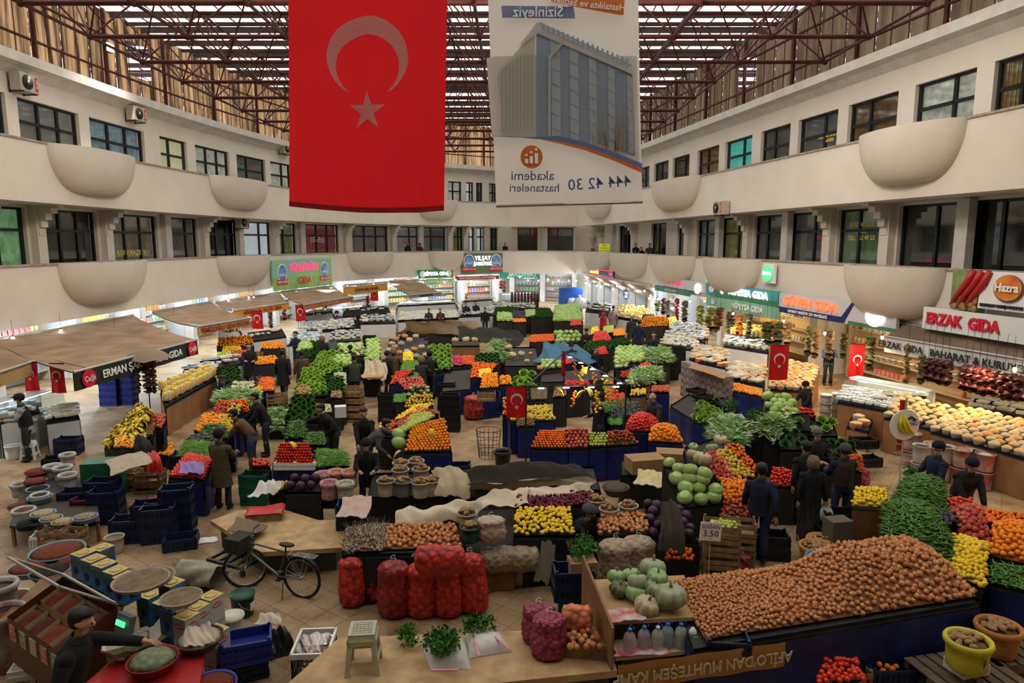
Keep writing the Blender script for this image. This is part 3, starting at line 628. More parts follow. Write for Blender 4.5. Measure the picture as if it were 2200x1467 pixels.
def patch_poly(rows,m,name,dy=-.02):   # rows of left/right picture spans
    mb=MB(); V=[];Fc=[]
    for (y,x0,x1) in rows:
        for k in range(7):
            u,v=uv_of(x0+(x1-x0)*k/6,y); V.append(fpt(u,v,dy)-o)
    for i in range(len(rows)-1):
        for k in range(6): Fc.append((i*7+k,i*7+k+1,(i+1)*7+k+1,(i+1)*7+k))
    mb.add(V,Fc,True); return mb.build(name,m,t)
# crescent: outer circle minus inner circle, opening downwards
V=[];Fc=[]; n=48; mb=MB()
for i in range(n+1):
    a=math.radians(-62+304*i/n); ox,oy=788+87*math.cos(a),120-88*math.sin(a)
    ai=math.radians(-52+284*i/n); ix,iy=788+68*math.cos(ai),140-68*math.sin(ai)
    for k in range(4):
        x=ox+(ix-ox)*k/3; yy=oy+(iy-oy)*k/3
        if i in(0,n): x,yy=((ox+ix)/2,(oy+iy)/2)
        u,v=uv_of(x,yy); V.append(fpt(u,v,-.02)-o)
for i in range(n):
    for k in range(3): Fc.append((i*4+k,i*4+k+1,(i+1)*4+k+1,(i+1)*4+k))
mb.add(V,Fc,True); mb.build('crescent',flagw,t)
mb=MB(); V=[]; cx,cy_=786,236
pts=[((42 if i%2==0 else 16)*math.cos(math.radians(90+36*i)),(44 if i%2==0 else 17)*math.sin(math.radians(90+36*i))) for i in range(10)]
V=[fpt(*uv_of(cx,cy_),-.03)-o]+[fpt(*uv_of(cx+a,cy_-b),-.03)-o for a,b in pts]
mb.add(V,[(0,1+i,1+(i+1)%10) for i in range(10)],True); mb.build('star',flagw,t)
fl_top=fpt(.5,1); MB().bar(fpt(-.01,1)-o,fpt(1.01,1)-o,.04,8).build('hanging_rod',darksteel,t)
MB().bar(fpt(.02,1)-o,fpt(.02,1)-o+Vector((0,0,1.2)),.01,4).bar(fpt(.98,1)-o,fpt(.98,1)-o+Vector((0,0,1.2)),.01,4).build('rope',cream,t)
# hospital banner seen from behind (mirrored print)
YB=14.0
bm=mat('banner_vinyl',(.8,.77,.72),.7,transl=.55)
def bpt(u,v,dy=0):
    xl=1066-25*v; xr=1381-15*v; x=xl+(xr-xl)*u; yb=443-9*u; p=plane_pt(x,yb+(-190-yb)*v,YB); p.y+=.05*math.sin(u*7+v*5)+dy; return p
t=thing('hanging_banner','white vinyl banner with mirrored hospital advertisement hung from the roof frame','banner',bpt(.5,1)); o=t.location.copy()
mb=MB(); mb.grid(lambda u,v:bpt(u,v)-o,30,30); mb.build('vinyl',bm,t)
MB().bar(bpt(0,0)-o,bpt(1,0)-o,.03,6).build('bottom_rod',mat('banner_rod',(.3,.27,.22),.8),t); MB().bar(bpt(-.01,1)-o,bpt(1.01,1)-o,.04,8).build('hanging_rod',darksteel,t)
def bpx(px,py,dy): return plane_pt(px,py,YB+dy)-o
def bpoly(pts,m,name,dy=-.07):
    mb=MB(); n=len(pts); V=[bpx(*p,dy) for p in pts]+[bpx(*p,dy+.012) for p in pts]; mb.add(V,[tuple(range(n))]+[tuple(range(2*n-1,n-1,-1))],False); return mb.build(name,m,t)
inkm=lambda nm,c:mat(nm,tuple(min(.85,q*(1.5 if 'letter' not in nm and 'orange' not in nm else 1.1)) for q in c),.8,transl=.5)
bpoly([(1045,125),(1068,120),(1368,120),(1375,370),(1240,310),(1150,297),(1057,294)],inkm('print_sky',(.5,.48,.46)),'sky_print')
bpoly([(1068,160),(1150,62),(1152,295),(1083,292)],inkm('print_facade_side',(.47,.45,.4)),'building_print',-.085)
bpoly([(1152,62),(1160,48),(1358,140),(1365,335),(1290,310),(1152,295)],inkm('print_facade_glass',(.27,.32,.39)),'building_print',-.085)
for k in range(5):
    x=1183+k*41; w=20-2*k; y0=68+ (x-1155)*.47; y1=300+(x-1150)*.14
    bpoly([(x,y0),(x+w,y0+9),(x+w+2,y1+3),(x+2,y1)],inkm('print_window_band',(.38,.42,.46)),'building_print',-.1)
    for q in range(7): bpoly([(x,y0+(y1-y0)*q/7),(x+w,y0+9+(y1-y0)*q/7),(x+w,y0+11+(y1-y0)*q/7),(x,y0+2+(y1-y0)*q/7)],inkm('print_grey_line',(.25,.28,.32)),'building_print',-.11)
bpoly([(1133,75),(1153,48),(1360,143),(1359,160),(1155,72),(1120,100),(1118,92)],inkm('print_cornice',(.48,.47,.46)),'building_print',-.12)
for k in range(18): x=1165+k*10.6; bpoly([(x,45+(x-1155)*.42),(x+5,47+(x-1155)*.42),(x+5,60+(x-1155)*.44),(x,58+(x-1155)*.44)],inkm('print_sky_blue',(.28,.36,.45)),'building_print',-.13)
for k in range(9): x=1078+k*8; bpoly([(x,285-k*2),(x+1.2,285),(x+1.2,150-(x-1075)*.7),(x,150-(x-1075)*.7)],inkm('print_grey_line',(.25,.28,.32)),'building_print',-.1)
bpoly([(1178,300),(1183,300),(1183,125),(1212,92),(1208,86),(1178,122)],inkm('print_lamp_post',(.42,.42,.42)),'lamp_post_print',-.13)
for k in range(16): x=1290+R.uniform(-12,68); bpoly([(x,325),(x+2,325),(x+R.uniform(-14,14),230+R.uniform(-25,35))],inkm('print_tree_brown',(.36,.24,.13)),'tree_print',-.13)
A=[(1057,292+0),(1120,296),(1200,303),(1260,317),(1320,338),(1380,362)]
bpoly(A+[(x,y-11 if i>1 else y-1) for i,(x,y) in reversed(list(enumerate(A)))],inkm('print_blue_band',(.15,.18,.36)),'blue_stripe',-.14)
bpoly([(1150,297),(1200,303),(1260,317),(1320,338),(1380,362),(1380,372),(1320,346),(1260,324),(1200,308)],inkm('print_orange_band',(.7,.24,.05)),'orange_stripe',-.15)
bpoly([(1142+24*math.cos(a*PI/14),337-25*math.sin(a*PI/14)) for a in range(28)],inkm('print_orange_band',(.7,.24,.05)),'round_logo',-.13)
for k,(x,hh) in enumerate(((1131,10),(1141,16),(1152,22))):
    bpoly([(x-3,351),(x+4,351),(x+4,351-hh),(x-3,351-hh)],whitem,'logo_figure',-.15); bpoly([(x+3*math.cos(a),348-hh-5-3*math.sin(a)) for a in np.linspace(0,6,9)],whitem,'logo_figure',-.15)
bpoly([(1077,12),(1232,14),(1236,40),(1079,38)],inkm('print_blue_tag',(.2,.24,.36)),'blue_tag',-.13); bpoly([(1180,-20),(1342,-2),(1340,32),(1335,33),(1182,5)],inkm('print_orange_tag',(.7,.28,.08)),'orange_tag',-.13)
def btext(px,py,body,m,size,rz=0):
    p=bpx(px,py,-.17); return text('mirrored_lettering',body,m,t,p,(PI/2,rz,0),size,.003,flip=True,bold=.003)
pb=inkm('print_lettering_blue',(.16,.19,.38))
btext(1156,26,'Sizinleyiz',whitem,.27); btext(1262,9,"Hastalıkta ve Sağlıkta",whitem,.17,.1)
btext(1144,378,'akademi',pb,.26); btext(1148,404,'hastaneleri',pb,.23); btext(1288,394,'444 42 30',pb,.31,-.07)
# ---------------- air conditioners
def ac(sd,px,py,lab,off=1.15,sc=1,txt='VESTEL'):
    s,z=hit(sd,px,py,off); p=W(sd,s,off,z); t=thing('air_conditioner',lab,'air conditioner',p,wrz(sd,s))
    MB().box((0,0,.0),(.95,.4,.65)).build('casing',mat('ac_cream',(.42,.38,.32),.5),t)
    g=MB(); g.lathe([(.26,0),(.26,.03),(.0,.03)],(-.12,-.215,0),n=24,M=Matrix.Rotation(PI/2,3,'X')) ; g.build('fan_grille',black,t)
    hb=MB(); hb.lathe([(.07,.03),(.07,.05),(0,.05)],(-.12,-.215,0),n=10,M=Matrix.Rotation(PI/2,3,'X')); hb.build('fan_hub',steel,t)
    MB().box((.36,-.205,0),(.13,.02,.5)).build('label_strip',redpl,t); text('lettering',txt,whitem,t,(.36,-.22,0),(PI/2,PI/2,0),.11,.003)
    b=MB(); b.box((-.35,.05,-.36),(.04,.55,.04)); b.box((.35,.05,-.36),(.04,.55,.04)); b.box((-.35,.3,-.2),(.04,.04,.4)); b.box((.35,.3,-.2),(.04,.04,.4)); b.build('bracket',darksteel,t)
ac('left',52,178,'cream air conditioner high on left wall nearest the camera, above the first windows'); ac('left',293,245,'cream air conditioner on left wall above the blue curtained window'); ac('left',614,320,'cream air conditioner on left wall touching the edge of the red flag')
ac('right',1549,447,'cream air conditioner on the lower edge of the right upper balcony',-.25); ac('left',520,478,'dark small air conditioner under left upper balcony beside a bright window',1.2)
# floodlight by the left curtain
s,z=hit('left',208,97,1.5); p=W('left',s,.9,z-.1); t=thing('floodlight','bright floodlight clamped to the roof frame at upper left','floodlight',p,wrz('left',s)); MB().box((0,.1,0),(.5,.15,.4)).build('housing',black,t); MB().box((0,0,0),(.42,.04,.32)).build('lens',mat('flood_glow',(1,.95,.85),.4,emit=30),t); MB().bar((0,.1,.2),(0,.1,.6),.02,5).build('bracket',darksteel,t)
lamp('floodlight_lamp','SPOT',p+Vector((.5,-.4,0)),1500,(1,.9,.75),.15,aim(p,(-14,30,4)),2.4)
# ---------------- people
skinm=mat('skin',(.42,.24,.16),.6); skinm2=mat('skin_dark',(.33,.19,.12),.6); hairm=mat('hair_dark',(.012,.01,.008),.6); greyhair=mat('hair_grey',(.2,.19,.18),.7)
clo=lambda n,c:mat('cloth_'+n,c,.9,tuple(q*.7 for q in c),6)
CLO={'black':(.012,.012,.014),'navy':(.012,.018,.045),'olive':(.075,.06,.035),'brown':(.11,.06,.035),'grey':(.07,.075,.08),'blue':(.04,.09,.28),'plaid':(.28,.2,.18),'red':(.4,.02,.02),'jeans':(.04,.06,.12),'charcoal':(.03,.03,.034),'lightgrey':(.3,.31,.33),'darkbrown':(.04,.025,.018),'green':(.03,.05,.03),'beige':(.35,.27,.18),'wine':(.15,.02,.03)}
def skinmesh(name,verts,edges,m,parent,sub=1,sy=.82):
    me=bpy.data.meshes.new(name); me.from_pydata([(v[0],v[1]/sy,v[2]) for v in verts],[],[]) if False else me.from_pydata([(v[0],v[1]/sy,v[2]) for v in verts],edges,[])
    me.materials.append(m); o=ob(name,me,parent); o.scale=(1,sy,1)
    md=o.modifiers.new('skin','SKIN'); md.use_smooth_shade=True; md.branch_smoothing=.3
    sv=me.skin_vertices[0].data
    for i,v in enumerate(verts): sv[i].radius=(v[3],v[3]); sv[i].use_root=(i==0)
    s=o.modifiers.new('sub','SUBSURF'); s.levels=sub; s.render_levels=sub; return o
def ik(a,t,l1,l2,bend):
    d=t-a; L=min(d.length,(l1+l2)*.995); d=d.normalized(); x=(l1*l1-l2*l2+L*L)/(2*L); h=math.sqrt(max(l1*l1-x*x,0))
    b=(bend-d*bend.dot(d)); b=b.normalized() if b.length>1e-4 else Vector((0,0,-1)); return a+d*x+b*h, a+d*L
def person(px,py,hh,face,label,top='black',bot='charcoal',lean=0,arms='down',leg='stand',hat=None,coat=0,hair=1,big=0,zf=0,pos=None,skirt=0,vest=None,group=None,sc=1,sleeve=None):
    z=hh+zf; p=G(px,py,z) if pos is None else Vector(pos); p.z=zf
    k=hh/1.72 if leg!='crouch' and lean<25 else 1.0
    t=thing('person',label,'person',p,math.radians(face),group); t.scale=(k*sc,)*3
    drop={'stand':0,'walk':.02,'sit':.42,'crouch':.4}[leg]
    if lean>=25 or leg=='crouch':
        # keep the head under its pixel: shift the pelvis back
        pass
    base=Vector((0,0,.94-drop)); a=math.radians(lean); up=Vector((0,-math.sin(a),math.cos(a))); fw=Vector((0,-math.cos(a),-math.sin(a))); X=Vector((1,0,0))
    def T(u,f=0,x=0): return base+up*u+fw*f+X*x
    hd=base+up*.53; a2=a*.45 if lean>20 else a; upn=Vector((0,-math.sin(a2),math.cos(a2))); fwn=Vector((0,-math.cos(a2),-math.sin(a2)))
    if lean>10 and pos is None:
        off=(hd+upn*.25); M=Matrix.Rotation(math.radians(face),3,'Z'); q=M@Vector((off.x,off.y,0)); t.location=p-Vector((q.x,q.y,0))*k
    V=[];E=[]
    def v(p_,r,par=None):
        V.append((p_[0],p_[1],p_[2],r)); 
        if par is not None: E.append((par,len(V)-1))
        return len(V)-1
    HT={'down':((.27,.05,-.58+.0),(-.27,.05,-.58)),'front':((.16,-.36,-.26),(-.14,-.38,-.24)),'reach':((.12,-.6,-.12),(-.24,-.15,-.45)),'reachL':((.2,-.1,-.42),(-.5,-.42,-.2)),'reachR':((.55,-.42,-.25),(-.22,-.12,-.4)),'face':((.06,-.2,.06),(-.2,-.25,-.3)),'low':((.15,-.35,-.5),(-.15,-.35,-.5)),'swing':((.27,-.14,-.54),(-.27,.16,-.52)),'back':((.1,.16,-.5),(-.1,.16,-.5)),'work':((.2,-.3,-.45),(-.1,-.42,-.42))}[arms]
    sh=[T(.47,0,.185),T(.47,0,-.185)]; ha=[]; el=[]
    for i in(0,1):
        tg=sh[i]+Vector((HT[i][0]*(1 if i==0 else 1)-(.185 if i==0 else -.185),HT[i][1],HT[i][2]))
        e,h=ik(sh[i],tg,.29,.27,Vector(((.3 if i==0 else -.3),.6,-.3))); el.append(e); ha.append(h)
    hp=[base+X*.1,base-X*.1]; ft=[Vector((.12,0,.08)),Vector((-.12,.0,.08))]
    if leg=='walk': ft=[Vector((.1,-.24,.08)),Vector((-.1,.26,.11))]
    if leg=='sit': ft=[Vector((.13,-.45,.08)),Vector((-.13,-.4,.08))]
    if leg=='crouch': ft=[Vector((.14,-.12,.08)),Vector((-.14,.1,.08))]
    kn=[];an=[]
    for i in(0,1):
        e,h=ik(hp[i],ft[i],.43,.43,Vector((0,-1,.2))); kn.append(e); an.append(h)
    # body: one skinned surface with head, arms, hands, fingers, legs
    r0=v(base,.1); r1=v(T(.18),.09,r0); r2=v(T(.4),.085,r1); r3=v(T(.5),.06,r2); r4=v(T(.57),.052,r3)
    nb=T(.57); h1=v(nb+upn*.07,.07,r4); h2=v(nb+upn*.15+fwn*.01,.092,h1); h3=v(nb+upn*.215,.075,h2); v(nb+upn*.245,.04,h3)
    v(nb+upn*.125+fwn*.125,.016,h2); v(nb+upn*.045+fwn*.075,.036,h1)
    for s in(-1,1): v(nb+upn*.13+X*.1*s+fwn*-.015,.018,h2)
    for i in(0,1):
        s_=v(sh[i]-up*.055-(X*(.185 if i==0 else -.185))*.25,.04,r2); e_=v(el[i],.034,s_); w_=v(ha[i],.027,e_)
        d=(ha[i]-el[i]).normalized(); sd=d.cross(Vector((0,0,1))); sd=sd.normalized() if sd.length>.05 else X; pm=v(ha[i]+d*.06,.034,w_); dn=d.cross(sd)*(-1)
        if dn.z>0: dn=-dn
        for f in range(4):
            o_=sd*(f-1.5)*.021; k1=v(ha[i]+d*(.105+.0)+o_,.0095,pm); k2=v(ha[i]+d*(.14+.008*(1.5-abs(f-1.5)))+o_+dn*.012,.0085,k1); v(ha[i]+d*(.162+.01*(1.5-abs(f-1.5)))+o_+dn*.034,.007,k2)
        tm=v(ha[i]+d*.05+sd*(.045 if i else -.045)+dn*.015,.011,w_); v(ha[i]+d*.09+sd*(.062 if i else -.062)+dn*.03,.009,tm)
        g1=v(hp[i],.07,r0); g2=v(kn[i],.055,g1); g3=v(an[i],.038,g2); v(an[i]+Vector((0,-.13,-.045)),.03,g3)
    sm=skinm if R.random()<.6 else skinm2
    skinmesh('body',V,E,sm,t,2 if big else 1)
    # garments: lofted shells around the body
    def loft(mb,rings,n=12):
        V=[];Fc=[]
        for (c,rx,ry,u_,f_) in rings:
            for k in range(n): a=2*PI*k/n; V.append(c+X*(rx*math.cos(a))+f_*(ry*math.sin(a)))
        for q_ in range(len(rings)-1):
            for k in range(n): Fc.append((q_*n+k,q_*n+(k+1)%n,(q_+1)*n+(k+1)%n,(q_+1)*n+k))
        mb.add(V,Fc,True); return mb
    F0=Vector((0,-1,0)); bm=clo(bot,CLO[bot]); tm_=clo(top,CLO[top]); zz_=Vector((0,0,1))
    mb=MB(); mb.mat(bm)
    if skirt: loft(mb,[(base+zz_*.1,.17,.13,0,F0),(base-zz_*.2,.2,.17,0,F0),(Vector((0,0,.4)),.23,.21,0,F0),(Vector((0,0,.14)),.25,.23,0,F0)]); mb.build('skirt',bm,t)
    else:
        loft(mb,[(base+zz_*.12,.15,.12,0,F0),(base+zz_*.02,.175,.14,0,F0),(base-zz_*.09,.15,.13,0,F0)])
        for i in(0,1):
            A=hp[i]+zz_*.03; mb.tube([A,A.lerp(kn[i],.45),kn[i],kn[i].lerp(an[i],.5),an[i]+zz_*.01],[.1,.095,.075,.07,.066],10)
        mb.build('trousers',bm,t)
    mb=MB(); mb.mat(tm_); fu=fw
    rg=[(T(.555),.065,.062,0,fu),(T(.51),.1,.085,0,fu),(T(.485),.175,.11,0,fu),(T(.43),.215,.135,0,fu),(T(.3),.2,.15,0,fu),(T(.14),.178,.145,0,fu),(T(.02),.188,.15,0,fu if lean<25 else F0)]
    if coat: rg+=[(base-zz_*.12,.2,.165,0,F0),(base-zz_*(.4 if coat==1 else .55),.235,.2,0,F0)]
    else: rg+=[(base-zz_*.09,.186,.155,0,F0)]
    loft(mb,rg,14)
    for i in(0,1):
        s_=sh[i]-up*.045; mb.ball(s_,.082,8,6); mb.tube([s_-X*(.04 if i==0 else -.04),s_.lerp(el[i],.4),el[i],el[i].lerp(ha[i],.5),ha[i]-(ha[i]-el[i])*.05],[.08,.072,.062,.055,.046],9)
    mb.build('coat' if coat else 'jacket',tm_,t)
    cb=MB(); cb.mat(mat('collar_dark',(.02,.02,.022),.8)); loft(cb,[(T(.52),.1,.088,0,fu),(T(.565),.078,.078,0,fu),(T(.575),.066,.066,0,fu)]); cb.build('collar',MATS['collar_dark'],t)
    if vest:
        mb=MB(); mb.mat(clo(vest,CLO[vest])); loft(mb,[(T(.5),.125,.1,0,fu),(T(.47),.18,.13,0,fu),(T(.38),.215,.155,0,fu),(T(.14),.192,.16,0,fu),(T(.0),.2,.165,0,fu)],14)
        if vest=='red': loft(mb,[(base,.2,.165,0,F0),(base-zz_*.45,.22,.19,0,F0)],14)
        mb.build('apron' if vest=='red' else 'vest',mb.ms[0],t)
    sm_=MB()
    for i in(0,1):
        s=MB(); s.ball((an[i].x,an[i].y-.06,an[i].z-.035),.05,8,5,sy=2.6,sz=.9); s.build('shoe',mat('shoe_black',(.015,.013,.012),.5),t)
    q=(-upn if False else upn); hc=nb+upn*.165-fwn*.012
    Mx=Matrix.Rotation(a2,3,'X')
    if hat:
        hm={'beanie':'black','grey':'grey','cap':'charcoal','striped':'grey','scarf':'brown','black':'black','hood':'black'}[hat]; mm=clo(hm,CLO[hm])
        b=MB()
        if hat=='scarf': mm=clo('headscarf',(.2,.13,.08)); b.lathe([(.07,-.16),(.115,-.11),(.122,-.02),(.118,.04),(.08,.105),(.0,.128)],hc,14,1,1.12,M=Mx)
        elif hat=='hood': b.lathe([(.09,-.15),(.125,-.08),(.132,0),(.12,.07),(.07,.13),(0,.15)],hc-fwn*.02,12,1,1.12,M=Mx)
        elif hat=='cap': b.lathe([(.108,.02),(.118,.05),(.11,.09),(.05,.115),(0,.118)],hc,14,1,1.12,M=Mx); b.box(hc+fwn*.12+upn*.03,(.15,.1,.015),rx=a2)
        else: b.lathe([(.11,-.01),(.116,.02),(.108,.07),(.07,.115),(0,.13)],hc,14,1,1.1,M=Mx)
        if hat=='striped': mm=mat('striped_knit',(.25,.25,.25),.9,(.02,.02,.03),18,kind='wave')
        b.build({'scarf':'headscarf','hood':'hood','cap':'flat_cap'}.get(hat,'knit_hat'),mm,t)
        if hat in('cap','black','beanie','grey','striped'):
            b=MB(); b.lathe([(.085,-.07),(.1,-.03),(.104,.03)],hc-fwn*.03,12,1,.85,False,M=Mx); b.build('hair',hairm,t)
    elif hair:
        b=MB(); b.lathe([(.06,-.085),(.085,-.04),(.098,.01),(.095,.055),(.062,.092),(0,.105)],hc-fwn*.03,14,.98,.95,M=Mx); b.lathe([(.086,.05),(.078,.078),(.045,.1),(0,.104)],hc+fwn*.012,12,1,1,M=Mx); b.build('hair',hairm if hair==1 else greyhair,t)
    e=MB()
    for s in(-1,1): e.ball(nb+upn*.15+fwn*.1+X*.034*s,.011,6,4)
    e.build('eyes',black,t); mo=MB(); mo.ball(nb+upn*.075+fwn*.102,.02,8,4,sy=.4,sz=.3); mo.build('mouth',mat('lips',(.25,.09,.07),.6),t)
    t['hand0']=list(ha[0]); t['hand1']=list(ha[1]); return t
PP=[ # px,py(head top),height,face,label,top,bottom,kwargs
(178,1340,1.72,100,'man in black jacket seen from behind at the bottom left, reaching into a red basin','black','charcoal',dict(lean=16,arms='reach',big=1,sc=1.08)),
(50,850,1.72,-65,'man in black vest and knit hat serving at the left glass cheese counter','lightgrey','charcoal',dict(lean=8,arms='front',hat='beanie',vest='black')),
(534,740,1.74,20,'man in long dark coat standing in the left aisle by stacked wooden crates','black','charcoal',dict(arms='front',coat=1)),
(606,752,1.78,185,'broad man in black coat walking away in the left aisle','black','charcoal',dict(coat=1,arms='swing',leg='walk')),
(647,755,1.66,195,'person in olive hooded coat beside the broad man in black','olive','jeans',dict(coat=1,arms='down')),
(636,714,1.7,-30,'man in blue jacket at the white cheese stall on the left','navy','jeans',dict(arms='front',lean=5)),
(692,724,1.68,40,'woman in black near the left cabbage stand','black','black',dict(arms='front',coat=1,hat='scarf')),
(724,670,1.72,60,'man in blue with red collar behind the left dairy counter','navy','charcoal',dict(arms='front',hat='beanie',vest='wine')),
(768,676,1.72,-60,'hooded person in black with light trousers before the dairy counter','black','lightgrey',dict(arms='face',hat='hood')),
(476,808,1.6,30,'stall keeper in black with round cap beside the carrots on the left','black','charcoal',dict(arms='work',lean=10,hat='cap')),
(760,765,1.7,180,'man in dark jacket seen from behind among the lettuces','green','charcoal',dict(arms='work',lean=6)),
(752,744,1.5,200,'seated stall keeper with knit hat among the lettuce stands','black','charcoal',dict(arms='work',hat='beanie')),
(846,750,1.66,160,'woman in brown coat and headscarf at the middle vegetable stand','brown','black',dict(coat=1,hat='scarf',arms='front')),
(832,757,1.6,150,'man in dark knit hat left of the woman in brown','black','charcoal',dict(hat='beanie',arms='down')),
(916,728,1.6,0,'man in grey patterned sweater behind the yellow squash','grey','charcoal',dict(hat='beanie',arms='front')),
(923,757,1.7,175,'man in black with backpack before the romaine lettuces','black','charcoal',dict(hat='beanie',arms='front')),
(905,768,1.62,165,'woman in dark coat bending over greens in the middle','charcoal','black',dict(coat=1,arms='front',hat='scarf')),
(545,844,1.72,-70,'young man in black jacket with white collar leaning over the left fruit stand','black','charcoal',dict(lean=24,arms='work')),
(500,898,1.4,-85,'man in brown hooded jacket bending over a stand on the left','brown','jeans',dict(lean=42,arms='low')),
(470,928,1.68,172,'man in olive coat and dark knit hat seen from behind by the tomatoes','olive','charcoal',dict(coat=1,hat='beanie',arms='front')),
(688,888,1.45,-55,'man in black leaning with one arm stretched over the green peppers','black','charcoal',dict(lean=32,arms='reachL')),
(781,880,1.7,15,'man in black leather jacket looking left behind the tomatoes','black','charcoal',dict(lean=12,arms='low')),
(786,948,1.6,10,'man in black with knit hat looking down beside the potato buckets','black','charcoal',dict(lean=12,arms='front',hat='beanie')),
(832,925,1.3,95,'man in grey jacket bending behind the bananas','grey','charcoal',dict(lean=48,arms='reach')),
(1287,848,1.7,-75,'man in black with knit hat holding a hand to his face in the middle stall','black','charcoal',dict(arms='face',hat='beanie',coat=1)),
(1402,845,1.72,-50,'balding man in dark sweater arranging tomatoes in the middle stall','charcoal','charcoal',dict(lean=14,arms='work',hair=0)),
(1266,1106,1.1,60,'man in grey knit hat crouching between onions and lemons','black','charcoal',dict(lean=35,arms='work',hat='grey',leg='crouch')),
(1637,998,1.74,160,'man in navy jacket with small chest print walking away past the crates','navy','navy',dict(leg='walk',arms='swing',big=1)),
(1748,986,1.6,175,'woman in long black coat and brown headscarf with a walking stick','black','charcoal',dict(coat=2,hat='scarf',skirt=1,arms='down',big=1)),
(1733,954,1.66,185,'man in black jacket and flat cap seen from behind between the woman and the greens','black','charcoal',dict(hat='cap',arms='down')),
(1756,925,1.7,10,'old man with striped knit cap facing the camera by the leafy stand','black','charcoal',dict(hat='striped',arms='front')),
(1816,960,1.68,178,'man in brown vest with red back print seen from behind at the leafy stand','navy','jeans',dict(hat='grey',arms='front',vest='darkbrown',big=1)),
(2016,955,1.72,-80,'man in navy coat and black hat holding a bunch of parsley','navy','charcoal',dict(hat='beanie',arms='front',big=1,coat=1)),
(2088,1008,1.5,-10,'man in brown vest bowing over the pomegranates on the right','black','charcoal',dict(lean=28,arms='low',vest='darkbrown',hat='beanie',big=1)),
(1737,822,1.5,-70,'seated man in black coat and hat beside the white buckets','black','charcoal',dict(hat='beanie',arms='work',lean=10)),
(1783,735,1.72,-10,'man in blue sweater and black vest behind the cheese counter under the orange sign','blue','charcoal',dict(arms='front',vest='black')),
(1405,716,1.72,-30,'man in dark navy coat with hand at his mouth in the right aisle','navy','charcoal',dict(arms='face',coat=1)),
(1373,689,1.72,190,'man in navy coat walking away in the right aisle','navy','jeans',dict(leg='walk',arms='swing',coat=1)),
(1357,680,1.72,185,'grey haired man in dark coat pulling a trolley in the right aisle','charcoal','charcoal',dict(coat=1,hair=2,arms='down')),
(1318,658,1.7,170,'person in plaid brown coat facing the far right stall','plaid','brown',dict(coat=1)),
(1297,660,1.72,-10,'man in dark shirt and long red apron at the far right stall','navy','navy',dict(vest='red',coat=0,arms='front')),
(1001,650,1.72,20,'man in dark coat standing behind the far left display','navy','charcoal',dict(arms='front')),
(1022,648,1.72,30,'man in a navy and yellow jacket behind the far left display','navy','charcoal',dict(arms='work')),
(1042,662,1.6,0,'man in black by the far oranges','black','charcoal',dict()),
(921,664,1.55,0,'left one of two men seated with tea before the dairy counter','charcoal','charcoal',dict(arms='front')),
(946,664,1.55,10,'right one of two men seated with tea before the dairy counter','black','charcoal',dict(arms='front',vest='wine')),
(1153,633,1.65,-40,'man with green hood at the far sausage shop','green','charcoal',dict(hat='hood',arms='work',lean=10)),
(1208,624,1.7,0,'man in black beside the far blue wagon','black','charcoal',dict()),
(1228,740,1.55,20,'man in black hat seated behind the blue tarpaulin','black','charcoal',dict(hat='beanie')),
(1260,708,1.5,0,'man in dark clothes seated by the far tomatoes','black','charcoal',dict(hat='beanie',arms='front')),
(1237,705,1.5,20,'man in black hat half hidden behind the far cabbages','black','charcoal',dict(hat='beanie')),
(1283,747,1.5,10,'bearded man in black seated beside the hanging fruit frame','black','charcoal',dict()),
]
PEO=[]
for (px,py,hh,fc,lb,tp,bt,kw) in PP: PEO.append(person(px,py,hh,fc,lb,tp,bt,**kw))
for sd,px,fc,lb,tp,off in(('left',871,180,'tall figure in black with a headscarf on the lower left gallery','black',.8),('left',898,150,'figure in dark red on the lower left gallery','wine',.9),('left',1092,20,'figure leaning on the far gallery parapet','black',.5),('right',1372,0,'left figure behind the right gallery parapet','black',.9),('right',1385,30,'seated figure in the middle on the right gallery','black',.7),('right',1402,-20,'right dark figure behind the right gallery parapet','charcoal',.9)):
    s=hit2(sd,px,off); q=W(sd,s,off,3.75); person(0,0,1.7 if 'seated' not in lb else 1.45,fc,lb,tp,'charcoal',pos=q,zf=3.75,hat='scarf' if 'scarf' in lb else None,arms='front')
# things people hold
def local(t,i): 
    M=Matrix.Rotation(t.rotation_euler.z,4,'Z'); return t.location+ (M@Vector(t['hand%d'%i]))*t.scale[0]
w_=PEO[28]; h=local(w_,0); b=ob('walking_stick',MB().bar((0,0,0),(0,0,.78),.011,6).tube([(0,0,.78),(0,.02,.83),(0,.07,.84),(0,.1,.8)],.012,6).mesh('walking_stick',mat('stick_brown',(.08,.04,.02),.5)),None,(h.x+.02,h.y,0),label='brown walking stick in the hand of the woman in the black coat',cat='walking stick')
bagm=mat('plastic_bag',(.5,.55,.6),.35,(.35,.4,.45),4)
def bag(p,lb,m=bagm,s=1):
    t=thing('plastic_bag',lb,'bag',p); mb=MB(); mb.grid(lambda u,v:(s*(.06+.11*math.sin(PI*min(1,v*1.15))**.6)*math.cos(2*PI*u)*(1+.1*math.sin(8*PI*u)),s*(.05+.06*math.sin(PI*min(1,v*1.15))**.6)*math.sin(2*PI*u),s*(.34*v-.34)),20,8); mb.build('bag_body',m,t); MB().tube([(-.05*s,0,-.02),(-.03*s,0,.1*s),(.03*s,0,.1*s),(.05*s,0,-.02)],.006,5).build('handle',m,t)
h=local(PEO[28],1); bag(h-Vector((0,0,.06)),'pale blue plastic bag carried by the woman in the black coat')
h=local(PEO[27],0); bag(h-Vector((0,0,.06)),'white plastic bag with oranges carried by the man in navy',white)
h=local(PEO[3],0); bag(h-Vector((0,0,.06)),'teal plastic bag carried by the broad man in black',mat('bag_teal',(.03,.25,.28),.4),1.1)
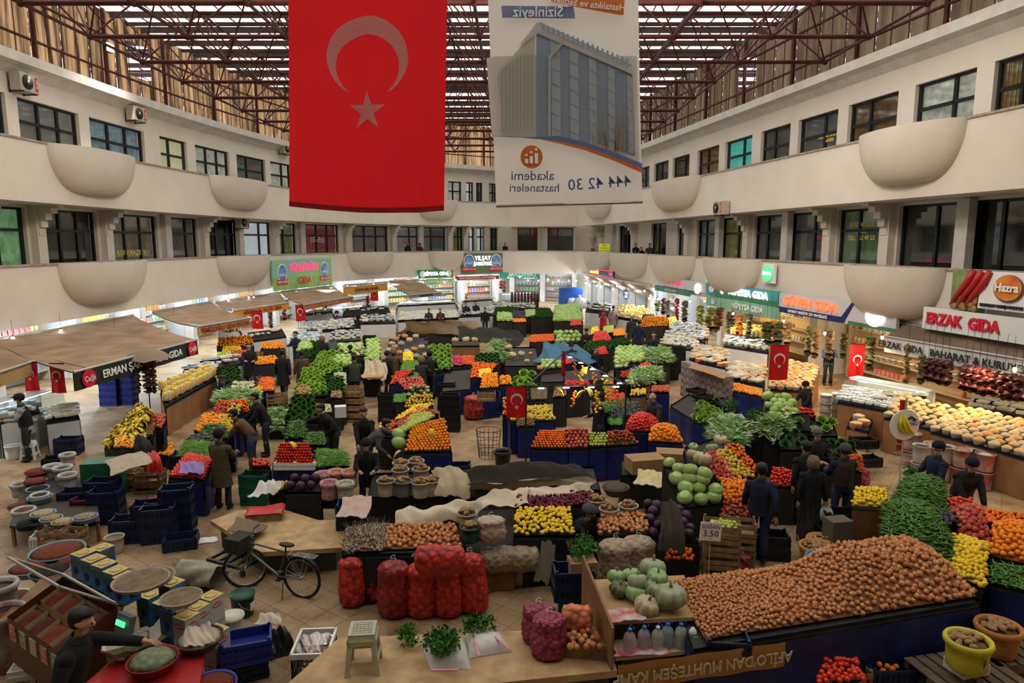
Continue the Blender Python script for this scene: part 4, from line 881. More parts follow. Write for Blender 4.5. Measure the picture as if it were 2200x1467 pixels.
h=local(PEO[4],1); bag(h-Vector((0,0,.06)),'bright blue plastic bag carried by the person in the olive coat',mat('bag_blue',(.02,.06,.5),.4),1.3)
# ---------------- produce: unit meshes
IT={}
mat('spice_tone',(.7,.32,.08),.9,(.6,.5,.28),30,kind='obj'); mat('lettuce_leaf',(.18,.38,.04),.55,(.34,.52,.1),5,kind='obj')
def leafy(n,r,h,curl,m,seed,flat=.5):
    rr=random.Random(seed); mb=MB(); mb.mat(m)
    for i in range(n):
        a=i*2.4; t=(i+.5)/n; el=.1+1.35*t; L=r*(1-.35*t)
        d=Vector((math.cos(a)*math.cos(el),math.sin(a)*math.cos(el),math.sin(el))); sdv=Vector((-math.sin(a),math.cos(a),0)); w0=L*.62; inw=Vector((-math.cos(a),-math.sin(a),0))
        def fn(u,v):
            x=(u-.5)*2; ww=w0*math.sin(PI*(v*.7+.14))**.6; fr=.05*r*math.sin(x*8+i)*v
            return Vector((0,0,-.3*r))+Vector((d.x*L*v,d.y*L*v,d.z*L*v*h/r*1.0))+sdv*x*ww+Vector((0,0,1))*(abs(x)*ww*.45-curl*L*v*v+fr)-inw*(abs(x)**2*ww*-.35)
        mb.grid(fn,5,4)
    return mb
def mk(kind):
    mb=MB()
    def sph(r,m,n=10,q=7,sx=1,sy=1,sz=1,st=None):
        mb.mat(m).ball((0,0,0),r,n,q,sx,sy,sz)
        if st: mb.mat(st).bar((0,0,r*sz*.9),(0,0,r*sz*1.12),r*.09,5)
    g=mat('stem_green',(.08,.16,.03),.7); bw=mat('stem_brown',(.12,.07,.03),.8)
    if kind=='onion': 
        mb.mat(mat('onion_skin',(.45,.14,.045),.38,(.62,.3,.12),14,kind='obj',spec=.4)).lathe([(.0001,-.037),(.018,-.035),(.035,-.018),(.041,.0),(.035,.019),(.018,.032),(.006,.04),(.003,.052)],n=10)
    elif kind=='red_onion': mb.mat(mat('red_onion_skin',(.1,.012,.03),.35,(.2,.03,.06),14,kind='obj')).lathe([(.0001,-.033),(.02,-.03),(.035,-.01),(.035,.01),(.018,.028),(.003,.045)],n=8)
    elif kind=='orange': sph(.04,mat('orange_peel',(.83,.2,.005),.42,(.88,.3,.01),10,kind='obj',spec=.35),st=g)
    elif kind=='mandarin': sph(.034,mat('mandarin_peel',(.85,.19,.005),.42,(.85,.13,.005),10,kind='obj'),8,6,sz=.85,st=g)
    elif kind=='tomato': sph(.036,mat('tomato_skin',(.62,.02,.006),.25,(.75,.05,.01),10,kind='obj',spec=.5),10,6,sz=.86,st=g)
    elif kind=='apple': sph(.038,mat('apple_red',(.35,.02,.015),.3,(.55,.12,.04),16,kind='obj'),8,6,sz=.95,st=bw)
    elif kind=='green_apple': sph(.038,mat('apple_green',(.4,.52,.06),.3,(.5,.55,.12),12,kind='obj'),8,6,st=bw)
    elif kind=='lemon': mb.mat(mat('lemon_peel',(.85,.6,.03),.42,(.78,.5,.02),10,kind='obj')).lathe([(.004,-.046),(.014,-.04),(.03,-.022),(.035,0),(.03,.022),(.014,.04),(.006,.048)],n=9,M=Matrix.Rotation(PI/2,3,'Y'))
    elif kind=='quince': sph(.042,mat('quince_peel',(.72,.5,.05),.5,(.6,.42,.06),10,kind='obj'),8,6,sz=1.1,st=bw)
    elif kind=='pomegranate': mb.mat(mat('pomegranate_skin',(.45,.05,.045),.35,(.6,.14,.08),14,kind='obj')).lathe([(.0001,-.044),(.025,-.04),(.046,-.012),(.046,.012),(.026,.038),(.011,.043),(.014,.058),(.004,.05)],n=10)
    elif kind=='potato': sph(.036,mat('potato_skin',(.36,.22,.1),.85,(.25,.15,.07),30,kind='obj',bump=.3),8,6,sx=1.35,sy=1.0,sz=.85)
    elif kind=='kiwi': sph(.027,mat('kiwi_skin',(.2,.12,.045),.9),8,5,sx=1.3)
    elif kind=='garlic': mb.mat(mat('garlic_skin',(.5,.42,.33),.7,(.36,.26,.2),20,kind='obj')).lathe([(.0001,-.02),(.02,-.016),(.028,-.003),(.02,.014),(.006,.026),(.004,.06)],n=8); mb.mat(bw).bar((0,0,.05),(.05,.02,.12),.004,4)
    elif kind=='cabbage':
        mb.mat(mat('cabbage_leaf',(.4,.55,.2),.55,(.26,.42,.1),5,kind='obj',bump=.3)); mb.ball((0,0,0),.115,14,9,1.2,1,.88)
        for i in range(5):
            a=i*1.257; mb.grid(lambda u,v:tuple(Vector((math.cos(a+(u-.5)*1.5)*math.sin(.4+v*1.9),math.sin(a+(u-.5)*1.5)*math.sin(.4+v*1.9),-math.cos(.4+v*1.9)*.9))*(.124+.008*math.sin(u*PI)+.03*max(0,v-.8))),5,6)
    elif kind=='red_cabbage': sph(.1,mat('red_cabbage_leaf',(.022,.008,.02),.4,(.055,.02,.045),5,kind='obj'),12,8,sz=.9); 
    elif kind=='lettuce': mb=leafy(26,.15,.15,.06,mat('lettuce_leaf',(.18,.38,.04),.55,(.34,.52,.1),5,kind='obj'),3)
    elif kind=='romaine': mb=leafy(20,.15,.2,.0,mat('romaine_leaf',(.36,.55,.12),.55,(.2,.4,.06),5,kind='obj'),5)
    elif kind=='spinach': mb=leafy(34,.13,.13,.12,mat('spinach_leaf',(.022,.085,.012),.6,(.045,.14,.02),6,kind='obj'),8)
    elif kind=='parsley':
        rr=random.Random(4); mb.mat(mat('parsley_leaf',(.03,.13,.015),.6,(.06,.2,.03),8,kind='obj'))
        for i in range(90):
            a=rr.random()*6.28; q=rr.random()**.5*.12; p=Vector((math.cos(a)*q,math.sin(a)*q,.1+rr.random()*.08-q*.4)); s=.02+rr.random()*.012
            d=Vector((rr.uniform(-1,1),rr.uniform(-1,1),rr.uniform(.2,1))).normalized(); e=d.orthogonal().normalized()*s; f=d.cross(e)
            mb.add([p,p+e*1.2+f*.6,p+e*2.2,p+e*1.2-f*.7],[(0,1,2,3)],False)
        for i in range(12): mb.bar((rr.uniform(-.02,.02),rr.uniform(-.02,.02),-.05),(rr.uniform(-.09,.09),rr.uniform(-.09,.09),.12),.003,3)
    elif kind=='cauliflower':
        mb.mat(mat('cauliflower_curd',(.62,.56,.4),.8)); rr=random.Random(2)
        for i in range(26): a=rr.random()*6.28; e=rr.random(); mb.ball((math.cos(a)*.07*e,math.sin(a)*.07*e,.05*(1-e*e)),.032,6,4)
        mb.mat(mat('lettuce_leaf',(0,0,0))); 
        for i in range(6): a=i*1.05; mb.grid(lambda u,v:(math.cos(a+(u-.5))*(.06+.05*v),math.sin(a+(u-.5))*(.06+.05*v),-.04+.09*v),3,3)
    elif kind=='pepper': # long green pepper
        mb.mat(mat('pepper_skin',(.025,.12,.008),.3,(.08,.22,.02),8,kind='obj',spec=.5)).tube([(-.09,.02,0),(-.05,0,0),(0,-.012,0),(.05,0,0),(.1,.03,0)],[.008,.017,.016,.011,.003],6); mb.mat(g).bar((-.09,.02,0),(-.12,.04,.01),.004,4)
    elif kind=='bean': mb.mat(mat('bean_skin',(.12,.3,.04),.5,(.2,.4,.07),8,kind='obj')).tube([(-.08,.01,0),(-.03,-.005,0),(.03,-.005,0),(.09,.012,0)],[.003,.008,.008,.003],5)
    elif kind=='eggplant': mb.mat(mat('eggplant_skin',(.012,.006,.02),.18,spec=.6)).tube([(-.1,.0,0),(-.05,0,0),(.02,0,0),(.07,.01,0),(.09,.015,0)],[.012,.024,.03,.025,.008],8); mb.mat(g).bar((-.1,0,0),(-.14,0,.01),.01,5)
    elif kind=='carrot': mb.mat(mat('carrot_skin',(.78,.18,.03),.55,(.7,.12,.02),8,kind='obj')).tube([(-.08,0,0),(-.06,0,0),(.03,0,0),(.1,0,0)],[.01,.018,.012,.002],6)
    elif kind=='radish': mb.mat(mat('radish_skin',(.55,.02,.09),.35,(.62,.1,.2),10,kind='obj')).lathe([(.0005,-.05),(.008,-.035),(.026,-.01),(.028,.008),(.014,.025),(0,.028)],n=8)
    elif kind=='turnip': sph(.035,mat('turnip_skin',(.6,.58,.42),.5,(.4,.45,.2),10,kind='obj'),8,6,sz=.85)
    elif kind=='leek':
        mb.mat(mat('leek_white',(.6,.62,.42),.5)).bar((0,-.3,0),(0,0,0),.017,6); mb.mat(mat('leek_leaf',(.1,.25,.06),.5,(.2,.36,.1),5,kind='obj'))
        for i in range(5): a=(i-2)*.28; mb.tube([(0,-.02,0),(math.sin(a)*.15,.12,.03),(math.sin(a)*.33,.3,.01*i)],[.015,.014,.003],4)
    elif kind=='banana':
        mb.mat(mat('banana_peel',(.8,.55,.04),.5,(.6,.5,.06),6,kind='obj'))
        for i in range(6):
            a=(i-2.5)*.3; 
            mb.tube([(math.sin(a)*.02,-.02,.06),(math.sin(a)*.05,-.06,.05),(math.sin(a)*.085,-.115,.0),(math.sin(a)*.1,-.14,-.06),(math.sin(a)*.105,-.145,-.09)],[.008,.015,.018,.015,.004],7)
        mb.mat(bw).bar((0,0,.05),(0,.02,.1),.014,6)
    elif kind.startswith('pumpkin'):
        c={'pumpkin':((.34,.36,.25),(.24,.28,.17)),'pumpkin_orange':((.55,.2,.06),(.4,.22,.1)),'pumpkin_pale':((.5,.42,.27),(.4,.33,.2)),'pumpkin_dark':((.09,.1,.05),(.14,.14,.08)),'pumpkin_green':((.3,.42,.2),(.2,.34,.12))}[kind]
        pr=[(max(1e-4,math.sin(PI*i/12)**.8)*.19,-math.cos(PI*i/12)*.14*(1-.0)) for i in range(13)]
        V=[];n=40
        for (r,z) in pr:
            for k in range(n):
                a=2*PI*k/n; l=abs(math.cos(a*4.5)); f=1-.2*(1-l)**1.3; V.append((r*f*math.cos(a),r*f*math.sin(a),z*(1-.0)-(.03 if abs(z)>.12 and z>0 else 0)))
        Fc=[(i*n+k,i*n+(k+1)%n,(i+1)*n+(k+1)%n,(i+1)*n+k) for i in range(12) for k in range(n)]
        mb.mat(mat(kind+'_rind',c[0],.55,c[1],9,bump=.12)); mb.add(V,Fc,True); mb.mat(mat('pumpkin_stem',(.22,.2,.1),.8)).tube([(0,0,.1),(0,0,.15),(.015,.01,.185)],[.028,.016,.02],6)
    elif kind=='walnut': sph(.02,mat('walnut_shell',(.35,.2,.1),.8),6,5)
    return mb
RAD={'onion':.041,'red_onion':.036,'orange':.041,'mandarin':.036,'tomato':.036,'apple':.038,'green_apple':.038,'lemon':.036,'quince':.043,'pomegranate':.046,'potato':.038,'kiwi':.03,'garlic':.028,'cabbage':.115,'red_cabbage':.095,'lettuce':.135,'romaine':.14,'spinach':.11,'parsley':.095,'cauliflower':.08,'pepper':.033,'bean':.016,'eggplant':.033,'carrot':.02,'radish':.03,'turnip':.034,'leek':.03,'banana':.085,'walnut':.02}
FLAT={'white_tub','cheese_pack','food_tray','glass_jar','spice_bowl','printed_tin'}
LONG={'pepper','bean','eggplant','carrot'}
PL={'tomato':'tomatoes','potato':'potatoes','cabbage':'cabbages','red_cabbage':'red cabbages','radish':'radishes','leek':'leeks'}
def plural(k): return PL.get(k,k.replace('_',' ')+('s' if not k.endswith('s') and k not in('garlic','spinach','parsley','lettuce','romaine') else ''))
def item(kind,p,lab,rot=None,sc=1.0):
    rot=rot or (R.uniform(-.5,.5),R.uniform(-.5,.5),R.uniform(0,6.28))
    IT.setdefault(kind,[]).append((Vector(p),rot,sc,lab))
standm={'blue':bluetarp,'dark':mat('stand_dark',(.02,.017,.015),.8),'wood':brownwood,'black':black}
SI=[0]
def stand(Q,desc,skirt='blue',kind='produce_stand',toph=.06,name='skirt'):
    c=sum((q for q in Q),Vector())/4; o=Vector((c.x,c.y,0)); t=thing(kind,desc,'market stand',o)
    # board follows the tilt, skirt falls straight to the floor
    V=[q-o-Vector((0,0,toph)) for q in Q]; mb=MB(); mb.add(V+[v-Vector((0,0,.04)) for v in V],[(0,1,2,3),(7,6,5,4)]+[(i+4,(i+1)%4+4,(i+1)%4,i) for i in range(4)],False)
    mb.build('tray_board',mat('tray_board_dark',(.035,.03,.028),.8),t)
    rim=MB()
    for i in range(4): rim.add([V[i]+Vector((0,0,0)),V[(i+1)%4],V[(i+1)%4]+Vector((0,0,.05)),V[i]+Vector((0,0,.05))],[(0,1,2,3),(3,2,1,0)],False)
    rim.build('tray_rim',navy if skirt!='wood' else wood,t)
    sk=MB(); U=[]
    for i in range(4):
        a,b=V[i],V[(i+1)%4]; n=max(4,int((b-a).length/.12))
        nrm=Vector((b.y-a.y,a.x-b.x,0)).normalized()
        def fn(u,v,a=a,b=b,nrm=nrm,L=(b-a).length):
            p=a.lerp(b,u); z=p.z-.035; p=p+nrm*(.02+.03*v*math.sin(u*L*9+i)*(1 if 0<u<1 else 0)); return (p.x,p.y,z*(1-v)+.01*v)
        sk.grid(fn,n,4)
    sk.build(name,standm[skirt],t); return t
def pile(kind,px,lab,z=(.8,1.1),hf=None,scf=None,bump=.0,jit=.25,skirt='blue',sc=1.0,mk_stand=True,under=True,dens_=1.0,desc=None,layers=1,neat=False,zz=None):
    """kind or list of kinds; px = near-left, near-right, far-right, far-left picture points"""
    zz=zz or (z[0],z[0],z[1],z[1]); Q=[G(*p,h) for p,h in zip(px,zz)]
    if mk_stand: stand(Q,desc or ('%s market stand under the %s'%({'blue':'blue-skirted','dark':'dark','wood':'wooden','black':'black'}[skirt],lab)),skirt)
    kinds=[kind] if isinstance(kind,str) else kind; r=RAD[kinds[0]]*sc; sp=2*r*.93/dens_
    L=((Q[1]-Q[0]).length+(Q[2]-Q[3]).length)/2; D=((Q[3]-Q[0]).length+(Q[2]-Q[1]).length)/2
    nu=max(1,int(L/sp)); nv=max(1,int(D/(sp*.9)))
    if bump and under:
        m={'onion':MATS_('onion_skin'),'orange':None}.get(kinds[0])
    hfn=hf or (lambda u,v:bump*(1-(2*u-1)**2)**.7*(1-(2*v-1)**2)**.6)
    big_=r>.07 or neat; d0=Q[1]-Q[0]; flatrot=math.atan2(d0.y,d0.x)
    pts=[]
    if big_:
        for j in range(nv):
            for i in range(nu):
                u=(i+.5+(.25 if j%2 else -.25))/nu+R.uniform(-jit,jit)*.5/nu; v=(j+.5)/nv+R.uniform(-jit,jit)*.5/nv; pts.append((min(max(u,.02),.98),min(max(v,.02),.98),1,0))
    else:   # heaped at random, no two closer than they could lie
        cell={}; n=int(L*D/(r*r)*6.5*dens_**2)
        for q in range(n):
            u=R.random();v=R.random(); k=scf(u,v) if scf else 1; md=1.52*r*k/dens_; a,b=u*L,v*D; ci,cj=int(a/(2*r)),int(b/(2*r))
            if any((a-x)**2+(b-y)**2<md*md for di in(-1,0,1) for dj in(-1,0,1) for (x,y) in cell.get((ci+di,cj+dj),())): continue
            cell.setdefault((ci,cj),[]).append((a,b)); pts.append((u,v,k,R.uniform(-.45,.45)))
    for (u,v,k,zj) in pts:
        p=(Q[0]*(1-u)+Q[1]*u)*(1-v)+(Q[3]*(1-u)+Q[2]*u)*v
        p.z+=r*k*.5+hfn(u,v)+zj*r*k
        kd=kinds[0] if len(kinds)==1 else R.choice(kinds)
        rot=(R.uniform(-.2,.2),R.uniform(-.4,.4),R.uniform(0,6.28)) if kd in LONG else (0,0,R.uniform(-.25,.25)+flatrot) if kd in FLAT else None
        if kd in('lettuce','romaine','spinach','parsley'): rot=(R.uniform(.1,.6),R.uniform(-.3,.3),R.uniform(-.6,.6))
        item(kd,p,lab,rot,sc*k*R.uniform(.86,1.12))
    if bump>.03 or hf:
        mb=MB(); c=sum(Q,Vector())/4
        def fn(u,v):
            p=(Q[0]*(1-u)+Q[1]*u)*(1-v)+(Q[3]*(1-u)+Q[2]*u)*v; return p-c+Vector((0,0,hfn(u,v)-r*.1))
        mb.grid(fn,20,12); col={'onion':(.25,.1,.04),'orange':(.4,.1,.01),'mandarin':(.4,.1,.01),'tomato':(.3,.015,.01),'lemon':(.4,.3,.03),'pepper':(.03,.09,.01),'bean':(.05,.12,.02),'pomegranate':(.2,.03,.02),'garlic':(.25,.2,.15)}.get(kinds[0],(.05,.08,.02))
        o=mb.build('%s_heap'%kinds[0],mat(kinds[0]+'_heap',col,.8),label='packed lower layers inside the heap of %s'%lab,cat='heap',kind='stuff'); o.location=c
def MATS_(n): return MATS.get(n)
PTS=[]
LIM={}
def flush():
    for kind,L in IT.items():
        cam0=Vector((0,0,H)); me=mk(kind).mesh(kind); L.sort(key=lambda q:(q[0]-cam0).length/q[2]); lim=300
        for (p,rot,sc,lab) in L[:lim]:
            o=bpy.data.objects.new(kind,me); C.objects.link(o); o.location=p; o.rotation_euler=rot; o.scale=(sc,sc,sc)
            o['label']=kind.replace('_',' ')+' in the '+lab; o['category']=kind.replace('_',' '); o['group']=plural(kind)+' in the '+lab
        rest=L[lim:]
        if rest:
            n=len(me.vertices); co=np.empty(n*3); me.vertices.foreach_get('co',co); co=co.reshape(-1,3)
            fs=[tuple(f.vertices) for f in me.polygons]; mi=[f.material_index for f in me.polygons]
            nl=sum(len(f) for f in fs); base=np.array([i for f in fs for i in f]); tot=np.array([len(f) for f in fs]); k=len(rest)
            VV=np.empty((k,n,3))
            for q,(p,rot,sc,lab) in enumerate(rest):
                M=np.array(Matrix.Rotation(rot[2],3,'Z')@Matrix.Rotation(rot[1],3,'Y')@Matrix.Rotation(rot[0],3,'X')); VV[q]=co@M.T*sc+np.array(p)
            m2=bpy.data.meshes.new('far_'+kind); m2.vertices.add(k*n); m2.vertices.foreach_set('co',VV.reshape(-1))
            lv=(base[None,:]+(np.arange(k)*n)[:,None]).reshape(-1); m2.loops.add(len(lv)); m2.loops.foreach_set('vertex_index',lv)
            tt=np.tile(tot,k); m2.polygons.add(len(tt)); m2.polygons.foreach_set('loop_start',np.r_[0,np.cumsum(tt)[:-1]]); m2.polygons.foreach_set('loop_total',tt)
            for m in me.materials: m2.materials.append(m)
            m2.polygons.foreach_set('material_index',np.tile(mi,k)); m2.polygons.foreach_set('use_smooth',[kind!='parsley']*len(tt)); m2.update(calc_edges=True); m2.validate()
            ob(kind+'_pile',m2,label='remaining %s heaped on the market stands, behind the nearest ones'%plural(kind),cat=kind.replace('_',' '),kind='stuff')
        print('ITEMS',kind,len(L))
# ---------------- produce piles: near-left, near-right, far-right, far-left
P=pile
# near right corner: the great onion table
sm=lambda a,b,x:(lambda t:t*t*(3-2*t))(min(max((x-a)/(b-a),0),1))
edge=lambda u,v:(min(1,u*9)*min(1,(1-u)*7)*min(1,v*5)*min(1,(1-v)*6))**.5
P('onion',[(1515,1372),(2098,1280),(1990,1188),(1445,1250)],'great onion heap on the front blue-skirted table',(.85,.95),mk_stand=False,hf=lambda u,v:edge(u,v)*(.1+.3*sm(.35,.62,u)*sm(-.1,.6,v)),scf=lambda u,v:.62+.22*sm(.22,.3,u+.05*math.sin(v*9))+.2*sm(.5,.85,u))
stand([G(1490,1392,.85),G(2105,1290,.85),G(2010,1195,.9),G(1440,1250,.9)],'long front market table with blue tarpaulin skirt under the onion heap')
P('pepper',[(1895,1180),(2065,1215),(2010,1100),(1905,1085)],'near heap of long green peppers behind the onions',(.95,1.15),bump=.35,skirt='dark',dens_=1.35,jit=.9)
P('pepper',[(1905,1105),(2050,1110),(2015,1035),(1945,1035)],'far heap of long green peppers in front of the man in navy',(1.1,1.25),bump=.28,skirt='dark',dens_=1.35,jit=.9)
P('eggplant',[(1975,1122),(2060,1130),(2045,1100),(1985,1095)],'few dark eggplants between the two pepper heaps',(1.2,1.25),mk_stand=False)
P('lemon',[(2045,1232),(2115,1262),(2122,1170),(2048,1150)],'lemon heap right of the green peppers',(.9,1.1),bump=.12,skirt='dark')
P('pomegranate',[(2055,1160),(2128,1185),(2110,1092),(2045,1092)],'tall heap of pomegranates on the right',(1.0,1.25),bump=.15,skirt='dark')
P('tomato',[(2030,1095),(2090,1100),(2085,1075),(2036,1072)],'small tomato heap before the bowing man on the right',(1.15,1.25),bump=.06,skirt='dark')
P('orange',[(2125,1192),(2230,1215),(2230,1130),(2135,1125)],'orange heap at the right picture edge',(1.0,1.2),bump=.16,skirt='dark')
P('mandarin',[(2120,1122),(2230,1148),(2230,1108),(2115,1096)],'mandarin row above the oranges at the right edge',(1.2,1.3),skirt='dark')
P('pepper',[(2130,1250),(2230,1275),(2230,1225),(2130,1210)],'stubby green peppers in a navy crate at the right edge',(.9,1.0),skirt='blue',dens_=1.3,sc=.8)
P('lemon',[(1830,1085),(1912,1090),(1900,1052),(1838,1050)],'lemon heap on the wooden crate by the black crates',(.95,1.1),bump=.07,skirt='wood')
P('tomato',[(1655,1042),(1708,1046),(1702,1012),(1660,1006)],'red tomatoes behind the walking man in navy',(.8,1.0),bump=.05,skirt='dark')
P('tomato',[(1758,1465),(1858,1462),(1838,1418),(1770,1420)],'tomatoes in the wooden crate under the onion table',(.35,.42),mk_stand=False,dens_=1.05)
P('orange',[(1888,1444),(1930,1440),(1925,1430),(1886,1432)],'few oranges in a dark crate under the onion table',(.15,.2),skirt='black')
# cabbages, pumpkins and sloping fruit stand, right of centre
P('cabbage',[(1475,1088),(1555,1080),(1520,1015),(1425,1000)],'sloping stack of pale green cabbages on the right-hand stand',(1.0,1.5),skirt='dark',dens_=1.1,jit=.4)
P('cabbage',[(1426,1005),(1462,1010),(1470,995),(1425,985)],'cabbages on the upper left corner of the sloping stand',(1.15,1.3),mk_stand=False)
P('pumpkin_pale' if 0 else 'pomegranate',[(1545,1035),(1590,1028),(1535,972),(1508,985)],'pomegranates on the sloping fruit stand right of the cabbages',(1.1,1.5),skirt='dark')
P('quince',[(1575,1032),(1618,1026),(1562,965),(1535,972)],'yellow quinces in rows on the sloping fruit stand',(1.1,1.5),skirt='dark')
P('mandarin',[(1605,1018),(1632,1012),(1585,952),(1560,958)],'mandarins along the right side of the sloping fruit stand',(1.1,1.5),skirt='dark')
P('orange',[(1558,1080),(1622,1075),(1612,1035),(1548,1030)],'oranges in the middle of the sloping fruit stand',(.95,1.15),bump=.05,skirt='dark')
P('apple',[(1548,1118),(1618,1112),(1622,1080),(1550,1078)],'red apples at the bottom of the sloping fruit stand',(.75,.95),bump=.04,skirt='wood')
P('green_apple',[(1525,1140),(1590,1142),(1582,1122),(1530,1122)],'green apples on top of the stacked wooden crates',(1.0,1.05),mk_stand=False)
P('red_cabbage',[(1400,1160),(1500,1162),(1470,1095),(1385,1080)],'dark red cabbages under the brown jacket',(.75,1.0),skirt='dark')
# middle stall with hanging fruit frame
B='blue'
P('mandarin',[(1140,962),(1220,963),(1216,925),(1158,925)],'neat mandarin rows at the front left of the middle stall',(.85,1.15),neat=True,jit=.1)
P('pomegranate',[(1222,964),(1264,962),(1262,922),(1214,922)],'pinkish red fruit second in the front row of the middle stall',(.85,1.2),neat=True)
P('green_apple',[(1266,960),(1303,958),(1305,930),(1262,930)],'green apples third in the front row of the middle stall',(.85,1.1),neat=True)
P('apple',[(1305,957),(1370,953),(1352,928),(1305,930)],'dark red apples in the front row of the middle stall',(.85,1.1),bump=.08)
P('orange',[(1393,946),(1466,950),(1452,918),(1400,918)],'oranges at the right end of the middle stall front row',(.85,1.0),bump=.16)
P('tomato',[(1342,924),(1420,926),(1408,898),(1356,896)],'tomato mound before the balding man',(.95,1.05),bump=.22,dens_=1.1)
P('quince',[(1098,905),(1192,902),(1178,872),(1092,880)],'yellow pears on white paper on the left arm of the middle stall',(.9,1.1),bump=.05)
P('orange',[(1081,892),(1096,892),(1094,856),(1082,856)],'orange strip at the left edge of the middle stall behind the flag',(.9,1.3))
P('kiwi',[(1112,916),(1150,914),(1140,898),(1110,900)],'kiwis on the left arm of the middle stall',(.85,.95),bump=.04)
P('eggplant',[(1318,900),(1378,888),(1366,864),(1316,878)],'glossy eggplants inside the middle stall',(.9,1.05),dens_=1.3)
P('pepper',[(1300,888),(1352,868),(1345,856),(1300,868)],'green peppers behind the eggplants in the middle stall',(1.0,1.1),dens_=1.3)
P('bean',[(1312,912),(1334,912),(1334,896),(1312,898)],'green beans below the eggplants in the middle stall',(.85,.9),dens_=1.2)
P('spinach',[(1088,862),(1170,858),(1160,828),(1100,835)],'dark greens at the back of the middle stall left arm',(1.0,1.15),skirt='dark')
P('potato',[(1190,852),(1216,852),(1212,832),(1192,832)],'potatoes behind the hanging bananas',(.95,1.1),skirt='dark')
P('tomato',[(1212,832),(1268,830),(1262,818),(1216,820)],'tomato strip behind the hanging fruit frame',(1.0,1.1),skirt='dark')
P('lettuce',[(1100,845),(1150,845),(1140,815),(1105,820)],'pale lettuces behind the red flag on the middle stall',(1.05,1.25),skirt='blue')
P('quince',[(1355,848),(1388,848),(1386,838),(1358,838)],'yellow quinces on stacked wooden crates beside the middle stall',(1.1,1.15),skirt='wood')
P('tomato',[(1312,860),(1345,858),(1340,845),(1315,848)],'cherry tomatoes below the frame of the middle stall',(.95,1.0),skirt='dark',sc=.8)
# large stand left of centre
P('orange',[(870,970),(970,968),(956,898),(884,918)],'big orange slope at the front of the long middle stand',(.9,1.5),neat=True,jit=.15,dens_=1.0,zz=(.9,.9,1.45,1.35))
P('green_apple',[(855,935),(880,920),(932,895),(912,885)],'diagonal strip of green apples above the oranges',(.9,1.3),zz=(1.15,1.35,1.5,1.3),mk_stand=False)
P('green_apple',[(848,930),(875,922),(915,888),(885,893)],'green apples on the left side above the oranges',(.9,1.3),zz=(.95,1.2,1.4,1.2))
P('apple',[(845,914),(862,914),(942,888),(900,876)],'dark red apple strip across the long middle stand',(.9,1.3),zz=(.95,1.1,1.45,1.3))
P('lemon',[(848,902),(880,900),(930,868),(890,872)],'lemon strip across the long middle stand',(.9,1.3),zz=(.95,1.15,1.45,1.25))
P('quince',[(868,876),(930,872),(926,848),(884,850)],'orange and yellow quinces on the long middle stand',(1.0,1.3))
P(['cauliflower','mandarin'],[(872,852),(928,850),(916,830),(882,834)],'paper wrapped fruit on the long middle stand',(1.05,1.3),sc=.7)
P('pomegranate',[(870,838),(918,840),(905,812),(850,815)],'pomegranates toward the back of the long middle stand',(1.05,1.3))
P('tomato',[(838,828),(866,816),(888,795),(852,800)],'tomatoes at the back left of the long middle stand',(1.0,1.25))
P('bean',[(848,864),(884,862),(880,846),(850,848)],'green beans in a crate on the long middle stand',(.95,1.0),dens_=1.2,skirt='dark')
P('bean',[(858,818),(900,814),(896,800),(862,804)],'green beans by the back tomatoes on the long middle stand',(1.0,1.1),dens_=1.2,skirt='dark')
P('tomato',[(812,936),(845,938),(850,906),(838,905)],'tomatoes left of the green apples',(.85,1.0),skirt='dark')
P('lemon',[(815,922),(838,922),(836,910),(818,910)],'small lemon group left of the tomatoes on the long middle stand',(.95,1.0),skirt='dark')
P('tomato',[(585,1000),(680,1000),(662,952),(602,952)],'steep stack of tomatoes behind two white crates',(.85,1.3),neat=True,jit=.12,dens_=1.05)
P('tomato',[(543,1002),(580,1002),(576,988),(545,988)],'tomatoes in the green crate left of the white crates',(.8,.85),skirt='dark')
P('bean',[(682,1002),(750,1000),(742,972),(682,966)],'fine green beans right of the tomatoes',(.85,1.0),bump=.08,dens_=1.3,jit=.9)
P('pepper',[(613,942),(660,940),(650,905),(625,905)],'long green peppers before the man with outstretched arm',(1.0,1.25),dens_=1.3)
P('pepper',[(655,955),(700,955),(695,930),(662,930)],'stubby green peppers under the outstretched arm',(.95,1.1),dens_=1.3,sc=.8)
P('spinach',[(612,905),(685,905),(672,855),(628,852)],'dark leafy greens above the long green peppers',(1.0,1.3),skirt='dark')
P('lettuce',[(628,852),(700,852),(690,800),(655,795)],'heap of green lettuces in the left middle row',(1.0,1.2),skirt='dark')
P('lettuce',[(660,805),(735,800),(735,760),(690,758)],'bright lettuces farther up the left middle row',(1.0,1.2),skirt='dark')
P('spinach',[(690,850),(740,845),(735,810),(695,812)],'dark greens right of the lettuces in the left middle row',(1.0,1.1),skirt='dark')
P('radish',[(664,880),(688,880),(686,868),(668,868)],'radishes in the left middle row',(1.1,1.15),skirt='dark')
P('turnip',[(686,888),(712,886),(708,870),(690,870)],'turnips beside the radishes',(1.1,1.15),skirt='dark')
P('potato',[(634,848),(668,848),(664,830),(638,830)],'potatoes in the left middle row beside the aisle',(1.05,1.2),skirt='dark')
P('potato',[(712,855),(734,855),(732,842),(714,842)],'potatoes in a basket left of the tall wooden crates',(1.0,1.1),skirt='dark')
P('turnip',[(716,830),(744,830),(742,802),(718,802)],'bagged white turnips behind the lettuces',(1.0,1.2),skirt='dark')
P('tomato',[(658,798),(685,797),(683,786),(660,786)],'red tomatoes beside the aisle behind the dark greens',(1.0,1.1),skirt='blue')
P('cabbage',[(715,790),(760,790),(755,765),(722,765)],'round cabbages on the left middle row',(1.0,1.3),skirt='dark',sc=.85)
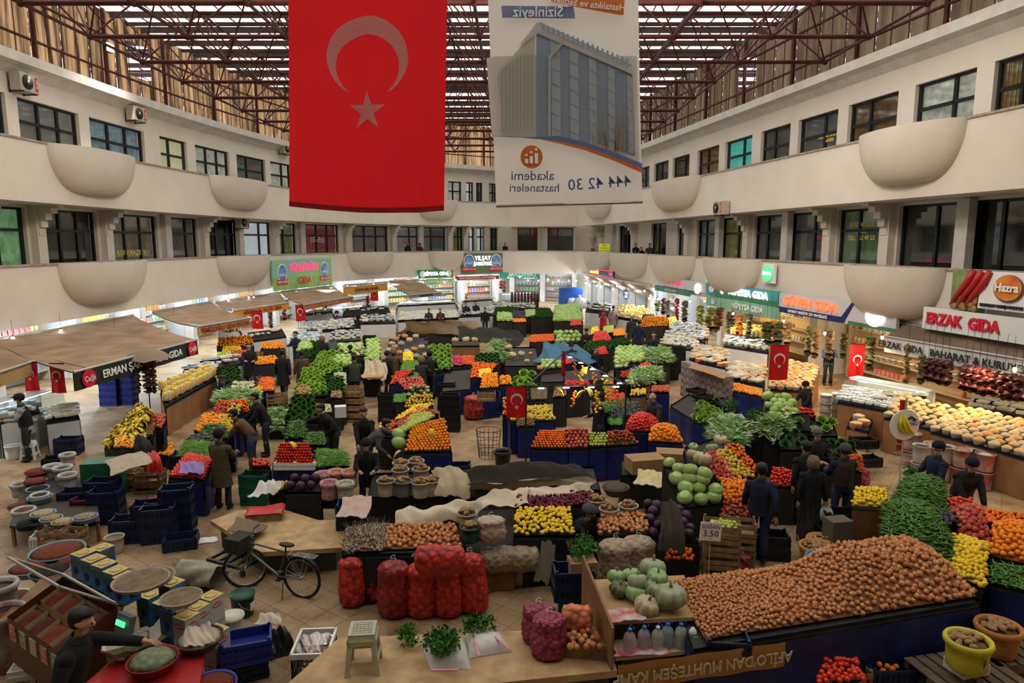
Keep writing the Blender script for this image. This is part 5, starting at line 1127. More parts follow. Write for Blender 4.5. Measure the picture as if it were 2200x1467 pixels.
P('lettuce',[(700,780),(735,780),(735,755),(705,757)],'leafy lettuces behind the cabbages on the left middle row',(1.1,1.3),skirt='dark')
P('cabbage',[(785,775),(818,775),(815,728),(790,732)],'column of pale cabbages left of the orange pumpkins',(1.0,1.6),skirt='dark',sc=.8)
P(['cauliflower','turnip','cabbage'],[(722,768),(785,765),(780,740),(730,742)],'cauliflowers and pale cabbages behind the green row',(1.0,1.3),skirt='dark')
# left aisle stands
P('tomato',[(362,1024),(437,1030),(458,985),(400,975)],'tomatoes at the near end of the left sloping stand',(.8,1.0),jit=.15,neat=True,bump=.06)
P('bean',[(382,980),(450,985),(452,952),(400,948)],'green beans on the left sloping stand above the tomatoes',(.95,1.1),dens_=1.3,bump=.05)
P('eggplant',[(400,962),(462,962),(466,938),(415,935)],'slim eggplants on the left sloping stand',(1.0,1.1),dens_=1.3)
P('pepper',[(428,945),(490,940),(480,915),(440,912)],'green peppers on the left sloping stand',(1.0,1.2),dens_=1.3,bump=.05)
P('quince',[(455,928),(500,930),(502,893),(470,893)],'lemons and yellow quinces on the left sloping stand',(1.0,1.25))
P('orange',[(417,925),(458,930),(478,893),(440,888)],'oranges on the left sloping stand',(1.0,1.25))
P('apple',[(445,900),(478,898),(505,868),(470,865)],'small red apples on the left sloping stand',(1.05,1.3))
P('quince',[(480,900),(510,898),(520,872),(498,870)],'yellow green pears near the top of the left sloping stand',(1.05,1.3))
P('mandarin',[(455,885),(535,885),(528,860),(470,862)],'mandarins at the top of the left sloping stand',(1.1,1.35))
P('banana',[(225,955),(272,960),(322,890),(300,868)],'banana bunches on the leftmost fruit stand',(.8,1.2),zz=(.8,.85,1.35,1.35),skirt='dark',dens_=1.25)
P('kiwi',[(275,932),(325,938),(332,915),(292,908)],'kiwis on the leftmost fruit stand',(.95,1.1),skirt='dark')
P('pomegranate',[(308,918),(348,920),(354,895),(318,890)],'pomegranates on the leftmost fruit stand',(1.0,1.2),skirt='dark',bump=.06)
P('quince',[(262,955),(312,955),(312,935),(272,930)],'pale pears in white paper on the leftmost fruit stand',(.85,1.0),skirt='dark')
P('orange',[(248,962),(285,964),(280,940),(252,938)],'few oranges by the bananas',(.85,1.0),mk_stand=False)
P('orange',[(338,978),(374,978),(370,955),(342,955)],'oranges low in a crate behind the black cloth',(.35,.4),skirt='dark')
P('carrot',[(562,838),(586,838),(588,812),(556,812)],'carrot heap beside the aisle on the left',(1.0,1.2),dens_=1.6,skirt='blue')
P('red_cabbage',[(540,832),(562,834),(560,812),(542,812)],'red cabbages left of the carrots',(1.0,1.2),sc=.6)
P('turnip',[(490,850),(545,850),(545,822),(505,822)],'round pale celeriac left of the carrots',(.95,1.2),sc=1.6,skirt='dark')
P('lemon',[(545,845),(565,845),(562,832),(548,832)],'lemons by the celeriac and carrots',(.95,1.1),skirt='dark')
P('leek',[(470,862),(545,866),(540,845),(480,845)],'leeks laid across the left stand',(1.1,1.2),skirt='dark',dens_=1.3)
P('leek',[(578,918),(608,918),(606,885),(584,885)],'leeks standing in the left aisle',(.35,.6),skirt='dark',dens_=1.2)
P('spinach',[(470,828),(520,825),(510,790),(468,795)],'greens behind the stall keeper with the round cap',(1.0,1.2),skirt='dark')
P('spinach',[(640,768),(700,765),(695,735),(655,738)],'leafy greens near the dairy counter',(1.0,1.2),skirt='dark')
P('cabbage',[(640,755),(672,752),(665,735),(645,738)],'cabbages by the woman in black',(1.1,1.3),skirt='dark',sc=.8)
P('eggplant',[(698,752),(725,750),(722,735),(700,738)],'dark eggplants near the dairy counter',(1.1,1.2),skirt='dark',dens_=1.2)
# back middle
P('romaine',[(928,800),(968,798),(966,745),(920,745)],'bright romaine lettuces stacked in rows at the back of the middle stand',(.9,1.5),skirt='blue',dens_=1.15)
P('lemon',[(866,776),(888,776),(886,758),(868,758)],'round heap of yellow squash',(1.1,1.3),bump=.08,skirt='dark')
P('bean',[(862,795),(915,795),(908,775),(868,778)],'green beans behind the tomatoes and yellow squash',(1.0,1.1),dens_=1.2,skirt='dark')
P('radish',[(970,785),(994,785),(992,765),(972,765)],'radishes right of the romaine lettuces',(1.0,1.25),skirt='dark')
P('carrot',[(994,783),(1018,783),(1016,765),(996,765)],'carrots right of the radishes',(1.0,1.25),dens_=1.5,skirt='dark')
P('spinach',[(1018,785),(1075,783),(1070,762),(1025,762)],'dark greens right of the carrots',(1.0,1.2),skirt='dark')
P('mandarin',[(1012,812),(1048,808),(1068,782),(1015,778)],'mandarins at the back of the orange stand on blue tarpaulin',(1.0,1.3))
P('lemon',[(1030,812),(1058,808),(1052,792),(1030,796)],'lemons between the two orange heaps',(1.1,1.2),mk_stand=False)
P('orange',[(1032,835),(1072,832),(1068,802),(1036,802)],'near orange heap above pink striped wooden crates',(1.0,1.35),neat=True)
P('orange',[(1074,828),(1100,824),(1096,808),(1074,808)],'smaller orange heap right of the pink striped crates',(1.0,1.2))
P('lettuce',[(1105,825),(1150,825),(1145,800),(1110,800)],'big light green lettuces right of the oranges',(1.0,1.3),skirt='dark',sc=1.2)
P('cabbage',[(1160,795),(1210,790),(1200,775),(1165,775)],'cabbages and melons before the blue tarpaulin',(1.0,1.2),skirt='dark',sc=.9)
P('tomato',[(1205,785),(1228,780),(1225,772),(1206,775)],'tomatoes right of the melons before the tarpaulin',(1.0,1.1),skirt='dark')
P('leek',[(1058,775),(1088,775),(1086,735),(1062,735)],'bundle of leeks standing upright',(.9,1.5),skirt='dark')
P('cabbage',[(1190,690),(1252,690),(1240,655),(1195,660)],'big far heap of pale cabbages',(.9,1.5),skirt='dark',sc=1.15,dens_=1.1)
P('cabbage',[(1195,738),(1252,735),(1245,712),(1192,712)],'cabbages in front of the far cabbage heap',(.9,1.4),skirt='dark',sc=1.0)
P('spinach',[(1060,680),(1120,680),(1110,662),(1065,662)],'dark greens at the far end of the hall',(1.0,1.2),skirt='dark')
P('spinach',[(1140,684),(1190,682),(1180,664),(1145,664)],'dark greens left of the far cabbage heap',(1.0,1.2),skirt='dark')
P('cabbage',[(1068,690),(1100,690),(1098,674),(1070,674)],'row of cabbages before the far greens',(1.0,1.2),skirt='dark')
P('red_cabbage',[(1100,685),(1130,685),(1126,672),(1102,672)],'red cabbages in the far row',(1.0,1.2),skirt='dark')
P('cabbage',[(1128,682),(1150,682),(1148,668),(1130,668)],'light cabbages right of the far red cabbages',(1.0,1.2),skirt='dark')
P('orange',[(1075,692),(1130,692),(1128,685),(1078,685)],'thin far strip of oranges',(.9,1.0),skirt='dark')
P('tomato',[(1225,700),(1250,698),(1246,688),(1228,688)],'small red pepper group by the far cabbages',(.9,1.0),skirt='dark')
P('carrot',[(1140,735),(1192,732),(1188,718),(1142,720)],'bags of pink carrots in front of the blue tarpaulin',(.9,1.1),dens_=1.4,skirt='dark')
P('tomato',[(1272,736),(1314,732),(1302,712),(1278,714)],'far tomato heap in the right middle row',(1.0,1.2),bump=.1,skirt='dark')
P('lemon',[(1270,718),(1288,716),(1284,702),(1272,704)],'yellow fruit left of the far oranges',(1.0,1.2),skirt='dark')
P('orange',[(1318,722),(1342,720),(1338,706),(1320,708)],'far oranges beside the walking man',(1.0,1.15),skirt='dark')
P('green_apple',[(1296,716),(1318,714),(1316,700),(1298,702)],'pale green fruit between the far orange heaps',(1.0,1.15),skirt='dark')
P('spinach',[(1255,755),(1310,750),(1300,735),(1262,738)],'greens behind the blue tarpaulin',(1.0,1.1),skirt='dark')
P('spinach',[(1305,748),(1355,742),(1345,730),(1310,733)],'greens in front of the far tomato heap',(1.0,1.1),skirt='dark')
P('tomato',[(1275,765),(1306,760),(1300,745),(1280,748)],'plum tomatoes right of the blue tarpaulin',(.9,1.1),skirt='dark')
P('cabbage',[(1320,782),(1385,778),(1378,748),(1325,748)],'heap of pale cabbages at the right middle',(1.0,1.35),skirt='blue',dens_=1.1)
P('leek',[(1390,775),(1440,772),(1425,750),(1392,755)],'leeks right of the pale cabbages',(1.0,1.2),skirt='dark',dens_=1.2)
P('cauliflower',[(1322,792),(1350,790),(1346,780),(1326,782)],'small cauliflowers below the pale cabbages',(1.0,1.1),skirt='dark')
P('tomato',[(1333,812),(1362,808),(1358,797),(1336,800)],'tomatoes left of the leeks lying on brown sacks',(.95,1.1),skirt='dark')
P('tomato',[(1374,790),(1398,786),(1395,780),(1376,782)],'radish red tomatoes near the black crates',(1.0,1.05),skirt='dark')
P('leek',[(1360,822),(1415,812),(1408,792),(1370,800)],'long leeks lying diagonal beside the red net',(.95,1.1),skirt='dark',dens_=1.2)
P('apple',[(1400,842),(1437,842),(1435,830),(1402,830)],'pink apples in a white paper lined crate',(1.0,1.05),skirt='blue')
# fruit at the lit shops
P('orange',[(1370,702),(1440,700),(1430,680),(1385,682)],'oranges at the lit right fruit shop',(1.0,1.5),skirt='dark')
P('green_apple',[(1378,688),(1410,686),(1405,672),(1382,674)],'green fruit at the lit right fruit shop',(1.2,1.6),skirt='dark')
P('quince',[(1440,705),(1458,703),(1452,682),(1436,684)],'yellow fruit at the lit right fruit shop',(1.0,1.4),skirt='dark')
P('orange',[(466,745),(545,742),(540,722),(470,725)],'oranges at the lit left fruit shop',(1.0,1.4),skirt='dark')
P('lemon',[(478,757),(520,755),(515,744),(480,745)],'lemons at the lit left fruit shop',(.9,1.1),skirt='dark')
P('green_apple',[(466,775),(500,772),(496,757),(468,758)],'green apples at the lit left fruit shop',(.9,1.1),skirt='dark')
P('orange',[(560,750),(612,748),(606,735),(562,737)],'right oranges at the lit left fruit shop',(1.0,1.2),skirt='dark')
P('apple',[(500,770),(540,768),(536,752),(502,754)],'red apples at the lit left fruit shop',(.9,1.1),skirt='dark')
P('orange',[(545,785),(600,780),(592,765),(548,768)],'low oranges by the man in the long dark coat',(.9,1.1),skirt='dark')
P('orange',[(1555,835),(1640,852),(1632,838),(1556,818)],'oranges in navy crates behind the cola-coloured cartons',(.8,.9))
# leafy stand, right
P('cabbage',[(1650,900),(1720,905),(1700,852),(1645,850)],'cabbages on top of the tall leafy stand',(1.1,1.6),skirt='blue',dens_=1.1,zz=(1.1,1.1,1.55,1.55))
P('cauliflower',[(1672,905),(1700,905),(1694,878),(1674,878)],'cauliflowers on the leafy stand',(1.2,1.4),mk_stand=False)
P('romaine',[(1700,925),(1745,925),(1738,885),(1700,888)],'light romaine lettuces on the leafy stand',(1.0,1.4),skirt='dark')
P('leek',[(1640,935),(1690,940),(1685,905),(1645,900)],'spring onions with white roots on the leafy stand',(1.0,1.3),skirt='dark',dens_=1.3)
P('spinach',[(1675,965),(1735,965),(1725,925),(1685,925)],'dark parsley and spinach on the leafy stand',(1.0,1.25),skirt='dark')
P('lettuce',[(1742,935),(1800,935),(1788,900),(1748,900)],'curly lettuces on the right of the leafy stand',(1.0,1.3),skirt='dark')
P('spinach',[(1775,985),(1850,985),(1825,945),(1775,945)],'dark greens where the man in the brown vest stands',(.9,1.2),skirt='dark')
P('lettuce',[(1745,985),(1782,985),(1780,955),(1750,955)],'lettuces behind the striped cap',(.9,1.2),skirt='dark')
P('parsley',[(1605,918),(1650,915),(1645,890),(1610,892)],'celery bunches on the left of the leafy stand',(1.0,1.2),skirt='dark',dens_=1.1)
P('red_cabbage',[(1635,898),(1658,898),(1656,880),(1638,880)],'red cabbages on the leafy stand',(1.1,1.3),mk_stand=False,sc=.8)
P('tomato',[(1715,898),(1755,898),(1745,880),(1718,878)],'tomatoes behind the leafy stand near the seated man',(.9,1.1),skirt='dark')
P('romaine',[(1495,890),(1535,892),(1525,868),(1500,870)],'romaine lettuces on the blue-skirted right stall',(.9,1.1),dens_=1.0)
P('spinach',[(1535,870),(1560,868),(1555,852),(1535,855)],'green herbs on the blue-skirted right stall',(1.0,1.15))
P('parsley',[(1555,885),(1585,885),(1580,870),(1558,872)],'parsley on the blue-skirted right stall',(1.0,1.1),skirt='dark')
P('carrot',[(1828,1010),(1850,1012),(1848,980),(1832,978)],'carrots beside the brown vest man',(.9,1.2),dens_=1.4,skirt='dark')
# front middle
P('lemon',[(1105,1148),(1232,1148),(1222,1090),(1112,1095)],'bright lemons in black crates at the front middle',(.9,1.15),bump=.03,skirt='black')
P('red_onion',[(1108,1092),(1228,1090),(1222,1066),(1112,1068)],'red onions behind the lemons',(1.1,1.2),skirt='dark',dens_=1.15)
P('red_onion',[(1228,1085),(1278,1082),(1270,1056),(1226,1058)],'red onions in the green crate behind the lemons',(1.1,1.2),skirt='dark',dens_=1.15)
P('onion',[(812,1180),(990,1175),(978,1128),(838,1128)],'onions on the front stand above the red net sacks',(.85,1.0),bump=.05,skirt='black',mk_stand=False)
stand([G(735,1190,.85),G(1000,1182,.85),G(985,1120,.95),G(745,1125,.95)],'black front stand with garlic and onions above the red net sacks','black')
P('garlic',[(738,1185),(822,1182),(838,1128),(742,1140)],'garlic heap at the left end of the front stand',(.87,1.0),bump=.12,mk_stand=False,dens_=1.2,jit=.8)
P('onion',[(1285,1145),(1392,1140),(1385,1105),(1290,1108)],'onions on the brown board beside the crouching man',(.9,1.0),bump=.02,skirt='wood',mk_stand=False)
P('mandarin',[(1430,1202),(1490,1200),(1485,1180),(1432,1182)],'mandarins in a wooden crate near the price sign',(.62,.68),mk_stand=False)
P('quince',[(580,1052),(622,1050),(618,1036),(586,1038)],'yellow quinces in the crate left of the red cabbages',(.8,.85),skirt='dark')
P('red_cabbage',[(615,1055),(690,1055),(682,1025),(618,1025)],'dark red cabbages beside the bags of radishes',(.85,1.0),skirt='dark')
P('onion',[(1222,1395),(1290,1390),(1280,1358),(1222,1362)],'sprouting onions in the low wooden box by the pink bags',(.72,.78),mk_stand=False)
P('mandarin',[(1065,835),(1080,835),(1080,830),(1066,830)],'hidden mandarins',(.9,.95)) if 0 else 0
# single big vegetables
def big(kind,px,py,z,sc,lab,cat='pumpkin',rot=None):
    me=BIG.setdefault(kind,mk(kind).mesh(kind)); o=ob(kind if kind in('cabbage','banana') else 'pumpkin',me,None,G(px,py,z),label=lab,cat=cat); o.scale=(sc*(1.15 if py>1200 and sc<.9 else 1),)*3; o.rotation_euler=rot or (R.uniform(-.3,.3),R.uniform(-.3,.3),R.uniform(0,6)); return o
BIG={}
for a in (('pumpkin',1442,1280,1.12,1.08,'largest grey-green ribbed pumpkin at the right front of the pumpkin group',),('pumpkin',1403,1220,1.15,.85,'grey ribbed pumpkin at the back of the pumpkin group'),('pumpkin_green',1356,1235,1.1,.6,'small green pumpkin between two others at the back of the group'),
('pumpkin_green',1324,1238,1.1,.58,'pale round green pumpkin at the far left of the group'),('pumpkin',1371,1248,1.14,.66,'grey-green pumpkin in the centre of the group'),('pumpkin_green',1412,1240,1.2,.66,'light green pumpkin lying on top of the group'),
('pumpkin_dark',1330,1265,1.03,.62,'dark green round pumpkin at the left of the group'),('pumpkin_green',1366,1275,1.03,.66,'bright green lobed pumpkin at the front left of the group'),('pumpkin_pale',1390,1302,1.0,.78,'cream ribbed pumpkin at the very front of the group'),('pumpkin',1408,1262,1.12,.62,'grey smooth pumpkin leaning between the largest and the centre one'),
('pumpkin_pale',1510,985,1.5,.95,'large cream ribbed pumpkin above the pale cabbages'),('pumpkin',1530,962,1.5,.7,'grey striped pumpkin behind the large cream one'),('pumpkin_pale',1490,975,1.45,.7,'orange-cream pumpkin left of the large cream one'),('pumpkin_green',1490,960,1.55,.55,'small green pumpkin on top above the cabbages'),('pumpkin_pale',1548,945,1.6,.75,'long cream squash at the top of the sloping stand'),
('pumpkin_pale',978,730,1.4,.85,'left of three big cream pumpkins on wooden crates at the back'),('pumpkin_pale',1001,729,1.4,.9,'middle of three big cream pumpkins on wooden crates at the back'),('pumpkin_pale',1020,729,1.4,.8,'right of three big cream pumpkins on wooden crates at the back'),
('pumpkin_pale',1093,745,1.4,.8,'cream melon pumpkin right of the leeks, upper one'),('pumpkin_pale',1102,762,1.2,.8,'cream melon pumpkin right of the leeks, lower one'),('pumpkin',1120,760,1.2,.8,'striped grey pumpkin right of the leeks'),('pumpkin_orange',1140,759,1.2,.45,'orange cut pumpkin beside the blue tarpaulin'),('pumpkin_orange',1160,790,1.15,.6,'orange pumpkin before the blue tarpaulin'),('pumpkin_pale',1132,775,1.1,.6,'pale round pumpkin at the corner of the blue tarpaulin'),('pumpkin',1190,778,1.2,.8,'grey striped pumpkin among the cabbages before the tarpaulin'),
('cabbage',857,932,1.2,1.25,'upper pale green cabbage left of the big orange slope','cabbage'),('cabbage',857,950,1.05,1.25,'lower pale green cabbage left of the big orange slope','cabbage'),
('banana',863,975,1.05,1.1,'banana bunch at the left foot of the big orange slope','banana'),('banana',925,925,1.5,1.0,'banana bunch lying on the big orange slope','banana'),('banana',622,955,1.35,.9,'banana bunch on the tomatoes beside the green peppers','banana')): big(*a)
q=0
for (px,py,kd) in [(838,752,'pumpkin_pale'),(848,745,'pumpkin_orange'),(862,738,'pumpkin'),(880,730,'pumpkin_pale'),(870,722,'pumpkin_orange'),(893,722,'pumpkin_pale'),(850,728,'pumpkin_orange'),(905,745,'pumpkin_pale'),(890,750,'pumpkin_orange'),(875,755,'pumpkin_pale'),(858,757,'pumpkin_orange'),(915,762,'pumpkin_pale'),(895,765,'pumpkin'),(842,738,'pumpkin_pale')]:
    big(kd,px,py,1.25+.3*(760-py)/40,.78,'one of the big orange and cream pumpkins heaped behind the yellow squash')['group']='pumpkins heaped behind the yellow squash'
stand([G(832,772,1.0),G(915,775,1.0),G(915,722,1.45),G(835,728,1.45)],'sloping stand under the heap of orange pumpkins','dark')
stand([G(970,742,1.15),G(1030,742,1.15),G(1030,730,1.2),G(970,730,1.2)],'stacked wooden crate stand under the three cream pumpkins','wood')
stand([G(1085,785,1.0),G(1160,785,1.0),G(1150,745,1.1),G(1085,745,1.1)],'dark stand under the melons left of the blue tarpaulin','dark')
stand([G(1478,1000,1.3),G(1560,975,1.3),G(1550,935,1.4),G(1470,960,1.4)],'high dark stand under the cream pumpkins above the cabbages','dark')
# ---------------- crates, buckets, sacks and other props
CR={}
def crate_mesh(kind,L=.56,Wd=.38,Hh=.22):
    k=(kind,L,Wd,Hh)
    if k in CR: return CR[k]
    mb=MB(); m={'navy':navy,'black':black,'green':mat('green_plastic',(.01,.09,.05),.45),'white':white,'wood':wood,'blue':mat('blue_plastic',(.015,.03,.2),.4),'maroon':mat('maroon_plastic',(.1,.01,.02),.45)}[kind]; mb.mat(m)
    mb.box((0,0,.01),(L,Wd,.02))
    if kind=='wood':
        for sx in(-1,1):
            for sy in(-1,1): mb.box((sx*(L/2-.02),sy*(Wd/2-.02),Hh/2+.02),(.04,.04,Hh+.04))
        for z in(.05,Hh-.04):
            for s in(-1,1): mb.box((0,s*Wd/2,z),(L,.012,.07)); mb.box((s*L/2,0,z),(.012,Wd,.07))
    else:
        for s in(-1,1):
            mb.box((0,s*Wd/2,Hh-.025),(L+.02,.02,.05)); mb.box((s*L/2,0,Hh-.025),(.02,Wd,.05)); mb.box((0,s*Wd/2,.03),(L,.015,.06)); mb.box((s*L/2,0,.03),(.015,Wd,.06))
            for i in range(9): mb.box((-L/2+L*i/8,s*Wd/2,Hh/2),(.03,.012,Hh-.04))
            for i in range(6): mb.box((s*L/2,-Wd/2+Wd*i/5,Hh/2),(.012,.03,Hh-.04))
            mb.box((0,s*(Wd/2-.012),Hh/2),(L,.004,Hh-.02)); mb.box((s*(L/2-.012),0,Hh/2),(.004,Wd,Hh-.02))
            for q in(-1,1): mb.box((s*(L/2-.02),q*(Wd/2-.02),Hh+.01),(.04,.04,.04))
    CR[k]=mb.mesh('crate'); return CR[k]
def crates(px,py,z,rz,kind,n,lab,L=.56,Wd=.38,Hh=.22,base=None):
    p=G(px,py,z) if base is None else Vector(base)
    for i in range(n):
        o=ob('wooden_crate' if kind=='wood' else 'plastic_crate',crate_mesh(kind,L,Wd,Hh),None,p+Vector((R.uniform(-.01,.01),R.uniform(-.01,.01),i*(Hh+.005))),math.radians(rz)+R.uniform(-.04,.04),label=lab if n==1 else lab+(', topmost of its stack' if i==n-1 else ', bottom of its stack' if i==0 else ', middle of its stack'),cat='crate',group=lab if n>1 else None)
    return p+Vector((0,0,n*(Hh+.005)))
CON={}
def heapm(name,c,c2=None,sc=30): return mat('heap_'+name,c,.9,c2 or tuple(q*.55 for q in c),sc,bump=.6,kind='voro')
def vessel(name,px,py,z,r,h,m,lab,cat,con=None,flare=1.15,conh=.05,lid=None,roll=0,n=18,label2=None,base=None,squash=1,rim=True):
    p=G(px,py,z) if base is None else Vector(base); t=thing(name,lab,cat,p,R.uniform(0,6))
    pr=[(.0001,0),(r*.95,0),(r,h*.06),(r*(1+(flare-1)*.5),h*.5),(r*flare,h)]
    if rim: pr+=[(r*flare+.012,h),(r*flare+.012,h-.025),(r*flare-.01,h-.02)]
    pr+=[(r*flare-.012,h*.9)]
    b=MB(); b.lathe(pr,n=n,sy=squash,cap=False); b.build('body',m,t)
    if roll: b=MB(); b.lathe([(r*flare-.03,h-.02),(r*flare-.02,h+.03),(r*flare+.02,h+.04),(r*flare+.035,h),(r*flare+.02,h-.04)],n=n,sy=squash,cap=False); b.build('rolled_rim',m,t)
    if con is not None:
        b=MB(); k=r*flare-.015; b.lathe([(k,h*.86),(k*.75,h*.86+conh*.6),(k*.35,h*.86+conh),(.0001,h*.86+conh*1.1)],n=14,sy=squash); o=b.build('contents',con,t,kind='stuff')
    if lid is not None: b=MB(); b.lathe([(r*flare+.015,h-.02),(r*flare+.015,h+.01),(.0001,h+.015)],n=n,cap=False); b.build('lid',lid,t)
    return t
def cloth(name,pts,z,m,lab,cat,amp=.05,nx=26,ny=12,drop=0,seed=0,freq=9):
    """pts near-left, near-right, far-right, far-left picture points; z base heights per corner"""
    Q=[G(*p,h) for p,h in zip(pts,z)]; c=sum(Q,Vector())/4; rr=random.Random(seed); ph=[rr.uniform(0,6) for _ in range(6)]
    def fn(u,v,dz=0):
        uu=u+.04*math.sin(v*5+ph[0]); vv=v+.05*math.sin(u*7+ph[1])*(1 if 0<v<1 else .8); p=(Q[0]*(1-uu)+Q[1]*uu)*(1-vv)+(Q[3]*(1-uu)+Q[2]*uu)*vv
        e=min(u,1-u,v,1-v)
        return p-c+Vector((0,0,dz+amp*(math.sin(u*freq+ph[2])*.6+math.sin(v*freq*.7+u*5+ph[3])*.6+.35*math.sin(u*freq*2.7+v*8+ph[4]))+amp*1.2-drop*max(0,1-e*9)))
    mb=MB(); mb.grid(lambda u,v:fn(u,v),nx,ny); mb.grid(lambda u,v:fn(1-u,v,-.012),nx,ny); return mb.build(name,m,None,label=lab,cat=cat,loc=c)
def box3(name,px,py,z,d,rz,m,lab,cat,parts=None,base=None):
    p=G(px,py,z) if base is None else Vector(base); t=thing(name,lab,cat,p,math.radians(rz)); MB().box((0,0,d[2]/2),d).build('body',m,t); return t
def slab(name,pts,z,th,m,lab,cat,leg=None,basem=None,kz=None):
    V=[G(*p,z) for p in pts]; c=sum(V,Vector())/len(V); c.z=0; t=thing(name,lab,cat,c); b=MB(); b.prism([((v-c).x,(v-c).y) for v in V],th,c=(0,0,z-th)); b.build('slab',m,t)
    if basem: b=MB(); b.prism([((v-c).x*.86,(v-c).y*.8) for v in V],z-th,c=(0,0,0)); b.build('base',basem,t)
    if leg:
        for v in V: b=MB(); q=(v-c)*.94; b.box((q.x,q.y,(z-th)/2),(.05,.05,z-th)); b.build('leg',leg,t)
    return t
stone=mat('bench_stone',(.5,.34,.17),.6,(.34,.21,.1),4); stoneb=mat('bench_concrete',(.1,.11,.09),.9,(.07,.07,.06),3)
t=slab('market_bench',[(560,1520),(1326,1440),(1302,1348),(728,1370)],.5,.09,stone,'low stone market bench at the bottom edge under the stool and parsley sacks','bench',basem=stoneb)
t=slab('market_bench',[(452,1118),(560,1186),(738,1176),(738,1116),(684,1117),(602,1092),(512,1096)],.5,.08,stone,'empty stone market bench behind the parked bicycle','bench',basem=stoneb)
# --- stool
def stool(px,py,z,rz,m,lab,sc=1,m2=None):
    p=G(px,py,z); t=thing('plastic_stool',lab,'stool',p,rz); t.scale=(sc,sc,sc)
    b=MB(); b.box((0,0,.44),(.28,.28,.03)); b.box((0,0,.405),(.3,.3,.05),taper=.92); b.build('seat',m,t)
    g=MB(); 
    for i in range(6):
        g.box((-.1+.04*i,0,.457),(.012,.2,.003)); g.box((0,-.1+.04*i,.457),(.2,.012,.003))
    g.build('seat_grille',mat('stool_holes',(.35,.33,.28),.7),t)
    for sx in(-1,1):
        for sy in(-1,1): b=MB(); b.add([(sx*(.145+.04*k)+a,sy*(.145+.04*k)+c,.4*(1-k)) for k in(0,1) for a,c in((0,0),(-sx*.055,0),(-sx*.055,-sy*.02),(-sx*.02,-sy*.055),(0,-sy*.055))],[(0,1,6,5),(1,2,7,6),(2,3,8,7),(3,4,9,8),(4,0,5,9)],False); b.build('leg',m,t)
    for s in(-1,1):
        b=MB(); b.box((0,s*.165,.14),(.28,.015,.05)); b.box((s*.165,0,.14),(.015,.28,.05)); b.box((0,s*.152,.36),(.25,.012,.06)); b.box((s*.152,0,.36),(.012,.25,.06)); b.build('stretcher',m2 or m,t)
    return t
stool(782,1432,.5,.1,mat('stool_pale_blue',(.42,.48,.46),.5,(.42,.4,.22),5),'pale blue and yellow plastic stool standing on the front stone bench',1.12,mat('stool_yellowed',(.42,.4,.2),.5))
stool(65,985,0,.3,white,'white plastic stool under the bucket before the left cheese counter')
stool(60,1500,0,.3,mat('stool_cream',(.5,.47,.38),.5),'cream plastic stool at the bottom left corner')
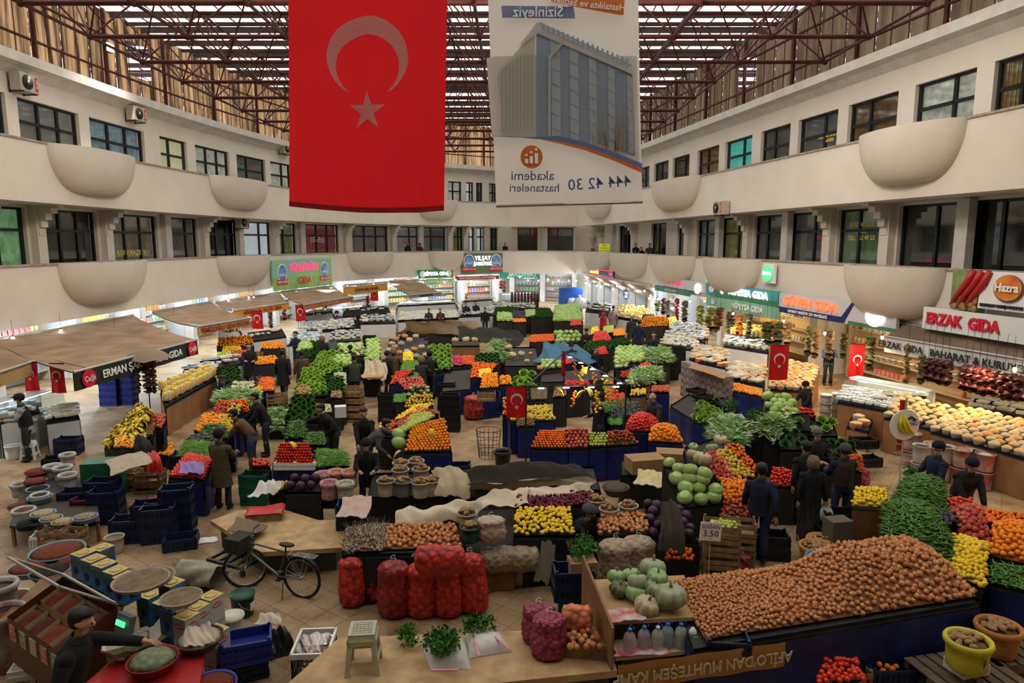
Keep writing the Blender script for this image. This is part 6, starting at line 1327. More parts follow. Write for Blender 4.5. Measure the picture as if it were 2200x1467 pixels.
# --- bicycle
def bicycle():
    a=G(540,1262,0); b=G(650,1283,0); d=(a-b); d=d.normalized()*1.08; a=b+d; ang=math.atan2(d.y,d.x); t=thing('bicycle','grey city bicycle with wire rear rack parked beside the stone bench','bicycle',b,ang)
    L=d.length; r=.33
    fm_=mat('bike_frame_grey',(.16,.15,.13),.4,metal=.6)
    for x,rt in((0,0),(L,.55)):
        M=Matrix.Rotation(rt,3,'Z'); c=Vector((x,0,r)); 
        b_=MB(); n=36; b_.tube([c+M@Vector((math.cos(2*PI*i/n)*r,0,math.sin(2*PI*i/n)*r)) for i in range(n+1)],.022,6); 
        w=b_.build('tyre',black,t)
        s=MB(); s.tube([c+M@Vector((math.cos(2*PI*i/n)*(r-.03),0,math.sin(2*PI*i/n)*(r-.03))) for i in range(n+1)],.009,4)
        for i in range(20): s.bar(c+Vector((0,0,0)),c+M@Vector((math.cos(2*PI*i/20)*(r-.03),0,math.sin(2*PI*i/20)*(r-.03))),.0018,3,False)
        s.bar(c-M@Vector((0,.05,0)),c+M@Vector((0,.05,0)),.02,8); s.build('rim_and_spokes',steel,t)
    fr=MB(); bb=Vector((.42,0,.29)); st=Vector((.28,0,.72)); hd1=Vector((L-.17,0,.78)); hd0=Vector((L-.13,0,.6)); ra=Vector((0,0,r))
    for p,q,rr in((bb,st,.018),(st,hd1,.018),(bb,hd0,.022),(hd1,hd0,.022),(hd1,hd1+Vector((-.02,0,.14)),.016)): fr.bar(p,q,rr,8)
    for s in(-1,1):
        o=Vector((0,.05*s,0)); fr.bar(ra+o,bb+o*.4,.01,6); fr.bar(ra+o,st+o*.3,.009,6); fr.bar(Vector((L,0,r))+o,hd0+o,.012,6)
    fr.build('frame',fm_,t)
    s=MB(); s.ball(st+Vector((-.03,0,.13)),.09,10,6,1.6,.8,.35); s.bar(st,st+Vector((-.01,0,.13)),.013,6); s.build('saddle',black,t)
    h=MB(); q=hd1+Vector((-.02,0,.14)); M=Matrix.Rotation(.55,3,'Z'); h.tube([q+M@Vector(v) for v in((-.06,.3,.05),(0,.18,.04),(.03,0,0),(0,-.18,.04),(-.06,-.3,.05))],.012,6); h.build('handlebar',black,t)
    k=MB(); 
    for yy in(-.06,-.02,.02,.06): k.bar((-.28,yy,.72),(.2,yy,.72),.004,4)
    for xx in(-.28,-.1,.08,.2): k.bar((xx,-.07,.72),(xx,.07,.72),.005,4)
    for s_ in(-1,1): k.bar((-.12,s_*.07,.72),(0,s_*.06,r),.006,4)
    k.build('rear_rack',steel,t)
    m=MB(); m.grid(lambda u,v:(math.cos(.2+u*2.6)*.37,(v-.5)*.06,r+math.sin(.2+u*2.6)*.37),14,2); m.build('mudguard',darksteel,t)
    c=MB(); c.lathe([(.09,-.005),(.09,.005)],bb+Vector((0,-.04,0)),16,M=Matrix.Rotation(PI/2,3,'X')); c.bar(bb+Vector((0,-.06,0)),bb+Vector((.1,-.06,-.13)),.009,5); c.bar(bb+Vector((0,.06,0)),bb+Vector((-.1,.06,.13)),.009,5); c.box(bb+Vector((.1,-.1,-.13)),(.08,.07,.02)); c.box(bb+Vector((-.1,.1,.13)),(.08,.07,.02)); c.bar(ra+Vector((0,-.05,.02)),bb+Vector((0,-.05,.09)),.004,4); c.build('pedals_and_chain',darksteel,t)
    k=MB(); k.bar(bb+Vector((-.1,.04,-.05)),bb+Vector((-.18,.2,-.28)),.008,5); k.build('kickstand',darksteel,t)
    bk=MB(); c0=hd1+Vector((.26,0,-.03)); bk.box(c0,(.3,.36,.24)); bk.build('front_box',mat('bike_box_dark',(.03,.028,.026),.8),t)
bicycle()
# hand trolley
p=G(515,1215,0); t=thing('hand_trolley','black low platform trolley frame on wheels beside the bicycle','trolley',p,-.45)
b=MB()
for y in(-.3,.3): b.box((0,y,.16),(.85,.05,.05))
for i in range(5): b.box((-.4+.2*i,0,.16),(.04,.6,.04))
b.build('frame',black,t)
for x in(-.36,.36):
    for y in(-.27,.27): b=MB(); b.lathe([(.055,-.02),(.055,.02)],(x,y,.06),12,M=Matrix.Rotation(PI/2,3,'X')); b.bar((x,y,.06),(x,y,.15),.015,6); b.build('castor',black,t)
cloth('cardboard_sheet',[(490,1142),(545,1150),(580,1130),(510,1112)],(.62,.62,.6,.6),mat('cardboard_dark',(.16,.11,.07),.8),'brown folded cardboard sheet lying over the bicycle box','cardboard',.02)
cloth('paper_sheet',[(408,1172),(468,1163),(463,1152),(405,1160)],(.01,.01,.01,.01),paper,'white paper sheet lying on the floor left of the bicycle','paper',.008)
# red covered tray on the stone bench
t=box3('covered_tray',570,1112,.5,(.62,.4,.14),10,wood,'wooden tray covered by red plastic sheet on the stone bench','tray'); b=MB(); b.grid(lambda u,v:((u-.5)*.68,(v-.5)*.46,.16+.03*math.sin(u*5)*math.sin(v*4)-.05*max(0,abs(u-.5)*2-.85)*4),12,8); b.build('red_sheet',redpl,t)
# wrapped sheet bundle
p=G(432,1258,0); t=thing('plastic_bundle','crumpled bundle of grey translucent plastic lying on the floor','bundle',p,-.3); b=MB(); b.grid(lambda u,v:((v-.5)*.75,math.cos(2*PI*u)*(.2+.03*math.sin(u*25+v*9)),.2+math.sin(2*PI*u)*(.19+.02*math.sin(u*31+v*5))),30,12); b.build('sheet_roll',mat('cloudy_plastic',(.32,.28,.23),.5,(.22,.19,.15),8),t)
# buckets front-left
hand=MB().tube([(-.17,0,.3),(-.19,-.06,.22),(-.1,-.17,.12),(.1,-.17,.12),(.19,-.06,.22),(.17,0,.3)],.005,4)
t=vessel('bucket',523,1320,0,.15,.34,mat('green_dark_bucket',(.015,.05,.03),.4),'dark green lidded bucket behind the blue crates','bucket',lid=mat('green_lid',(.03,.09,.06),.4)); ob('handle',hand.mesh('handle',steel),t); b=MB(); b.grid(lambda u,v:(.17*math.cos(-2.1+u),.17*math.sin(-2.1+u),.1+.13*v),6,1); b.build('label',paper,t)
vessel('bucket',500,1358,0,.14,.26,mat('white_bucket',(.5,.52,.48),.5),'white lidded tub in front of the dark green bucket','bucket',lid=mat('white_lid',(.6,.58,.5),.5))
vessel('bucket',248,1185,0,.14,.3,mat('beige_bucket',(.45,.4,.32),.6),'empty beige bucket behind the blue oil tins','bucket')
crates(520,1450,0,28,'navy',2,'dark blue crate under the brand-lettered one at the lower left',.6,.4,.14); q=crates(530,1412,.28,22,'blue',2,'empty bright blue crate stacked beside the white tub',.6,.4,.15)
cloth('black_bin_bag',[(575,1420),(640,1400),(625,1345),(580,1350)],(.02,.02,.35,.3),mat('bin_bag',(.012,.013,.013),.25,spec=.6),'black rubbish bag slumped right of the blue crates','bag',.05,drop=.2)
cloth('beige_cloth',[(548,1345),(606,1342),(600,1318),(560,1320)],(.42,.42,.5,.5),cream,'crumpled beige cloth lying on the black rubbish bag','cloth',.02)
p=G(678,1440,0); t=thing('wire_crate','black lattice crate with white top rim lined with clear plastic','crate',p,.06)
b=MB(); Lc,Wc,Hc=.46,.58,.42
for s in(-1,1):
    for i in range(9):
        x=-Lc/2+Lc*i/8; b.bar((x,s*Wc/2,0),(min(x+.1,Lc/2),s*Wc/2,Hc*.85),.005,4); b.bar((x,s*Wc/2,0),(max(x-.1,-Lc/2),s*Wc/2,Hc*.85),.005,4)
        y=-Wc/2+Wc*i/8; b.bar((s*Lc/2,y,0),(s*Lc/2,min(y+.1,Wc/2),Hc*.85),.005,4); b.bar((s*Lc/2,y,0),(s*Lc/2,max(y-.1,-Wc/2),Hc*.85),.005,4)
for z in(.01,Hc*.4,Hc*.85):
    for s in(-1,1): b.box((0,s*Wc/2,z),(Lc,.012,.02)); b.box((s*Lc/2,0,z),(.012,Wc,.02))
for i in range(7): b.box((0,-Wc/2+Wc*i/6,.01),(Lc,.01,.01))
b.build('lattice',black,t); b=MB()
for s in(-1,1): b.box((0,s*Wc/2,Hc*.93),(Lc+.03,.03,.07)); b.box((s*Lc/2,0,Hc*.93),(.03,Wc,.07))
b.build('white_rim',white,t); b=MB(); b.grid(lambda u,v:((u-.5)*(Lc-.03),(v-.5)*(Wc-.03),Hc*.9-.1*math.sin(PI*u)*math.sin(PI*v)+.012*math.sin(u*17+v*13)),14,14); b.build('plastic_liner',glass('liner_film',(.85,.85,.85),.3,.2),t)
# oil tins
tinb=mat('tin_blue',(.02,.07,.3),.35,(.04,.25,.5),7); tinw=mat('tin_white',(.45,.47,.47),.4); gold=mat('tin_gold',(.42,.32,.1),.5,metal=.5)
def tin(p,rz,m,lab,txt=None,grp=None):
    t=thing('oil_tin',lab,'tin',p,rz,grp); b=MB(); b.box((0,0,.175),(.235,.235,.35)); b.build('body',m,t); b=MB(); b.box((0,0,.352),(.24,.24,.012)); b.build('lid_plate',gold,t); b=MB(); b.lathe([(.075,.358),(.08,.364),(.07,.364),(.065,.356),(.0001,.355)],n=16,cap=False); b.build('cap_ring',gold,t)
    for k in(0,1):
        if txt:
            rr=PI/2*k; b=MB(); b.prism([(.085*math.cos(a)*1.0,.035*math.sin(a)) for a in np.linspace(0,6,14)],.004,Matrix.Rotation(rr,3,'Z')@Matrix.Rotation(PI/2,3,'X'),Matrix.Rotation(rr,3,'Z')@Vector((0,-.1185,.25))); b.build('label_oval',redpl,t)
            text('lettering',txt,whitem,t,Matrix.Rotation(rr,3,'Z')@Vector((0,-.126,.25)),(PI/2,0,rr),.055,.001,bold=.002)
        else:
            rr=PI/2*k; b=MB(); b.prism([(.05*math.cos(a),.06*math.sin(a)) for a in np.linspace(0,6,12)],.004,Matrix.Rotation(rr,3,'Z')@Matrix.Rotation(PI/2,3,'X'),Matrix.Rotation(rr,3,'Z')@Vector((0,-.1185,.13))); b.build('olive_print',mat('olive_print',(.015,.015,.06),.5),t); b=MB(); b.box(Matrix.Rotation(rr,3,'Z')@Vector((0,-.119,.26)),(.19,.004,.07),rr); b.build('picture_print',mat('tin_picture',(.12,.08,.03),.6,(.05,.15,.05),12),t)
    return t
slab('display_board',[(0,1330),(250,1330),(300,1225),(150,1180)],.72,.05,brownwood,'brown board table carrying the spice case and blue oil tins','table',leg=brownwood)
ta=-.45
for i,(px,py,z) in enumerate([(178,1186,1.12),(201,1198,1.12),(224,1209,1.12),(249,1223,1.12),(270,1236,1.12),(219,1174,1.12)]): q=G(px,py,z); tin(Vector((q.x,q.y,z-.36)),ta,tinb,'blue and gold olive tin in the row on the brown table',grp='row of blue and gold tins')
for i,(px,py) in enumerate([(323,1275),(355,1290),(385,1303),(330,1315)]):
    for k in range(2 if i<3 else 1): q=G(px,py,.72); tin(Vector((q.x,q.y,.0+.36*k)),ta,tinb,'blue and gold olive tin in the stack left of the white tins',grp='stack of blue tins under the flatbread trays')
q=G(369,1249,1.08); tin(Vector((q.x,q.y,.72)),ta,tinb,'single blue tin with white label standing behind the small round tray'); q0=tin(Vector((q.x,q.y,.36)),ta,tinb,'blue tin under the single one behind the small round tray'); tin(Vector((q.x,q.y,.0)),ta,tinb,'lowest blue tin under the single one behind the small round tray')
for px,py,n in((453,1278,2),(422,1300,2),(400,1320,2),(463,1352,2)):
    q=G(px,py,.36*n)
    for k in range(n): tin(Vector((q.x,q.y,.36*k)),ta,tinw,'white oil tin with red oval label in the stack beside the green bucket','AKAY','white oil tins beside the green bucket')
def bread_tray(px,py,z,r,lab,n):
    p=G(px,py,z); t=thing('round_tray',lab,'tray',p,.3); 
    b=MB(); b.lathe([(.0001,0),(r*.9,0),(r,.05),(r-.015,.055),(r*.9,.02)],n=36,cap=False); b.build('rim',mat('tray_rope_rim',(.4,.35,.28),.8,(.25,.21,.17),40),t)
    b=MB(); b.lathe([(r*.95,.035),(.0001,.04)],n=30,cap=False); b.build('contents',mat('dried_paste',(.12,.09,.055),.9,(.2,.15,.09),12),t,kind='stuff')
bread_tray(318,1247,1.22,.33,'round rope-rimmed tray under the large one on the blue tins',0); bread_tray(303,1252,1.28,.34,'large round rope-rimmed tray of dried greyish paste on the blue tins',0); bread_tray(389,1289,1.2,.25,'smaller round tray of dried paste in front of the white tins',0)
# spice case with raised glass lid
A,B_,C_,D_=[G(*q,1.05) for q in((15,1325),(128,1402),(252,1303),(135,1238))]; c=(A+B_+C_+D_)/4; c.z=0; t=thing('spice_case','brown wooden case of dark red spice trays under a raised glass lid','display case',c)
b=MB(); pr=[A-c,B_-c,C_-c,D_-c]
for i in range(4):
    a1,b1=pr[i],pr[(i+1)%4]; a1=Vector((a1.x,a1.y,.45)); b1=Vector((b1.x,b1.y,.45)); b.add([a1,b1,b1+Vector((0,0,.6)),a1+Vector((0,0,.6)),a1*.97,b1*.97,(b1+Vector((0,0,.62)))*.97,(a1+Vector((0,0,.62)))*.97],[(0,1,2,3),(7,6,5,4)],False)
b.prism([(v.x*.97,v.y*.97) for v in pr],.04,c=(0,0,.8)); b.build('wooden_body',mat('case_brown',(.09,.025,.012),.4),t)
def inq(u,v): return (pr[0]*(1-u)+pr[1]*u)*(1-v)+(pr[3]*(1-u)+pr[2]*u)*v
spc=[(.12,.02,.01),(.16,.015,.01),(.1,.02,.015),(.14,.02,.01),(.2,.03,.01),(.08,.02,.015),(.1,.015,.01),(.12,.03,.02)]
for i in range(4):
    for j in range(2):
        u0,u1=.04+.235*i,.04+.235*i+.21; v0,v1=.06+.46*j,.06+.46*j+.4
        b=MB()
        for (x,y),(x2,y2) in zip([(u0,v0),(u1,v0),(u1,v1),(u0,v1)],[(u1,v0),(u1,v1),(u0,v1),(u0,v0)]):
            p=inq(x,y);q=inq(x2,y2); p.z=.84;q.z=.84; b.add([p,q,q+Vector((0,0,.14)),p+Vector((0,0,.14))],[(0,1,2,3)],False)
        tr=b.build('spice_tray',mat('tray_cream',(.4,.3,.15),.6),t)
        b=MB(); b.grid(lambda u,v:(lambda p:(p.x,p.y,.92+.09*math.sin(PI*u)*math.sin(PI*v)))(inq(u0+(u1-u0)*u,v0+(v1-v0)*v)),8,8); b.build('spice',mat('spice_red_%d'%(i*2+j),spc[i*2+j],.9,tuple(q*.6 for q in spc[i*2+j]),20),tr,kind='stuff')
hg=[pr[3]+Vector((0,0,.03)),pr[2]+Vector((0,0,.03))]; up_=[pr[3].lerp(pr[0],.55)+Vector((-.35,.1,.5)),pr[2].lerp(pr[1],.55)+Vector((-.35,.1,.5))]
b=MB(); b.add([hg[0],hg[1],up_[1],up_[0]],[(0,1,2,3)],False); b.build('glass_lid',glass('lid_glass',(.8,.85,.85),.12),t); b=MB()
for p,q in((hg[0],hg[1]),(hg[1],up_[1]),(up_[1],up_[0]),(up_[0],hg[0])): b.bar(p,q,.02,6)
b.build('lid_frame',steel,t)
for k in range(5): b=MB(); p=inq(.1+.2*k,-.005); b.box((p.x,p.y,.88),(.16,.012,.2),math.atan2((pr[1]-pr[0]).y,(pr[1]-pr[0]).x)); b.build('product_poster',mat('poster_print_%d'%(k%3),[(.45,.03,.03),(.1,.25,.08),(.5,.4,.35)][k%3],.6,(.5,.45,.4),22),t)
p=G(268,1345,1.0); t=thing('scale','small grey shop scale with green display beside the spice case','scale',p,-.5); MB().box((0,0,0),(.26,.08,.28),rx=-.3).build('body',mat('scale_grey',(.08,.1,.11),.4),t); MB().box((0,-.05,.06),(.16,.02,.06),rx=-.3).build('display',mat('display_green',(.1,.8,.35),.4,emit=1.2),t); MB().box((0,-.04,-.04),(.2,.02,.09),rx=-.3).build('keypad',mat('keypad_grey',(.35,.35,.33),.6),t); MB().bar((0,.02,-.95),(0,.02,-.1),.03,8).build('post',darksteel,t)
red_t=slab('red_covered_table',[(110,1530),(420,1530),(440,1400),(300,1370)],.7,.05,mat('red_tablecloth',(.35,.015,.015),.45),'red covered table with basins where the foreground man works','table',basem=mat('red_skirt',(.3,.012,.015),.5))
lb=mat('basin_pale_blue',(.2,.33,.42),.4)
vessel('basin',330,1440,.7,.2,.15,mat('basin_red',(.22,.015,.012),.4),'red basin of grey-green leaves under the foreground man\'s hand','basin',con=heapm('leafy',(.25,.28,.18),(.1,.13,.08),12),flare=1.35,conh=.1)
vessel('basin',430,1390,.7,.2,.14,mat('basin_old_metal',(.07,.06,.05),.6),'dark metal basin of crumpled beige paper beside the white tins','basin',con=heapm('paper',(.5,.42,.32),(.3,.25,.18),6),flare=1.35,conh=.06)
vessel('basin',455,1490,.5,.2,.12,mat('basin_blue_rim',(.02,.05,.3),.4),'blue rimmed basin at the bottom edge','basin',con=heapm('redstuff',(.2,.03,.02)),flare=1.35)
p=G(285,1400,.75); t=thing('honeycomb_tray','white sack of grey-green pressed cheese blocks before the foreground man','tray',p,.5); b=MB(); b.grid(lambda u,v:((u-.5)*.62,(v-.5)*.42,.03+.1*(abs(u-.5)*2)**3+.1*(abs(v-.5)*2)**3+.015*math.sin(u*20)),16,12); b.build('white_sack',mat('sack_white',(.5,.48,.44),.7),t)
for k in range(3): MB().box((.04*k-.05,-.12+.12*k,.12),(.42-.06*k,.11,.13),.05*k).build('cheese_block',mat('mouldy_block',(.3,.3,.2),.9,(.14,.2,.16),14),t)
# basins and sacks, left
blk=heapm('black_olive',(.02,.015,.015)); brn=heapm('brown_dried',(.13,.05,.02)); rdb=heapm('red_dried',(.2,.04,.02)); grain=heapm('grain',(.42,.28,.14)); palegr=heapm('pale_grain',(.5,.4,.25)); mush=heapm('mushrooms',(.4,.33,.22),(.1,.08,.05),18); sackw=mat('sack_fabric_white',(.45,.44,.43),.8,(.32,.31,.3),8); whtbox=white
slab('low_table',[(20,1130),(215,1120),(200,1030),(60,1010)],.42,.04,mat('table_dark',(.05,.04,.03),.8),'low dark table under the basins of dried goods on the left','table',leg=wood)
for a in [(82,1020,.5,.24,.1,'basin',redpl,brn,'red basin of dried fruit at the back of the left dried goods group'),(76,1042,.5,.2,.1,'basin',mat('basin_maroon',(.12,.015,.01),.4),rdb,'maroon basin of dried peppers below the red one on the left'),(82,1060,.45,.19,.12,'basin',lb,blk,'pale blue basin of black olives in the left dried goods group'),(87,1078,.42,.2,.12,'basin',lb,blk,'pale blue basin of black raisins, second from the front left'),(45,1098,.3,.2,.13,'basin',mat('basin_wine',(.15,.015,.02),.4),brn,'wine red basin at the outer left of the dried goods'),
 (59,1135,.3,.19,.12,'basin',navy,blk,'navy basin of black dried fruit at the left front'),(94,1112,.45,.19,.1,'basin',lb,palegr,'light blue basin of pale beans in the front row on the left'),(111,1123,.45,.17,.1,'basin',lb,grain,'light blue basin of golden grain, middle of the front row on the left'),(135,1130,.45,.16,.1,'basin',mat('basin_yellowish',(.35,.33,.12),.5),palegr,'yellowish basin of pale grain in the front row on the left'),(184,1120,.45,.19,.1,'basin',mat('basin_lilac',(.22,.27,.5),.4),mush,'lilac basin of dried mushrooms at the right of the front row'),
 (125,1200,.62,.36,.15,'basin',mat('basin_sky',(.12,.3,.35),.4),rdb,'large sky blue basin of dried red peppers left of the blue tins'),(66,1232,.6,.27,.12,'basin',mat('basin_grey',(.28,.28,.28),.5),rdb,'grey basin of dark red pepper flakes on the far left'),(112,1240,.6,.27,.12,'basin',mat('basin_teal',(.03,.13,.17),.4),blk,'teal basin of black dried fruit behind the glass lid'),(150,1215,.62,.2,.1,'basin',lb,rdb,'pale basin of orange-red dried peppers beside the blue tins')]:
    vessel(a[5],a[0],a[1],a[2],a[3]*.85,a[4],a[6],a[8],'basin',con=a[7],flare=1.25,conh=.06)
for (px,py,z,r,h,m,con,lb_) in [(115,1030,.35,.15,.3,sackw,blk,'white sack of black raisins, left one at the back'),(137,1035,.35,.16,.32,sackw,blk,'white sack of dark raisins, larger one at the back'),(147,1002,.35,.14,.28,sackw,blk,'white sack with a price slip at the far back of the dried goods'),(148,1050,.35,.15,.3,sackw,brn,'white sack with rolled rim beside the navy crate'),(45,1065,.2,.15,.25,sackw,brn,'white sack standing at the outer left edge'),(53,1120,.2,.17,.22,sackw,rdb,'white sack of red flakes at the front left'),(88,1090,.3,.14,.25,sackw,rdb,'white cloth sack between the blue basins'),
  (15,1430,0,.24,.75,mat('sack_grey_red',(.25,.1,.1),.7,(.35,.32,.32),4),rdb,'tall grey and red sack of pepper flakes at the bottom left edge'),(8,1330,.4,.18,.5,sackw,brn,'brown sack at the left picture edge above the tall one'),(28,1300,.5,.2,.14,white,rdb,'white square tub of dried peppers at the left edge'),(40,1318,.5,.2,.14,white,blk,'white square tub of black olives beside the spice case'),(8,1285,.5,.16,.14,white,blk,'small white tub at the left picture edge')]:
    vessel('sack' if h>.2 else 'tub',px,py,z,r,h,m,lb_,'sack' if h>.2 else 'tub',con=con,flare=1.1,roll=h>.2,n=20)
crates(100,1180,0,15,'white',1,'white plastic crate under the front left basins',.4,.3,.3); crates(120,1195,0,8,'wood',2,'old wooden crate under the light blue basins',.4,.3,.25); crates(160,1195,0,-5,'wood',2,'grey wooden crate under the yellowish basin',.42,.3,.25)
for a in [(165,1075,.35,10,'navy',1,'navy crate of dried peppers with a price slip'),(195,1090,.3,5,'maroon',1,'maroon crate beside the navy crates on the left'),(222,1075,.3,0,'navy',2,'navy crate stacked behind the maroon one'),(232,1120,0,8,'navy',3,'navy crate in the second stack left of the tomatoes'),(280,1160,0,12,'navy',2,'navy crate standing apart at the front of the left group'),(325,1150,0,14,'navy',3,'navy crate in the stack by the fallen cloth'),(345,1160,0,12,'navy',3,'navy crate in the front stack below the tomatoes'),(385,1140,0,12,'navy',4,'navy crate in the stack holding a paper bag'),(405,1055,.0,8,'navy',4,'navy crate in the tall stack under the lilac paper'),(300,1050,0,5,'wood',2,'wooden crate behind the grain trays'),(270,1045,0,5,'wood',2,'wooden crate left of the others behind the grain trays'),(325,1055,0,5,'wood',2,'wooden crate right of the others behind the grain trays'),
 (150,975,0,5,'navy',2,'navy crate of red peppers beside the scale'),(125,1000,.2,20,'black',1,'small black crate behind the white sacks'),(390,1175,0,18,'navy',1,'navy crate with white cloth at its corner'),
 (240,870,.0,3,'blue',5,'blue crate in the left of two tall stacks by the umbrella'),(275,868,0,0,'blue',5,'blue crate in the right of two tall stacks by the umbrella'),
 (553,800,0,10,'wood',4,'wooden crate in the stack before the man in the long dark coat'),(598,905,0,5,'wood',4,'wooden crate in the aisle stack right of the young man'),(762,905,0,0,'wood',5,'wooden crate in the tall stack behind the green peppers'),(800,850,0,0,'black',5,'black crate in the stack topped by a cardboard lid'),(835,905,0,0,'black',4,'black crate beside the long middle stand'),
 (552,1080,0,0,'green',3,'green crate under the small tomato heap'),(968,925,0,0,'black',5,'black crate in the tall column right of the long middle stand'),(960,880,0,0,'black',4,'black crate in the farther column right of the long middle stand'),(985,1015,0,0,'navy',1,'navy crate of oranges beside the big orange slope'),
 (705,1085,.45,4,'blue',1,'blue crate under the dark red cabbages'),(762,1130,.5,4,'navy',2,'navy crate behind the garlic under a printed cloth'),
 (1240,1320,0,0,'green',2,'green crate below the parsley box'),(1230,1280,.45,5,'navy',2,'navy crate holding the cardboard parsley box'),(1460,1240,0,3,'wood',3,'wooden crate of mandarins near the price sign'),(1545,1260,0,-12,'wood',5,'big wooden crate in the stack of green apples'),(1580,1225,0,-12,'wood',4,'wooden crate in the stack behind the green apples'),
 (1810,1462,.0,3,'wood',1,'wooden crate of tomatoes under the onion table'),(1905,1455,0,0,'navy',1,'navy crate of oranges under the onion table'),(1800,1170,0,0,'black',3,'black crate in the stack with a white paper bag'),(1830,1150,0,5,'black',2,'black crate behind the lemon crate'),(1845,1185,0,2,'wood',2,'weathered crate left of the green pepper heap'),(1655,1195,0,-8,'black',2,'black crate of cucumbers behind the walking man in navy'),(1790,1180,.0,0,'black',2,'black crate of cucumbers before the man in the brown vest'),
 (2160,1330,.0,-8,'navy',4,'navy crate in the stack at the right picture edge'),(1855,960,.5,5,'black',1,'black empty crate right of the leafy stand'),(1862,1000,.2,5,'black',1,'black crate with white packing right of the leafy stand'),(1455,800,0,0,'black',5,'black crate in the stack topped with herbs'),(1440,815,0,0,'black',4,'black crate in the front stack near the long leeks'),(1375,875,0,0,'wood',4,'wooden crate in the stack right of the hanging fruit'),(1412,870,0,0,'blue',3,'blue crate under the pink apples'),(1045,860,.75,0,'wood',1,'pink striped wooden crate in front of the near oranges'),
 (1000,770,0,0,'wood',4,'wooden crate in the stack under the cream pumpkins'),(1240,820,0,0,'black',3,'black crate near the seated bearded man'),(795,770,0,0,'black',5,'black crate in the column left of the orange pumpkins'),(775,700,0,0,'navy',3,'blue crate before the hooded person'),(690,710,.0,0,'white',3,'white crate of dairy goods by the left counter'),(820,700,0,0,'white',3,'white crate near the big beige cloth'),(1090,740,0,0,'wood',3,'wooden crate by the black cloth at the back'),(1150,760,0,0,'black',3,'black crate at the edge of the blue tarpaulin'),
 (1880,1340,0,0,'navy',1,'small navy crate under the great onion heap')]:
    crates(*a)
crates(1560,1390,.72,-5,'navy',1,'navy crate with onions at the front corner of the onion heap',.5,.34,.16)
for k,(px,py) in enumerate(((615,1008),(655,1008))): crates(px,py,.78,0,'white',1,'white crate %s under the steep tomato stack'%('on the left' if k==0 else 'on the right'),.46,.12,.14)
# ---------------- more goods kinds
_mk=mk
def mk(kind):
    mb=MB()
    if kind=='white_tub': mb.mat(white).lathe([(.0001,0),(.1,0),(.115,.12),(.12,.13)],n=10,cap=False); mb.mat(mat('tub_lid_tone',(.75,.76,.78),.5,(.25,.4,.6),3,kind='obj')).lathe([(.125,.12),(.125,.14),(.0001,.145)],n=10,cap=False)
    elif kind=='cheese_pack': mb.mat(mat('pack_white',(.8,.82,.84),.4,(.5,.58,.62),6,kind='obj')).box((0,0,.04),(.17,.12,.08))
    elif kind=='food_tray': mb.mat(white).box((0,0,.03),(.3,.22,.06),taper=1.1); mb.mat(mat('tray_food',(.6,.58,.45),.7,(.3,.28,.12),9,kind='obj')).box((0,0,.065),(.27,.19,.03),taper=.85)
    elif kind=='glass_jar': mb.mat(mat('jar_goods',(.5,.42,.25),.25,(.55,.3,.08),6,kind='obj')).lathe([(.0001,0),(.085,0),(.09,.02),(.09,.19),(.07,.22)],n=10,cap=False); mb.mat(mat('yellow_lid',(.75,.6,.08),.4)).lathe([(.075,.215),(.075,.25),(.0001,.252)],n=10,cap=False)
    elif kind=='spice_bowl': mb.mat(mat('bowl_rim_white',(.6,.55,.48),.4)).lathe([(.0001,-.1),(.1,-.1),(.125,.02)],n=12,cap=False); mb.mat(mat('spice_tone',(.7,.32,.08),.9,(.6,.5,.28),30,kind='obj')).lathe([(.12,.0),(.09,.045),(.04,.075),(.0001,.082)],n=12,cap=False)
    elif kind=='printed_tin': mb.mat(mat('tin_print_tone',(.5,.05,.04),.4,(.55,.5,.4),5,kind='obj')).lathe([(.0001,-.3),(.15,-.3),(.155,.0)],n=12,cap=False); mb.mat(mat('spice_tone',(0,0,0))).lathe([(.15,.0),(.08,.03),(.0001,.04)],n=10,cap=False)
    else: return _mk(kind)
    return mb
RAD.update(white_tub=.13,cheese_pack=.1,food_tray=.17,glass_jar=.1,spice_bowl=.135,printed_tin=.18)
standm['white']=mat('counter_white',(.55,.56,.57),.5); standm['warm']=mat('counter_wood',(.35,.17,.07),.5,(.26,.12,.05),3)
def N(kind,px,lab,z,skirt='white',**k): pile(kind,px,lab,z,neat=True,jit=.3,skirt=skirt,desc='%s counter under the %s'%(skirt if skirt!='warm' else 'wooden',lab),**k)
N(['cheese_pack','white_tub'],[(620,742),(700,738),(690,715),(632,718)],'white dairy packs behind the man in blue',(.85,1.1))
N(['white_tub','food_tray'],[(640,715),(765,706),(755,690),(650,697)],'white dairy tubs under the green billboard shop',(.9,1.15))
N(['food_tray','cheese_pack'],[(705,735),(775,730),(770,712),(712,714)],'white trays in front of the left dairy counter',(.8,1.0))
N(['food_tray','white_tub'],[(765,695),(850,693),(845,680),(770,682)],'white food trays before the left awning shop',(.9,1.1))
N(['cheese_pack','food_tray'],[(855,690),(985,684),(980,668),(860,672)],'white goods behind the two seated men',(.9,1.15))
N(['food_tray','cheese_pack'],[(985,680),(1065,676),(1060,662),(990,666)],'packed goods at the far left displays',(.9,1.1))
N(['food_tray','white_tub'],[(1048,668),(1150,664),(1145,650),(1052,652)],'sausage and cheese goods at the far end shop',(.9,1.2))
N(['white_tub','cheese_pack'],[(385,820),(470,800),(462,782),(395,792)],'cheese packs right of the black lettered awning',(.9,1.15))
N('glass_jar',[(355,872),(465,812),(450,795),(345,838)],'yellow-lidded pickle jars right of the brown umbrella',(.9,1.2),'warm')
N(['food_tray','cheese_pack'],[(425,795),(520,780),(512,765),(430,775)],'trays of olives and cheese below the tan awning',(1.0,1.2))
